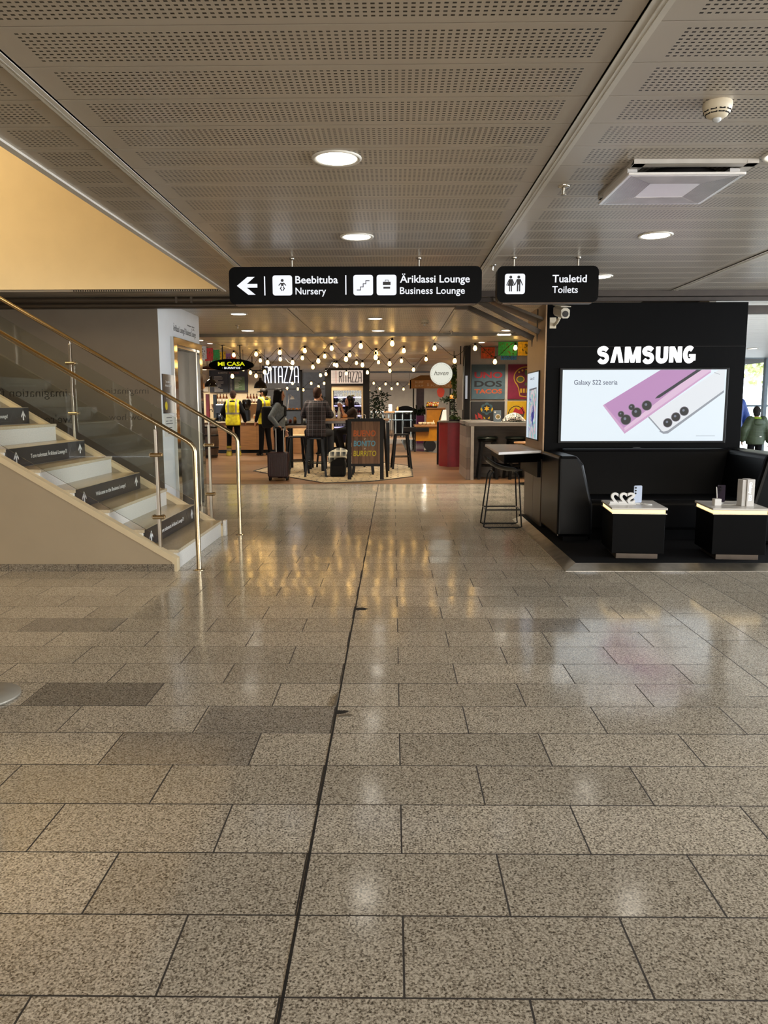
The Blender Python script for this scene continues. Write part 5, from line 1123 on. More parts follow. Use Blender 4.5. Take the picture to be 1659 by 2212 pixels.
# suitcase
su = thing('suitcase', 'dark burgundy ribbed cabin suitcase with its handle pulled up', 'suitcase', (-2.16, 14.42, 0))
m_burg = M('burgundy_shell', '#2e1013', 0.3, 0, 0.1)
MB().extr([(x, 14.31, z) for x, z in rrect(-2.355, 0.055, -1.965, 0.53, .05)], (0, 0.22, 0)).build('shell', m_burg, su, 0.02)
mb = MB()
for i in range(9): mb.tube([(-2.32 + i * .039, 14.308, 0.09), (-2.32 + i * .039, 14.308, 0.49)], 0.009, 6)
mb.build('rib', m_burg, su)
MB().tube([(-2.20, 14.43, 0.52), (-2.20, 14.43, 0.975)], 0.010, 8).tube([(-2.055, 14.43, 0.52), (-2.055, 14.43, 0.975)], 0.010, 8).build('handle_tube', m_steel, su)
MB().tube([(-2.21, 14.43, 0.98), (-2.045, 14.43, 0.98)], 0.016, 10).build('handle_grip', m_blackm, su)
for x in (-2.32, -2.0):
    for y in (14.34, 14.5): MB().tube([(x - .012, y, 0.026), (x + .012, y, 0.026)], 0.026, 12).box(x - .018, x + .018, y - .01, y + .01, 0.03, 0.07).build('wheel', m_blackm, su)
MB().box(-1.97, -1.955, 14.37, 14.46, 0.2, 0.36).build('side_grip', m_blackm, su, 0.004)

# black bag with a checked scarf
bg_ = thing('backpack', 'black backpack on the floor mat beside the sandwich board', 'backpack', (-1.09, 15.15, 0.004))
MB().extr([(x, 15.02, z) for x, z in [(-1.25, .004), (-0.94, .004), (-0.93, .25), (-0.97, .40), (-1.05, .47), (-1.16, .45), (-1.24, .32)]], (0, 0.24, 0)).build('body', M('black_fabric', '#0e0e10', 0.9), bg_, 0.04)
MB().box(-1.19, -1.0, 14.99, 15.03, .05, .22).build('pocket', M('black_fabric', '#0e0e10'), bg_, 0.006)
R = []
for i in range(9):
    t = i / 8; x = -1.27 + 0.36 * t
    zt = 0.40 + 0.17 * math.sin(pi * (0.15 + .6 * t)); R.append([(x + .02 * math.sin(k * 2.0 + t * 3), 14.99 + .28 * k / 7 - .02 * math.sin(k + t * 5), zt - 0.28 * (1 - math.sin(pi * (k + .8) / 8.6)) * (1 - .25 * t)) for k in range(8)] + [(x + .02 * math.sin(k * 2.0 + t * 3), 14.99 + .28 * k / 7 + (0.012 if k < 4 else -.012), zt - .018 - 0.28 * (1 - math.sin(pi * (k + .8) / 8.6)) * (1 - .25 * t)) for k in range(7, -1, -1)])
tag(MB().rings(R).build('plaid_scarf', plaid_mat('grey_cream_plaid', '#7d7a70', '#23282b', '#c9c2ae', 0.11, 0.45)), 'grey cream and black checked scarf draped over the black backpack', 'scarf')

# right: taco wall panels and counter
def wpanel(x0, x1, z0, z1, mat, label):
    r = thing('wall_panel', label, 'wall panel', ((x0 + x1) / 2, 17.0, z0))
    MB().box(x0, x1, 16.985, 17.015, z0, z1).build('panel', mat, r, 0.003); return r
m_teal = M('slate_blue_print', '#4d6470', 0.6); m_plum = M('plum_print', '#7b1537', 0.6); m_char = M('charcoal_print', '#2b2b2d', 0.6); m_yel = M('yellow_print', '#d0a414', 0.6)
w1 = wpanel(1.70, 2.43, 1.515, 2.26, m_teal, 'slate blue wall panel with red, black and orange lettering')
m_r, m_k, m_o = M('panel_red_ink', '#b02a35', 0.6), M('panel_black_ink', '#22242a', 0.6), M('panel_orange_ink', '#bf5326', 0.6)
letters(w1, 'UNO', (1.76, 16.984, 1.975), *FX, 0.61, 0.13, m_r, 'lettering', 0.035, 0.002); letters(w1, 'DOS', (1.76, 16.984, 1.785), *FX, 0.60, 0.13, m_k, 'lettering', 0.035, 0.002); letters(w1, 'TACOS', (1.765, 16.984, 1.64), *FX, 0.60, 0.095, m_o, 'lettering', 0.03, 0.002)
w2 = wpanel(2.49, 3.22, 1.515, 2.26, m_plum, 'plum red wall panel with a yellow decorated skull, cut off by the bronze wall')
m_gold, m_grn, m_pl2 = M('skull_gold', '#c59a24', 0.6), M('skull_green', '#4d5b32', 0.6), M('skull_plum', '#5e1130', 0.6)
c0, c1 = 2.88, 1.95
skl = lambda rx, ry, j, jb: [(c0 + rx * math.cos(radians(a)), c1 + .03 + ry * math.sin(radians(a))) for a in range(-42, 223, 12)] + [(c0 - j, c1 - .2), (c0 - j * .8, c1 - jb), (c0, c1 - jb - .02), (c0 + j * .8, c1 - jb), (c0 + j, c1 - .2)]
flat(w2, 'skull', m_gold, (0, 16.984, 0), *FX, [skl(.27, .235, .165, .375)], 0.001)
flat(w2, 'skull_face', m_pl2, (0, 16.983, 0), *FX, [skl(.248, .213, .147, .355)], 0.001)
flat(w2, 'skull_line', m_gold, (0, 16.982, 0), *FX, [disc2(c0 - .12, c1 - .01, .09, 18, .075), disc2(c0 + .12, c1 - .01, .09, 18, .075)] + [disc2(c0 + .16 * math.cos(a), c1 + .12 + .07 * math.sin(a), .022, 8) for a in (0.3, 1.0, 1.57, 2.1, 2.8)] + [[(c0 - .12 + .06 * i, c1 - .30), (c0 - .08 + .06 * i, c1 - .30), (c0 - .08 + .06 * i, c1 - .21), (c0 - .12 + .06 * i, c1 - .21)] for i in range(4)], 0.001)
flat(w2, 'skull_detail', m_grn, (0, 16.981, 0), *FX, [disc2(c0 - .12, c1 - .01, .07, 18, .058), disc2(c0 + .12, c1 - .01, .07, 18, .058), [(c0, c1 - .06), (c0 + .035, c1 - .14), (c0 - .035, c1 - .14)], disc2(c0, c1 + .13, .03, 12, .06)], 0.001)
w3 = wpanel(1.70, 2.43, 0.76, 1.47, m_char, 'charcoal wall panel with painted flowers behind the taco counter')
f = lambda nm, hexc, polys, k: flat(w3, nm, M(nm + '_ink', hexc, 0.6), (0, 16.984 - .001 * k, 0), *FX, polys, 0.001)
fx, fz = 2.04, 1.31
f('teal_petal', '#3f5b66', [disc2(fx + .085 * math.cos(a), fz + .085 * math.sin(a), .05, 12) for a in [i * pi / 3 + .52 for i in range(6)]], 0)
f('dark_petal', '#20262a', [disc2(fx, fz, .085, 20)], 1); f('yellow_star', '#d9a81e', [[(fx + (.07 if i % 2 == 0 else .032) * math.cos(i * pi / 6 + .52), fz + (.07 if i % 2 == 0 else .032) * math.sin(i * pi / 6 + .52)) for i in range(12)]], 2)
f('red_leaf', '#b23a34', [[(1.86 + a, 1.08 + b), (1.84 + a, 1.20 + b), (1.89 + a, 1.16 + b), (1.91 + a, 1.08 + b)] for a, b in ((-.06, 0), (0, .03), (.05, 0))], 1)
f('yellow_leaf', '#c9a227', [[(1.93, 1.24), (1.90, 1.30), (1.92, 1.34), (1.95, 1.28)], [(2.15, 1.24), (2.18, 1.30), (2.16, 1.34), (2.13, 1.28)], [(1.98, 1.08), (1.97, 1.14), (2.02, 1.10)], [(2.10, 1.08), (2.11, 1.14), (2.06, 1.10)]], 1)
w4 = wpanel(2.49, 3.22, 0.76, 1.47, m_yel, 'yellow wall panel with a red dancer shape behind the taco counter')
flat(w4, 'figure', m_r, (0, 16.984, 0), *FX, [[(2.6, 1.2), (2.66, 1.33), (2.74, 1.28), (2.82, 1.36), (2.88, 1.22), (2.78, 1.1), (2.66, 1.1)]], 0.001)
kc = thing('taco_counter', 'grey timber taco counter with patterned end panel and black stools', 'counter', (1.95, 14.7, 0))
m_gtim = M('grey_timber', '#77706a', 0.45, 0, 0.2, 2, stretch=(1, 10, 10)); 
pm = planks('patterned_grey_tile', '#6b5a50', '#8a7a70', 0.2, 0.12, 0.5, vertical=True)
MB().box(1.40, 3.75, 14.38, 15.15, 1.00, 1.075).build('worktop', m_gtim, kc, 0.006)
MB().box(1.36, 1.44, 14.42, 15.9, 0, 1.0).build('end_panel', pm, kc, 0.003); MB().box(1.44, 1.50, 14.38, 14.46, 0, 1.0).build('corner_post', M('pale_edge', '#a79f96', 0.4), kc)
MB().box(1.46, 3.75, 15.05, 15.12, 0.0, 1.0).build('front_panel', m_gtim, kc); MB().box(1.36, 1.9, 15.15, 15.95, 1.02, 1.09).build('worktop', m_gtim, kc, 0.004)
def round_stool():
    r = thing('round_stool', 'x', 'stool')
    MB().lathe([(0.001, .755), (.19, .755), (.2, .77), (.19, .795), (.16, .802), (.001, .804)], (0, 0, 0), 22).build('cushion', M('green_black_vinyl', '#2a332c', 0.35), r, world=False)
    MB().lathe([(0.001, .70), (.17, .70), (.17, .755), (.001, .755)], (0, 0, 0), 20).build('seat_ring', m_wframe, r, world=False)
    for sx in (-1, 1):
        for sy in (-1, 1): MB().extr([(sx * .11 - .025, sy * .11 - .025, .71), (sx * .11 + .025, sy * .11 - .025, .71), (sx * .11 + .025, sy * .11 + .025, .71), (sx * .11 - .025, sy * .11 + .025, .71)], (sx * .06, sy * .06, -.71)).build('leg', m_wframe, r, world=False)
    q = .145; MB().tube([(-q, -q, .25), (q, -q, .25), (q, q, .25), (-q, q, .25), (-q, -q, .25)], 0.014, 6).build('footrest', m_wframe, r, world=False)
    return r
rs = round_stool(); rs.location = (1.78, 14.66, 0); rs['label'] = 'black round stool at the taco counter, the one nearest the patterned end'; rs['group'] = 'round stools at the taco counter'
dup(rs, (2.32, 14.66, 0), 0.2, 'black round stool at the taco counter half hidden by the white shelf'); dup(rs, (2.85, 14.66, 0), 0.1, 'black round stool at the taco counter hidden behind the bronze wall')
ch = thing('wooden_table', 'small round table with a pale wood edge beyond the white counter shelf', 'table', (2.42, 13.6, 0)); MB().lathe([(0.001, .72), (.3, .72), (.3, .745), (.001, .745)], (2.42, 13.6, 0), 24).build('tabletop', m_oakv, ch); MB().tube([(2.42, 13.6, 0), (2.42, 13.6, .72)], .03, 10).lathe([(.001, 0), (.2, 0), (.19, .02), (.001, .03)], (2.42, 13.6, 0), 20).build('pedestal', m_blackm, ch)
mc = thing('menu_card', 'small blue grey menu stand with a bowl picture on the taco counter', 'menu', (1.98, 14.7, 1.075)); MB().extr([(1.90, 14.72, 1.075), (2.045, 14.72, 1.075), (2.045, 14.76, 1.29), (1.90, 14.76, 1.29)], (0, 0.02, 0)).build('card', M('card_slate', '#56636d', 0.5), mc, 0.002)
flat(mc, 'bowl_picture', M('white_bowl_print', '#d5cdbf', 0.5), (1.985, 14.735, 1.17), (1, 0, 0), (0, .185, 1), [disc2(0, 0, .05, 18, .05)], 0.002); flat(mc, 'food_picture', picture_mat('bowl_food', ['#7b3f1e', '#4a5a24', '#b8763a'], 40), (1.985, 14.733, 1.172), (1, 0, 0), (0, .185, 1), [disc2(0, 0, .038, 16, .038)], 0.001); flat(mc, 'round_mark', M('white_bowl_print', '#d5cdbf'), (1.93, 14.745, 1.255), (1, 0, 0), (0, .185, 1), [disc2(0, 0, .014, 12)], 0.001)
R = []
for i in range(13):
    t = i / 12; x = 2.07 + 0.46 * t; h = 0.03 + 0.14 * max(0, math.sin(pi * min(1, t * 1.08))) ** .8
    R.append([(x, 14.62 + 0.05 * math.sin(t * 9) + .22 * k / 9, 1.076 + h * max(0, math.sin(pi * (k + .25) / 9.5)) ** .6 + .008 * math.sin(9 * t + k * 2)) for k in range(10)] + [(x, 14.66 + .18 * k / 9, 1.076) for k in range(9, -1, -1)])
m_chk, N_, L_n, p_ = nodes('black_white_check'); t_ = N_.new('ShaderNodeTexCoord'); c_ = N_.new('ShaderNodeTexChecker'); c_.inputs['Scale'].default_value = 36; c_.inputs['Color1'].default_value = lin('#d8d0c2'); c_.inputs['Color2'].default_value = lin('#14110f'); L_n.new(t_.outputs['Object'], c_.inputs['Vector']); L_n.new(c_.outputs['Color'], p_.inputs['Base Color'])
tag(MB().rings(R).build('checked_cloth', m_chk), 'crumpled black and white checked cloth on the taco counter', 'cloth')
bsk = thing('basket', 'dark basket with a thin handle behind the checked cloth', 'basket', (2.36, 14.95, 1.075)); MB().lathe([(.12, 0), (.16, .14), (.15, .14), (.11, .01), (.001, .01)], (2.36, 14.95, 1.075), 18).build('bowl', M('dark_wicker', '#2a1f17', 0.8, bump=.3, scale=60), bsk); MB().tube([(2.36 + .15 * math.cos(a), 14.95, 1.20 + .17 * math.sin(a)) for a in [pi * i / 10 for i in range(11)]], .008, 6).build('handle', m_blackm, bsk)

# red cabinet and hanging menu screens
rc = thing('red_cabinet', 'deep red cabinet with a grey worktop before the haven cart', 'cabinet', (1.32, 17.6, 0))
MB().extr([(1.06, 17.75, 0), (1.22, 17.42, 0), (1.60, 17.42, 0), (1.60, 18.2, 0), (1.06, 18.2, 0)], (0, 0, 1.0)).build('carcass', M('deep_red_laminate', '#7d1322', 0.4), rc); MB().extr([(1.04, 17.72, 1.0), (1.21, 17.39, 1.0), (1.62, 17.39, 1.0), (1.62, 18.22, 1.0), (1.04, 18.22, 1.0)], (0, 0, 0.03)).build('worktop', m_gtim, rc)
MB().box(1.02, 1.055, 18.1, 18.2, 0, 1.0).build('post', m_wframe, rc)
hs = thing('menu_screen', 'tall grey menu screen hanging edge-on beside the greenery', 'screen', (1.40, 16.6, 1.3)); MB().extr([(1.36, 16.7, 1.29), (1.45, 16.4, 1.29), (1.475, 16.42, 1.29), (1.385, 16.72, 1.29)], (0, 0, 0.95)).build('screen_case', M('silver_case', '#8f8a84', 0.35, 0.4), hs, 0.004); MB().tube([(1.42, 16.56, 2.23), (1.42, 16.56, CZ)], .012, 8).build('hanging_rod', m_blackm, hs)
bk = thing('black_column', 'black column with a narrow lit display beside the taco wall', 'column', (1.56, 16.5, 0)); MB().box(1.50, 1.62, 16.45, 16.95, 0, CZ - .002).build('column_body', m_wframe, bk); MB().box(1.515, 1.56, 16.435, 16.449, 1.52, 2.0).build('display', M('lit_strip_display', '#c9ccd2', 0.4, emit=0.5), bk)
tag(MB().tube([(1.47, 16.3, 2.60), (1.475, 16.28, 2.45), (1.46, 16.3, 2.3), (1.465, 16.35, 2.2)], .01, 6).build('hanging_cable', m_blackm), 'loose black cable hanging from the ceiling near the menu screen', 'cable')
# round lit sign
hv = thing('round_sign', 'round white lit sign with a script word', 'sign', (1.10, 18.0, 2.10))
MB().lathe([(0.001, 0), (.262, 0), (.262, .08), (.001, .08)], (1.10, 18.04, 2.10), 40, axis=1).build('sign_drum', M('sign_drum_white', '#ddd9d0', 0.5), hv)
MB().lathe([(0.001, .082), (.255, .082), (.255, .080), (.001, .079)], (1.10, 18.04, 2.10), 40, axis=1).build('sign_face', M('lit_cream_face', '#f2f2e2', 0.5, emit=0.85), hv)
m_gr = M('grey_script', '#7d8378', 0.6)
letters(hv, 'haven', (0.935, 17.957, 2.07), *FX, 0.33, 0.10, m_gr, 'lettering', 0.0, 0.002, 0.35)
flat(hv, 'dot_ring', m_gr, (0, 17.957, 0), *FX, [disc2(1.10 + .225 * math.cos(a), 2.10 + .225 * math.sin(a), .006, 6) for a in [2 * pi * i / 36 for i in range(36)]], 0.001)
MB().box(1.30, 1.44, 18.0, 18.03, 2.1, 2.13).build('wall_bracket', m_blackm, hv)
# greenery
def leafball(mb, c, r, n, s, seed, mat=0):
    rnd = random.Random(seed)
    for _ in range(n):
        a, b, k = rnd.uniform(0, 2 * pi), rnd.uniform(-1, 1), rnd.random() ** .5
        q = Vector((c[0] + r[0] * k * cos(a) * math.sqrt(1 - b * b), c[1] + r[1] * k * sin(a) * math.sqrt(1 - b * b), c[2] + r[2] * k * b))
        d = Vector((rnd.uniform(-1, 1), rnd.uniform(-1, 1), rnd.uniform(-.6, 1))).normalized(); w = d.cross(Vector((rnd.uniform(-1, 1), rnd.uniform(-1, 1), .3))).normalized()
        L1 = s * rnd.uniform(.7, 1.3); mb.add([q, q + d * L1 * .5 + w * L1 * .28, q + d * L1, q + d * L1 * .5 - w * L1 * .28], [(0, 1, 2, 3)], mat)
m_leaf = M('leaf_green', '#4e6a28', 0.5, 0, 0.35, 12); m_dleaf = M('dark_leaf', '#2b3a22', 0.55, 0, 0.3, 12)
gw = thing('hanging_plant', 'trailing green plant hanging beside the round sign', 'plant', (1.41, 18.0, 1.6)); mb = MB(); leafball(mb, (1.40, 18.1, 2.03), (.07, .12, .33), 420, .06, 3); leafball(mb, (1.42, 18.1, 1.62), (.06, .1, .10), 60, .06, 4); mb.build('foliage', m_leaf, gw); MB().tube([(1.40, 18.1, 1.7), (1.40, 18.1, CZ)], .01, 6).build('stem', m_dleaf, gw)
tp = thing('potted_tree', 'slender leafy potted tree right of the drinks fridge', 'tree', (-0.72, 28, 0)); mb = MB(); leafball(mb, (-0.62, 28, 1.35), (.42, .3, .62), 420, .10, 8); leafball(mb, (-0.35, 28, 1.75), (.30, .2, .12), 40, .10, 9); mb.build('foliage', m_dleaf, tp); MB().tube([(-0.72, 28, .35), (-0.7, 28, .9), (-0.62, 28, 1.6)], [.03, .02, .008], 8).tube([(-0.7, 28, .9), (-0.4, 28, 1.6)], [.015, .006], 6).build('trunk', m_wframe, tp); MB().lathe([(.001, 0), (.16, 0), (.2, .38), (.18, .38), (.001, .34)], (-0.72, 28, 0), 18).build('pot', m_char, tp)
tp = thing('potted_tree', 'leafy potted tree glimpsed behind the black steel cafe frame', 'tree', (-2.2, 28.5, 0)); mb = MB(); leafball(mb, (-2.2, 28.5, 1.6), (.35, .3, .5), 260, .10, 18); mb.build('foliage', m_dleaf, tp); MB().tube([(-2.2, 28.5, .3), (-2.2, 28.5, 1.5)], [.03, .01], 8).build('trunk', m_wframe, tp); MB().lathe([(.001, 0), (.16, 0), (.2, .38), (.18, .38), (.001, .34)], (-2.2, 28.5, 0), 18).build('pot', m_char, tp)

# yellow food cart
m_yc = M('mustard_paint', '#b8790f', 0.4); m_cut = M('brown_canopy', '#c2945c', 0.6)
ct2 = thing('food_cart', 'mustard yellow food cart on wheels under a brown canopy', 'cart', (1.1, 23.4, 0))
MB().box(0.66, 1.50, 23.0, 24.2, 0.32, 0.74).build('cart_body', m_yc, ct2, 0.01); MB().box(0.62, 1.55, 22.95, 24.25, 0.74, 0.79).build('worktop', m_oakv, ct2, 0.005)
MB().box(1.0, 1.56, 23.5, 24.2, 0.79, 1.27).build('display_back', m_yc, ct2, 0.01); MB().box(0.97, 1.58, 23.45, 24.22, 1.27, 1.30).build('display_top', m_oakv, ct2, 0.004)
MB().box(0.30, 1.05, 22.9, 23.5, 0.60, 0.72).build('side_tray', m_wframe, ct2, 0.006)
for y in (23.05, 24.1): MB().tube([(1.10, y - .04, .175), (1.10, y + .04, .175)], .17, 24).build('wheel', m_mach, ct2)
MB().box(0.62, 0.66, 22.98, 23.02, 0, .75).box(1.48, 1.52, 23.0, 23.05, 0, .75).build('leg', m_wframe, ct2)
for x in (0.6, 1.74): MB().box(x, x + .04, 24.1, 24.14, 0.0, 1.95).build('canopy_post', m_wframe, ct2)
cn = MB().box(0.50, 1.84, 23.95, 24.0, 1.89, 2.14).add([(.50, 23.95, 2.14), (1.84, 23.95, 2.14), (1.84, 25.0, 2.14), (.50, 25.0, 2.14), (.85, 24.3, 2.30), (1.84, 24.3, 2.30), (1.84, 24.7, 2.30), (.85, 24.7, 2.30)], [(0, 1, 5, 4), (2, 3, 7, 6), (3, 0, 4, 7), (1, 2, 6, 5), (4, 5, 6, 7)]).box(.50, .54, 23.95, 25.0, 1.89, 2.14).build('canopy', m_cut, ct2)
m_crm = M('cream_stencil', '#e6d8b4', 0.6)
for s, x, z, w, c in (('SUPP', .66, 2.045, .26, .065), ('SOUP', .66, 1.935, .26, .065), ('&', 1.03, 1.96, .07, .10), ('PORRIDGE', 1.15, 1.945, .58, .065)): letters(cn, s, (x, 23.949, z), *FX, w, c, m_crm, 'lettering', .01, .003)
fc_ = thing('fruit_crate', 'dark crate of bright fruit tilted on the cart shelf', 'crate', (1.13, 23.7, 1.3)); MB().extr([(.98, 23.55, 1.30), (1.32, 23.55, 1.30), (1.36, 23.85, 1.42), (1.02, 23.85, 1.42)], (0, 0, .03)).build('tray', m_wframe, fc_)
random.seed(4); fm = [M('fruit_yellow', '#d8b62c', 0.4), M('fruit_orange', '#d0741c', 0.4), M('fruit_red', '#b23a24', 0.4), M('fruit_cream', '#e0d4a8', 0.5)]
fo = [MB().ball((0, 0, 0), .035).build('fruit', m) for m in fm]
for i in range(18):
    k = i % 4; p3 = (1.03 + .06 * (i % 6) + .012 * (i // 6), 23.6 + .09 * (i // 6), 1.37 + .036 * (i // 6)); lab = ['yellow fruit in the tilted crate', 'orange fruit in the tilted crate', 'red fruit in the tilted crate', 'cream coloured fruit in the tilted crate'][k]
    if i < 4: fo[k].location = p3; tag(fo[k], lab, 'fruit', 'fruit in the crate')
    else: c_o = fo[k].copy(); col.objects.link(c_o); c_o.location = p3
pn = thing('balloon_sign', 'red drop shaped paper sign under the canopy', 'sign', (1.41, 23.2, 1.6)); MB().extr([(1.41 + .115 * math.cos(a), 23.2, 1.78 + (.115 * math.sin(a) if math.sin(a) > -.4 else .115 * math.sin(a) * 1.5)) for a in [2 * pi * i / 24 + pi / 24 for i in range(24)]], (0, .01, 0)).build('paper_drop', M('red_paper', '#b5331c', 0.6), pn); MB().tube([(1.41, 23.2, 1.89), (1.41, 23.2, 1.93), (1.41, 23.97, 1.93)], .004, 6).build('string', m_blackm, pn)
cs = thing('card_terminal', 'white slanted till screen on the cart', 'till', (1.45, 23.0, .8)); MB().extr([(1.36, 22.98, .79), (1.58, 22.98, .79), (1.58, 23.2, 1.24), (1.47, 23.2, 1.24)], (0, .05, 0)).build('till_screen', m_white, cs); MB().extr([(1.345, 22.97, .95), (1.375, 22.97, .93), (1.475, 23.19, 1.23), (1.455, 23.19, 1.25)], (0, .05, 0)).build('till_back', m_mach, cs)
for i in range(4):
    o = MB().lathe([(.001, 0), (.045, 0), (.06, .09), (.055, .09), (.001, .02)], (0, 0, 0), 14).build('paper_bowl', m_cream); o.location = (.80 + .12 * i, 23.1, .79); tag(o, 'cream paper bowl lined up on the cart worktop', 'bowl', 'paper bowls on the cart')
tag(MB().lathe([(.001, 0), (.04, 0), (.045, .06), (.015, .09), (.012, .14), (.001, .14)], (1.20, 23.2, .79), 12).build('bottle', m_cream), 'small cream pump bottle on the cart worktop', 'bottle')
hb = thing('herb_box', 'small leafy herbs on the red cabinet worktop', 'plant', (1.42, 17.7, 1.03)); mb = MB(); leafball(mb, (1.40, 17.7, 1.09), (.14, .1, .06), 120, .05, 6); mb.build('foliage', m_leaf, hb); MB().box(1.27, 1.53, 17.62, 17.78, 1.03, 1.06).build('box', m_wframe, hb)
sf = thing('sunflower_lamp', 'yellow dome lamp among leaves behind the till screen', 'lamp', (1.62, 20.5, 0)); MB().lathe([(.14, 0), (.12, .08), (.05, .13), (.001, .14)], (1.60, 20.5, 1.55), 20).build('lamp_shade', m_yc, sf); MB().tube([(1.60, 20.5, 0), (1.60, 20.5, 1.6)], .015, 8).build('pole', m_blackm, sf); mb = MB(); leafball(mb, (1.42, 20.5, 1.52), (.16, .12, .10), 120, .07, 21); leafball(mb, (1.58, 20.5, 1.3), (.08, .1, .3), 80, .08, 22); mb.build('foliage', m_dleaf, sf)
obj1('planter', MB().box(.83, 1.12, 28, 28.4, .0, 1.0), M('magenta_planter', '#6a2358', 0.5), 'magenta planter box beyond the cart', 'planter', None, .01)
oz = thing('planter_plant', 'spiky plant standing in the magenta planter', 'plant', (.95, 28.2, 1.0)); mb = MB(); leafball(mb, (.95, 28.2, 1.12), (.22, .15, .12), 60, .2, 31); mb.build('foliage', m_dleaf, oz)
obj1('partition', MB().box(.86, 1.15, 29.2, 29.5, 0, 2.3), M('mauve_partition', '#7c6f74', 0.6), 'mauve grey partition strip behind the cart canopy', 'partition')
# far high tables, chairs
ft = thing('high_table', 'long pale high table by the far wall', 'table', (.6, 34, 0)); MB().box(.06, 1.16, 33.7, 34.4, 1.06, 1.115).build('tabletop', M('pale_blue_laminate', '#c2cdd6', 0.4), ft, .004)
for x in (.09, .40, .76): MB().box(x - .03, x + .03, 33.75, 33.82, 0, 1.06).build('leg', m_mull, ft)
ft = thing('high_table', 'second pale high table with a dark top end next to the potted tree', 'table', (-.6, 34, 0)); MB().box(-1.1, -.42, 33.8, 34.4, 1.05, 1.10).build('tabletop', M('pale_blue_laminate', '#c2cdd6'), ft, .004); MB().box(-.42, .08, 33.8, 34.4, 1.05, 1.10).build('dark_end', m_oakv, ft)
for x in (-.95, -.45, -.2): MB().box(x - .03, x + .03, 33.85, 33.92, 0, 1.06).build('leg', m_mull, ft)
def far_chair():
    r = thing('wire_chair', 'x', 'chair'); MB().box(-.2, .2, -.2, .2, .72, .75).build('seat', M('blue_grey_seat', '#5d7183', 0.5), r, .01, world=False)
    for sx in (-1, 1):
        for sy in (-1, 1): MB().tube([(sx * .16, sy * .16, .72), (sx * .2, sy * .2, 0)], .012, 6).build('leg', m_blackm, r, world=False)
    mb = MB(); mb.tube([(-.2, .2, .75), (-.2, .22, 1.0), (.2, .22, 1.0), (.2, .2, .75)], .012, 6)
    for i in range(5): mb.tube([(-.13 + .065 * i, .21, .75), (-.13 + .065 * i, .22, 1.0)], .006, 5)
    mb.build('backrest', m_blackm, r, world=False); return r
fcn = far_chair(); fcn.location = (-.3, 33.2, 0); fcn['label'] = 'blue grey wire chair at the far tables, nearest the bar table'; fcn['group'] = 'chairs at the far tables'
for x, y, lab in ((-.80, 33.3, 'blue grey wire chair at the far tables next to the tree'), (.18, 33.2, 'blue grey wire chair at the far tables before the first leg'), (.64, 33.0, 'blue grey wire chair at the far tables, middle'), (1.12, 33.2, 'blue grey wire chair at the far tables near the cart')): dup(fcn, (x, y, 0), 3.0 if x > .3 else .3, lab)
sb = thing('armchair', 'black round backed seat behind the long pale table', 'chair', (.55, 37, 0)); MB().extr([(x, 36.9, z) for x, z in [(-.0, 0), (1.15, 0), (1.15, .95)] + [(.58 + .57 * math.cos(a), .95 + .38 * math.sin(a)) for a in [pi * i / 12 for i in range(1, 12)]] + [(0, .95)]], (0, .35, 0)).build('seat_body', m_blackm, sb, .02)
obj1('menu_tent', MB().box(-.22, -.06, 34.0, 34.03, 1.10, 1.40), m_white, 'white upright card on the second far table', 'card')
obj1('sauce_bottle', MB().lathe([(.001, 0), (.04, 0), (.045, .1), (.02, .18), (.001, .2)], (.18, 34.0, 1.115), 12), m_past, 'small brown bottle on the long pale table', 'bottle')

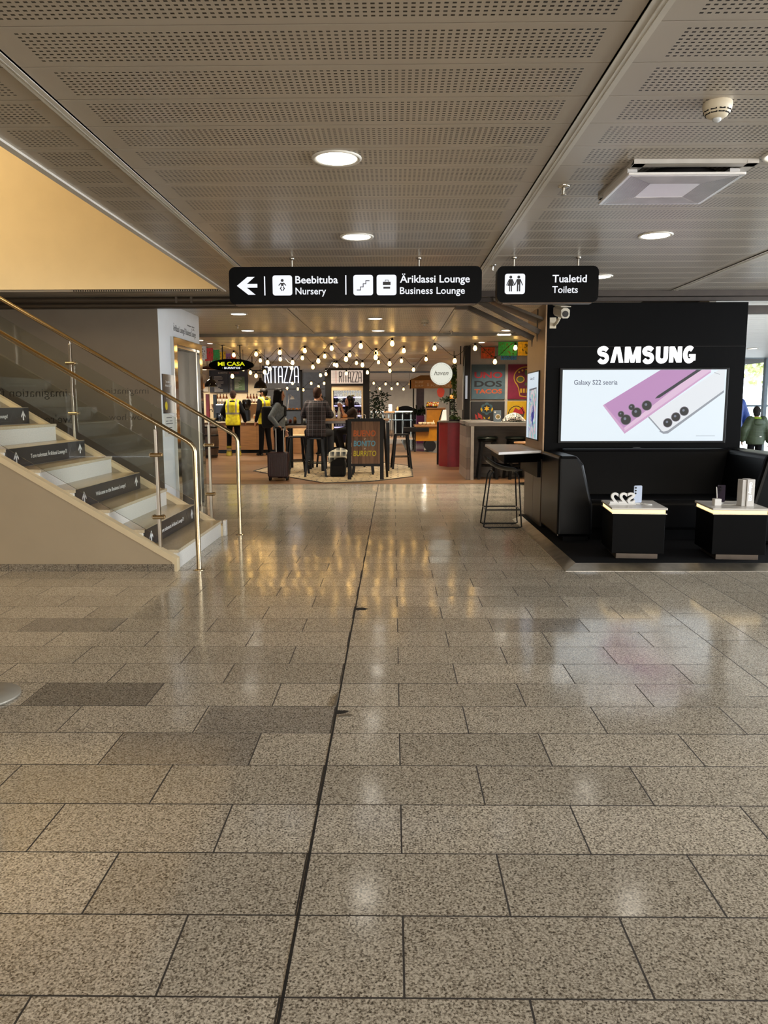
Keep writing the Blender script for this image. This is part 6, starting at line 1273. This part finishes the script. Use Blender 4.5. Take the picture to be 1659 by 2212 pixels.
# ------------------------------------------------------------------ string lights
m_bulb = M('warm_filament_bulb', '#ffd27a', 0.3, emit=13, emhex='#ffc870')
mbb = MB().lathe([(0.001, -.138), (.018, -.135), (.031, -.120), (.037, -.100), (.034, -.08), (.022, -.054), (.014, -.036), (0.001, -.036)], (0, 0, 0), 12)
bulb0 = mbb.build('bulb', m_bulb); sock0 = MB().lathe([(.001, .006), (.016, .006), (.021, -.01), (.020, -.044), (.001, -.044)], (0, 0, 0), 10).build('socket', m_blackm, bulb0)
STR = {'nearest zigzag string of warm bulbs, running to the middle of the ceiling': [(-3.45, 16.89, 2.57), (-3.2, 16.76, 2.32), (-2.92, 16.63, 2.57), (-2.64, 16.38, 2.38), (-2.34, 16.12, 2.57), (-2.05, 15.88, 2.35), (-1.77, 15.64, 2.57), (-1.47, 15.3, 2.35), (-1.18, 14.96, 2.57), (-0.89, 14.7, 2.35), (-0.6, 14.45, 2.57), (-0.32, 14.16, 2.35), (-0.02, 13.87, 2.57)],
 'middle zigzag string of warm bulbs, running over the bar tables': [(-3.49, 19.02, 2.28), (-3.24, 19.02, 2.57), (-2.97, 18.77, 2.36), (-2.68, 18.52, 2.57), (-2.38, 18.28, 2.35), (-2.1, 18.04, 2.57), (-1.83, 17.74, 2.35), (-1.53, 17.43, 2.57), (-1.25, 17.23, 2.36), (-0.95, 17.02, 2.57), (-0.66, 16.68, 2.34), (-0.36, 16.35, 2.57), (-0.08, 16.04, 2.33), (0.21, 15.73, 2.57)],
 'string of warm bulbs just in front of the drinks fridge': [(-2.0, 21.4, 2.30), (-1.83, 21.15, 2.32), (-1.6, 21.15, 2.57), (-1.25, 20.74, 2.32), (-0.96, 20.32, 2.57), (-0.67, 20.13, 2.32), (-0.38, 19.95, 2.57), (-0.09, 19.67, 2.34), (0.2, 19.4, 2.57), (0.49, 19.05, 2.34), (0.78, 18.7, 2.57)],
 'string of warm bulbs above the taco counter and round sign': [(0.79, 15.05, 2.57), (1.18, 15.07, 2.33), (1.57, 15.09, 2.57), (1.95, 15.05, 2.31), (2.33, 15.01, 2.57)],
 'far string of warm bulbs right of the drinks fridge': [(-0.94, 30, 2.03), (-0.76, 30, 2.31), (-0.53, 30.0, 2.1), (-0.3, 30, 2.28), (-0.07, 30.0, 2.1), (0.16, 30, 2.28), (0.39, 30.0, 2.08), (0.63, 30, 2.27)],
 'far string of warm bulbs behind the black cafe frame': [(-3.69, 27, 2.06), (-3.5, 27, 2.23), (-3.32, 27.0, 2.04), (-3.13, 27.0, 2.01), (-2.85, 27, 2.23), (-2.6, 27.0, 2.12), (-2.4, 27, 2.23)],
 'short string of warm bulbs under the oval sign': [(-3.85, 17.6, 2.32), (-3.62, 17.5, 2.14), (-3.35, 17.4, 2.30), (-3.05, 17.3, 2.14), (-2.85, 17.25, 2.22)]}
first = True
for lab, P in STR.items():
    r = thing('string_lights', lab, 'string lights', P[0], 0, 'warm bulb strings')
    pts = []
    for i, p in enumerate(P):
        p = Vector(p)
        if i:
            a = Vector(P[i - 1])
            for k in range(1, 8):
                t = k / 8; s = t * t * (3 - 2 * t); q = a.lerp(p, t); q.z = a.z + (p.z - a.z) * s; pts.append(q)
        pts.append(p)
    cb = MB().tube(pts, 0.005, 6)
    if P[0][1] > 26 or P[0][0] == -3.85:
        for q in (P[0], P[-1], P[len(P) // 2]): cb.tube([q, (q[0], q[1], CZ)], 0.005, 6)
    cb.build('cable', m_blackm, r)
    for p in P:
        b = bulb0 if first else bulb0.copy()
        if not first:
            col.objects.link(b); c_o = sock0.copy(); col.objects.link(c_o); c_o.parent = b
        first = False
        b.parent = r; b.location = Vector(p) - Vector(P[0]) + Vector((0, 0, -0.006))

# fill lights added under the food court ceiling, without fixtures
for i, (x, y) in enumerate(((-4.6, 15.2), (-2.2, 15.2), (0.0, 15.2), (2.3, 16.0), (-4.6, 18.6), (-2.4, 18.6), (-0.2, 18.2), (0.2, 21.4), (-5.4, 21.2), (-3.6, 21.2), (-1.8, 21.2), (2.6, 14.2), (1.9, 13.6), (-6.2, 24.2), (-4.7, 24.2), (-3.0, 26), (-0.5, 26.0), (2.2, 24.0), (1.2, 22.0), (0.9, 19.8), (1.1, 11.8), (-1.4, 11.8), (0, 33), (-2.5, 39), (1.5, 39))):
    area('food_court_fill', (x, y, CZ - 0.02), (0, 0, 0), 0.22, 0.22, FOOD_FILL * (4 if y > 30 else 1.3 if y > 23 else 1), (1.0, 0.87, 0.67), spread=None if y > 35 else 130)
# ================================================================== PEOPLE
m_skin = M('skin', '#b98467', 0.5, 0, 0.06); m_hairk = M('dark_brown_hair', '#130d0b', 0.7, 0, 0.5, 70, bump=0.5, stretch=(1, 1, .12), spec=0.2); m_hairb = M('brown_hair', '#35221a', 0.75, 0, 0.4, 90, bump=0.5, spec=0.2); m_eye = M('eye_dark', '#191412', 0.2)
def fuse(mb, name, mats, parent, voxel, smooth=4):
    """merge overlapping closed shapes into one continuous skin"""
    o = mb.build('raw', mats, None, world=False)
    m = o.modifiers.new('r', 'REMESH'); m.mode = 'VOXEL'; m.voxel_size = voxel; m.use_smooth_shade = True
    k = o.modifiers.new('s', 'SMOOTH'); k.iterations = smooth; k.factor = 0.5
    dg = bpy.context.evaluated_depsgraph_get(); me = bpy.data.meshes.new_from_object(o.evaluated_get(dg)); bpy.data.objects.remove(o)
    me.name = name
    for p in me.polygons: p.use_smooth = True
    if not me.materials: me.materials.append(mats if not isinstance(mats, (list, tuple)) else mats[0])
    r = bpy.data.objects.new(name, me); col.objects.link(r); r.parent = parent; return r
def limb(mb, pts, rad, n=12):
    for (p, q), (a, b) in zip(zip(pts, pts[1:]), zip(rad, rad[1:])):
        mb.tube([p, q], [a, b], n)
    for p, r in zip(pts, rad): mb.ball(p, r, n=n, m=8)
def spine(mb, P, N, prof, fwd=(0, 1, 0)):
    P, N = Vector(P), Vector(N); d = (N - P); f = Vector(fwd); R = []; x = Vector((1, 0, 0)); x = (x - d.normalized() * x.dot(d.normalized())).normalized(); f = d.normalized().cross(x)
    for t, rx, ry, off in prof:
        c = P + d * t + f * -off
        R.append([tuple(c + x * rx * cos(2 * pi * k / 20) - f * ry * sin(2 * pi * k / 20)) for k in range(20)])
    mb.rings(R)
def hand(mb, w, d, n, side, curl=0.5, s=1.0):
    w = Vector(w); d = Vector(d).normalized(); n = Vector(n); n = (n - d * n.dot(d)).normalized(); t = d.cross(n).normalized() * side
    ln = [0.070, 0.080, 0.075, 0.058]
    for i in range(4):
        o = t * (0.030 - 0.0205 * i) * s; b = w + d * 0.085 * s + o
        mb.tube([w + o * 0.55, b], [0.014 * s, 0.0115 * s], 8); mb.ball(b, 0.0105 * s, n=8, m=6)
        p = b; a = curl * .6
        for L_, r in ((ln[i] * .5, .0092), (ln[i] * .3, .0085), (ln[i] * .25, .0075)):
            e = p + (d * cos(a) + n * sin(a)) * L_ * s; mb.tube([p, e], [r * s, r * s * .93], 8); mb.ball(e, r * s * .95, n=8, m=6); p = e; a += curl * .8
    p = w + d * .02 * s + t * .022 * s; q = p + (d * .55 + t * .75 + n * .35).normalized() * .042 * s; e = q + (d * .85 + t * .2 + n * .45).normalized() * .034 * s
    mb.tube([p, q, e], [.014 * s, .0105 * s, .009 * s], 8); mb.ball(e, .009 * s, n=8, m=6); mb.ball(q, .0105 * s, n=8, m=6)
def head_at(c, yaw=0.0, pitch=0.0):
    M_ = Matrix.Translation(Vector(c)) @ Matrix.Rotation(yaw, 4, 'Z') @ Matrix.Rotation(pitch, 4, 'X')
    return M_
def put(mb, tmp, M_):
    tmp.v = [tuple(M_ @ Vector(v)) for v in tmp.v]; b = len(mb.v); mb.v += tmp.v
    mb.f += [[i + b for i in f] for f in tmp.f]; mb.m += tmp.m; mb.sm += tmp.sm
def head_shape():
    t = MB(); t.ball((0, -.008, .02), .074, .094, .100, 18, 12); t.ball((0, .022, -.045), .058, .066, .066, 16, 10); t.ball((0, .060, -.088), .026, .022, .020)
    t.extr([(-.017, .083, -.030), (.017, .083, -.030), (.006, .085, .018), (-.006, .085, .018)], (0, .006, 0)); t.tube([(0, .086, .014), (0, .100, -.026)], [.008, .012], 8); t.ball((0, .097, -.028), .013, .012, .010, 8, 6); t.ball((0, .083, -.058), .024, .010, .007, 10, 6); t.ball((0, .080, -.068), .022, .010, .007, 10, 6)
    t.ball((0, .078, .022), .050, .014, .012, 12, 6)
    for s in (-1, 1): t.ball((s * .077, -.005, -.012), .010, .018, .030, 8, 6); t.ball((s * .038, .062, -.020), .022, .022, .018, 8, 6)
    return t
def hair_shape(style):
    t = MB()
    if style in ('short', 'long', 'longf'):
        t.ball((0, -.022, .036), .083, .099, .101, 18, 12)
    if style == 'short':
        t.ball((0, -.045, -.030), .070, .060, .060, 14, 8)
    if style in ('long', 'longf'):
        R = []
        for z, x, y, w, d in ((.09, 0, -.03, .07, .07), (.0, 0, -.035, .090, .085), (-.08, 0, -.05, .095, .075), (-.18, 0, -.065, .10, .065), (-.30, 0, -.075, .10, .055), (-.40, 0, -.07, .075, .04), (-.45, 0, -.065, .03, .02)):
            if style == 'longf' : w *= .92
            R.append([(x + w * cos(2 * pi * k / 16), y + d * sin(2 * pi * k / 16), z) for k in range(16)])
        t.rings(R)
        for s in (-1, 1): t.tube([(s * .072, .030, .06), (s * .085, .028, -.04), (s * .088, .03, -.18), (s * .08, .045, -.32)], [.022, .030, .032, .014], 8); t.ball((s * .08, .045, -.32), .014); t.ball((s * .072, .03, .06), .024)
    return t
def person(label, loc, rz, J, wear, hair, head=(0, 0), voxel=0.009, scale=1.0, name='person', skin=None, extra=None, girl=False):
    root = thing(name, label, 'person', loc, rz); root.scale = (scale,) * 3
    sk = skin or m_skin; w_ = 0.90 if girl else 1.0
    P, N = Vector(J['pelvis']), Vector(J['neck']); H = Vector(J.get('head', N + Vector((0, .03, .155))))
    slim = [(-.10, .12, .085, 0), (0, .148 * w_, .098, 0), (.25, .128 * w_, .088, 0), (.55, .138 * w_, .098, 0), (.80, .150 * w_, .095, .01), (.94, .12 * w_, .075, .015), (1.03, .05, .05, .01)]
    b = MB(); spine(b, P, N, slim)
    sh = {}
    for s, c in ((-1, 'l'), (1, 'r')):
        S = Vector(J.get('sh' + c, N + Vector((s * .175 * w_, 0, -.055)))); E, W = Vector(J['el' + c]), Vector(J['wr' + c]); sh[c] = S
        limb(b, [S, E, W], [.050 * w_, .040 * w_, .027 * w_]); d = (W - E)
        hand(b, W, J.get('hd' + c, d), J.get('pn' + c, (-s, 0, 0)), J.get('ts' + c, s), J.get('cu' + c, .45), .92 if girl else 1.0)
        Hp = Vector(J.get('hp' + c, P + Vector((s * .09, 0, -.02)))); K, A = Vector(J['kn' + c]), Vector(J['an' + c])
        limb(b, [Hp, K, A], [.080, .052, .036])
        b.tube([A, A + Vector((0, .0, -.04)), A + Vector((0, .12, -.055))], [.035, .035, .028], 10); b.ball(A + Vector((0, .12, -.055)), .028, n=8, m=6)
    limb(b, [N + Vector((0, -.005, -.04)), H + Vector((0, -.015, -.06))], [.058 * w_, .052 * w_])
    Mh = head_at(H, head[0], head[1]); put(b, head_shape(), Mh)
    body = fuse(b, 'body', sk, root, voxel)
    e = MB(); t = MB()
    for s in (-1, 1): t.ball((s * .031, .080, -.002), .010, .008, .006, 8, 6)
    put(e, t, Mh); e.build('eyes', m_eye, root, world=False)
    if hair:
        h = MB(); put(h, hair_shape(hair[0]), Mh); fuse(h, 'hair', hair[1], root, voxel, 3)
    k = wear.get('bulk', 1.0)
    def torso_cloth(nm, mat, t0, t1, r_, sleeves, slmat=None, parent=root, hem=None):
        m = MB(); prof = [(t, (x + r_) * k, (y + r_) * k, o) for t, x, y, o in [(-.22, .150 * w_, .108, 0), (0, .160 * w_, .108, 0), (.25, .145 * w_, .100, 0), (.55, .152 * w_, .106, 0), (.80, .160 * w_, .103, .01), (.95, .115 * w_, .078, .015), (1.03, .066, .06, .012)] if t0 <= t <= t1]
        spine(m, P, N, prof)
        for s, c in ((-1, 'l'), (1, 'r')):
            S, E, W = sh[c], Vector(J['el' + c]), Vector(J['wr' + c])
            if sleeves == 'long': limb(m, [S + (N - S) * .12, E, E.lerp(W, .97)], [(.056 * w_ + r_) * k, (.047 * w_ + r_) * k, (.034 * w_ + r_ * .7) * k])
            elif sleeves == 'short': limb(m, [S + (N - S) * .12, S.lerp(E, .6)], [(.060 * w_ + r_) * k, (.055 * w_ + r_) * k])
            elif sleeves == 'none': limb(m, [S + (N - S) * .6, S + (N - S) * .22], [.055 + r_, .050 + r_])
        return fuse(m, nm, mat, parent, voxel * 1.25, 5)
    for nm, mat, t0, t1, r_, sl in wear['tops']: torso_cloth(nm, mat, t0, t1, r_, sl)
    m = MB(); spine(m, P, N, [(-.26, .135, .10, 0), (-.1, .165 * w_, .115, 0), (.06, .158 * w_, .112, 0), (.12, .13 * w_, .09, 0)])
    for c in 'lr':
        s = -1 if c == 'l' else 1
        Hp = Vector(J.get('hp' + c, P + Vector((s * .09, 0, -.02)))); K, A = Vector(J['kn' + c]), Vector(J['an' + c])
        limb(m, [Hp, K, A + (A - K).normalized() * .02], [.094, .070, .058])
    fuse(m, 'trousers', wear['legs'], root, voxel * 1.25, 5)
    for c in 'lr':
        A = Vector(J['an' + c]); m = MB(); yw = J.get('ft' + c, 0.0); f = Vector((-sin(yw), cos(yw), 0))
        m.tube([A + Vector((0, 0, .05)), A + Vector((0, 0, -.02))], [.052, .050], 12); m.ball(A + f * .01 + Vector((0, 0, -.035)), .048, .055, .045); m.ball(A + f * .10 + Vector((0, 0, -.048)), .044, .075, .032); m.ball(A + f * -.03 + Vector((0, 0, -.05)), .040, .045, .03)
        fuse(m, 'shoe', wear['shoes'], root, .012, 3)
    if extra: extra(root, J, Mh, sh)
    return root
def stand(**k):
    J = dict(pelvis=(0, 0, .93), neck=(0, -.01, 1.46), ell=(-.25, -.03, 1.14), wrl=(-.25, .06, .89), elr=(.25, -.03, 1.14), wrr=(.25, .06, .89), knl=(-.10, .01, .50), anl=(-.11, -.02, .085), knr=(.10, .01, .50), anr=(.11, -.02, .085))
    J.update(k); return J
def hi_vis(name):
    m, N, L, p = nodes(name)
    t = N.new('ShaderNodeTexCoord'); s = N.new('ShaderNodeSeparateXYZ'); L.new(t.outputs['Object'], s.inputs[0]); X, Y, Z = s.outputs
    def rng(v, a, b): return math_node(N, L, 'MULTIPLY', math_node(N, L, 'GREATER_THAN', v, a), math_node(N, L, 'LESS_THAN', v, b))
    ax = math_node(N, L, 'ABSOLUTE', X); band = math_node(N, L, 'MAXIMUM', rng(Z, 1.11, 1.16), math_node(N, L, 'MULTIPLY', rng(ax, .085, .125), math_node(N, L, 'GREATER_THAN', Z, 1.11)))
    n = N.new('ShaderNodeTexNoise'); n.inputs['Scale'].default_value = 14; L.new(t.outputs['Object'], n.inputs['Vector'])
    yel = ramp_node(N, L, n.outputs['Fac'], [(.3, lin('#c9b414')), (.6, lin('#ece21f'))])
    L.new(mix_node(N, L, band, yel, lin('#8d8676')), p.inputs['Base Color']); p.inputs['Roughness'].default_value = .6; return m
m_vest = hi_vis('hi_vis_yellow'); m_navy = M('dark_work_jacket', '#101015', 0.9, 0, 0.2, spec=0.15); m_trk2 = M('black_trousers', '#0d0d10', 0.9, 0, 0.2, spec=0.15); m_shoe = M('black_shoe', '#0e0d0d', 0.5)
def ankle_bands(root, J, Mh, sh):
    for c in 'lr':
        A = Vector(J['an' + c]); mb = MB()
        for z, mt in ((.10, 0), (.17, 1), (.24, 0)): mb.lathe([(.068, -.03), (.070, .03)], (A.x, A.y + .01, z), 16, mt)
        mb.build('leg_band', [M('dull_yellow_band', '#a89a3a', 0.6), M('grey_band', '#8d8676', 0.5)], root, world=False)
        mb = MB().lathe([(.085, 0), (.075, .08), (.07, .09)], (A.x, A.y, .01), 14); mb.build('overshoe', M('dull_yellow_band', '#a89a3a'), root, world=False)
def beanie(root, J, Mh, sh):
    h = MB(); t = MB(); t.ball((0, -.012, .045), .088, .104, .098, 18, 10); t.lathe([(.088, -.012), (.092, .02), (.088, .03)], (0, -.012, 0.02), 18); put(h, t, Mh); h.build('cap', M('dark_brown_knit', '#2d1c14', 0.9, 0, 0.2, 60, bump=.2), root, world=False)
def beanie_boots(root, J, Mh, sh): beanie(root, J, Mh, sh); ankle_bands(root, J, Mh, sh)
person('person in a yellow reflective vest seen from behind, leaning at the service counter', (-4.43, 21.35, 0), 0.0,
       stand(elr=(.27, .0, 1.15), wrr=(.30, .10, .93), ell=(-.29, .05, 1.17), wrl=(-.25, .27, 1.04), neck=(0, .03, 1.46), head=(0, .08, 1.61), knl=(-.12, 0, .5), anl=(-.13, -.02, .085), knr=(.11, 0, .5), anr=(.12, -.02, .085)),
       dict(tops=[('jacket', m_navy, -.22, 1.03, .018, 'long'), ('vest', m_vest, -.22, .96, .035, 'none')], legs=m_trk2, shoes=m_shoe, bulk=1.08), ('short', m_hairb), (0, -.25), 0.012, 1.03, extra=beanie_boots)
def cap(root, J, Mh, sh):
    h = MB(); t = MB(); t.ball((0, -.012, .05), .086, .102, .085, 18, 10); t.extr([(-.07, .07, .035), (.07, .07, .035), (.05, .17, .02), (-.05, .17, .02)], (0, 0, .008)); put(h, t, Mh); h.build('cap', M('dark_cap', '#17120f', 0.7), root, world=False)
    b = MB(); t = MB(); t.ball((0, .05, -.062), .052, .052, .05, 14, 8); put(b, t, Mh); fuse(b, 'beard', m_hairk, root, .011, 2)
person('person in a yellow reflective vest and dark cap facing left', (-3.57, 21.4, 0), 0.95,
       stand(elr=(.27, .03, 1.15), wrr=(.26, .13, .91), ell=(-.26, -.05, 1.15), wrl=(-.28, .03, .90), knl=(-.09, .03, .5), anl=(-.10, .05, .085), knr=(.10, -.02, .5), anr=(.11, -.08, .085)),
       dict(tops=[('jacket', m_navy, -.22, 1.03, .012, 'long'), ('vest', m_vest, -.22, .96, .028, 'none')], legs=m_trk2, shoes=m_shoe, bulk=1.03), ('short', m_hairk), (.35, 0), 0.012, 1.07, extra=cap)
# traveller with suitcase
m_denim = M('grey_denim', '#6c7377', 0.8, 0, 0.2, 30)
def pack(root, J, Mh, sh):
    MB().extr([(x, y, .98) for x, y in rrect(-.13, -.33, .13, -.12, .06)], (0, 0, .42)).build('backpack', M('black_fabric', '#0e0e10'), root, .05, world=False)
    mb = MB()
    for s in (-1, 1): mb.tube([(s * .10, -.14, 1.42), (s * .115, .0, 1.475), (s * .125, .125, 1.38), (s * .15, .12, 1.22), (s * .17, -.02, 1.08), (s * .12, -.14, 1.02)], .014, 8)
    mb.build('strap', M('black_fabric', '#0e0e10'), root, world=False)
person('person with long dark hair in a grey denim jacket holding the suitcase handle', (-2.19, 14.80, 0), -pi / 2 + 0.05,
       stand(elr=(.29, -.13, 1.19), wrr=(.365, .005, 1.035), hdr=(.02, .9, -.42), pnr=(-.1, -.4, -1), cur=1.1, ell=(-.25, -.02, 1.15), wrl=(-.25, .08, .93), knr=(.09, .03, .5), anr=(.09, .02, .085), knl=(-.09, -.02, .5), anl=(-.09, -.10, .085)),
       dict(tops=[('jacket', m_denim, -.1, 1.0, .016, 'long')], legs=m_trk2, shoes=M('maroon_shoe', '#3a1d1c', 0.6)), ('long', m_hairk), (-.08, -.06), 0.009, .985, extra=pack, girl=True)
# seated figures on bar stools
def seat(**k):
    J = dict(pelvis=(0, 0, .87), neck=(0, .05, 1.39), ell=(-.26, .12, 1.17), wrl=(-.14, .33, 1.15), elr=(.26, .12, 1.17), wrr=(.14, .33, 1.15), hpl=(-.10, .03, .84), hpr=(.10, .03, .84), knl=(-.15, .40, .80), knr=(.15, .40, .80), anl=(-.14, .30, .37), anr=(.14, .30, .37))
    J.update(k); return J
m_plaid = plaid_mat('dark_red_plaid', '#141116', '#2c1b1d', '#5a5358', 0.085, 0.22)
m_jean = M('dark_jeans', '#16171c', 0.85, 0, 0.2)
person('seated person in a dark plaid shirt seen from behind at the bar table', (-1.53, 15.25, 0.0), -0.12,
       seat(neck=(0, .06, 1.42), head=(.02, .10, 1.565), knl=(-.20, .42, .82), knr=(.20, .42, .82), anl=(-.18, .25, .32), anr=(.22, .30, .32)), dict(tops=[('shirt', m_plaid, -.22, 1.03, .020, 'long')], legs=m_jean, shoes=m_shoe, bulk=1.1), ('short', m_hairb), (-.2, -.05), 0.009, 1.03)
person('seated woman with dark hair resting her chin near clasped hands behind the bar table', (-0.90, 17.6, 0.0), pi / 2 + .35,
       seat(neck=(0, .06, 1.33), head=(0, .11, 1.475), ell=(-.20, .28, 1.14), wrl=(-.05, .30, 1.34), elr=(.20, .28, 1.14), wrr=(.05, .32, 1.34), hdl=(.2, .3, .6), hdr=(-.2, .3, .6), pnl=(1, -.2, 0), pnr=(-1, -.2, 0), cul=.9, cur=.9), dict(tops=[('top', M('dark_brown_top', '#2c1d18', 0.8), -.22, .97, .012, 'short')], legs=m_jean, shoes=m_shoe), ('longf', m_hairk), (.15, .0), 0.010, 1.0, girl=True)
person('seated person half hidden behind the plaid shirt, facing right', (-1.62, 17.65, 0.0), pi - .5,
       seat(neck=(0, .05, 1.36), head=(0, .09, 1.505)), dict(tops=[('jacket', m_navy, -.22, 1.03, .015, 'long')], legs=m_jean, shoes=m_shoe), ('short', m_hairk), (.6, 0), 0.012, 1.0)
# people in the bright corridor
m_gj = M('green_quilted_jacket', '#36452f', 0.55, 0, 0.3, 6, stretch=(.5, .5, 12), bump=.6)
def kid(root, J, Mh, sh):
    h = MB(); t = MB(); t.ball((0, -.012, .035), .092, .106, .115, 18, 10); t.ball((0, -.03, -.05), .080, .080, .07); t.tube([(0, -.01, .13), (0, -.01, .16)], [.03, .008], 8); put(h, t, Mh); fuse(h, 'hat', M('dark_knit_hat', '#191718', 0.9), root, .012, 2)
    MB().lathe([(.105, 0), (.115, .03), (.095, .055), (.08, .05), (.08, 0)], (0, -.01, 1.44), 18).build('collar', M('lime_collar', '#8fae2c', 0.7), root, world=False)
    fz = MB(); fz.ball((0, -.15, 1.36), .13, .05, .10); fuse(fz, 'hood', m_gj, root, .014, 3)
    MB().box(.02, .07, -.185, -.175, 1.0, 1.02).build('reflector', m_white, root, world=False)
person('child in a dark knit hat and green quilted jacket walking away in the bright corridor', (6.99, 15.0, 0), 0.0,
       stand(ell=(-.30, -.02, 1.15), wrl=(-.31, .02, .93), elr=(.28, -.04, 1.15), wrr=(.33, -.02, .90)), dict(tops=[('jacket', m_gj, -.22, 1.0, .045, 'long')], legs=m_trk2, shoes=m_shoe, bulk=1.12), None, (0, 0), 0.013, .77, extra=kid)
m_bj = M('bright_blue_jacket', '#1d3f8a', 0.6, 0, 0.25, 8, bump=.3)
person('person in a bright blue jacket half hidden by the black display wall', (6.96, 16.0, 0), 0.15,
       stand(elr=(.30, .02, 1.14), wrr=(.34, .10, .92)), dict(tops=[('jacket', m_bj, -.22, 1.03, .04, 'long')], legs=M('pale_jeans', '#6d7d92', 0.8), shoes=m_shoe, bulk=1.1), ('short', m_hairb), (0, 0), 0.013, 1.0)
# trees beyond the glass
def tree(loc, h, seed, label, hexc):
    r = thing('birch_tree', label, 'tree', loc); x, y, z = loc; mb = MB(); rnd = random.Random(seed)
    for k in range(5): leafball(mb, (x + rnd.uniform(-1, 1), y + rnd.uniform(-1, 1), z + h * (.45 + .13 * k)), (1.3 - .15 * k, 1.3 - .15 * k, h * .16), 500, .28, seed * 10 + k)
    mb.build('foliage', M('tree_leaf_' + hexc[1:], hexc, 0.6, 0, 0.4, 2), r); MB().tube([(x, y, z), (x, y, z + h * .5), (x + .2, y, z + h * .95)], [.14, .09, .02], 8).build('trunk', M('pale_bark', '#b3aea4', 0.7), r)
tree((15.2, 32, -.15), 7.5, 3, 'yellow green tree outside the glass wall, nearer one', '#c3c98c'); tree((19.5, 41, -.15), 9, 4, 'green tree outside the glass wall, farther one', '#a9bd92')
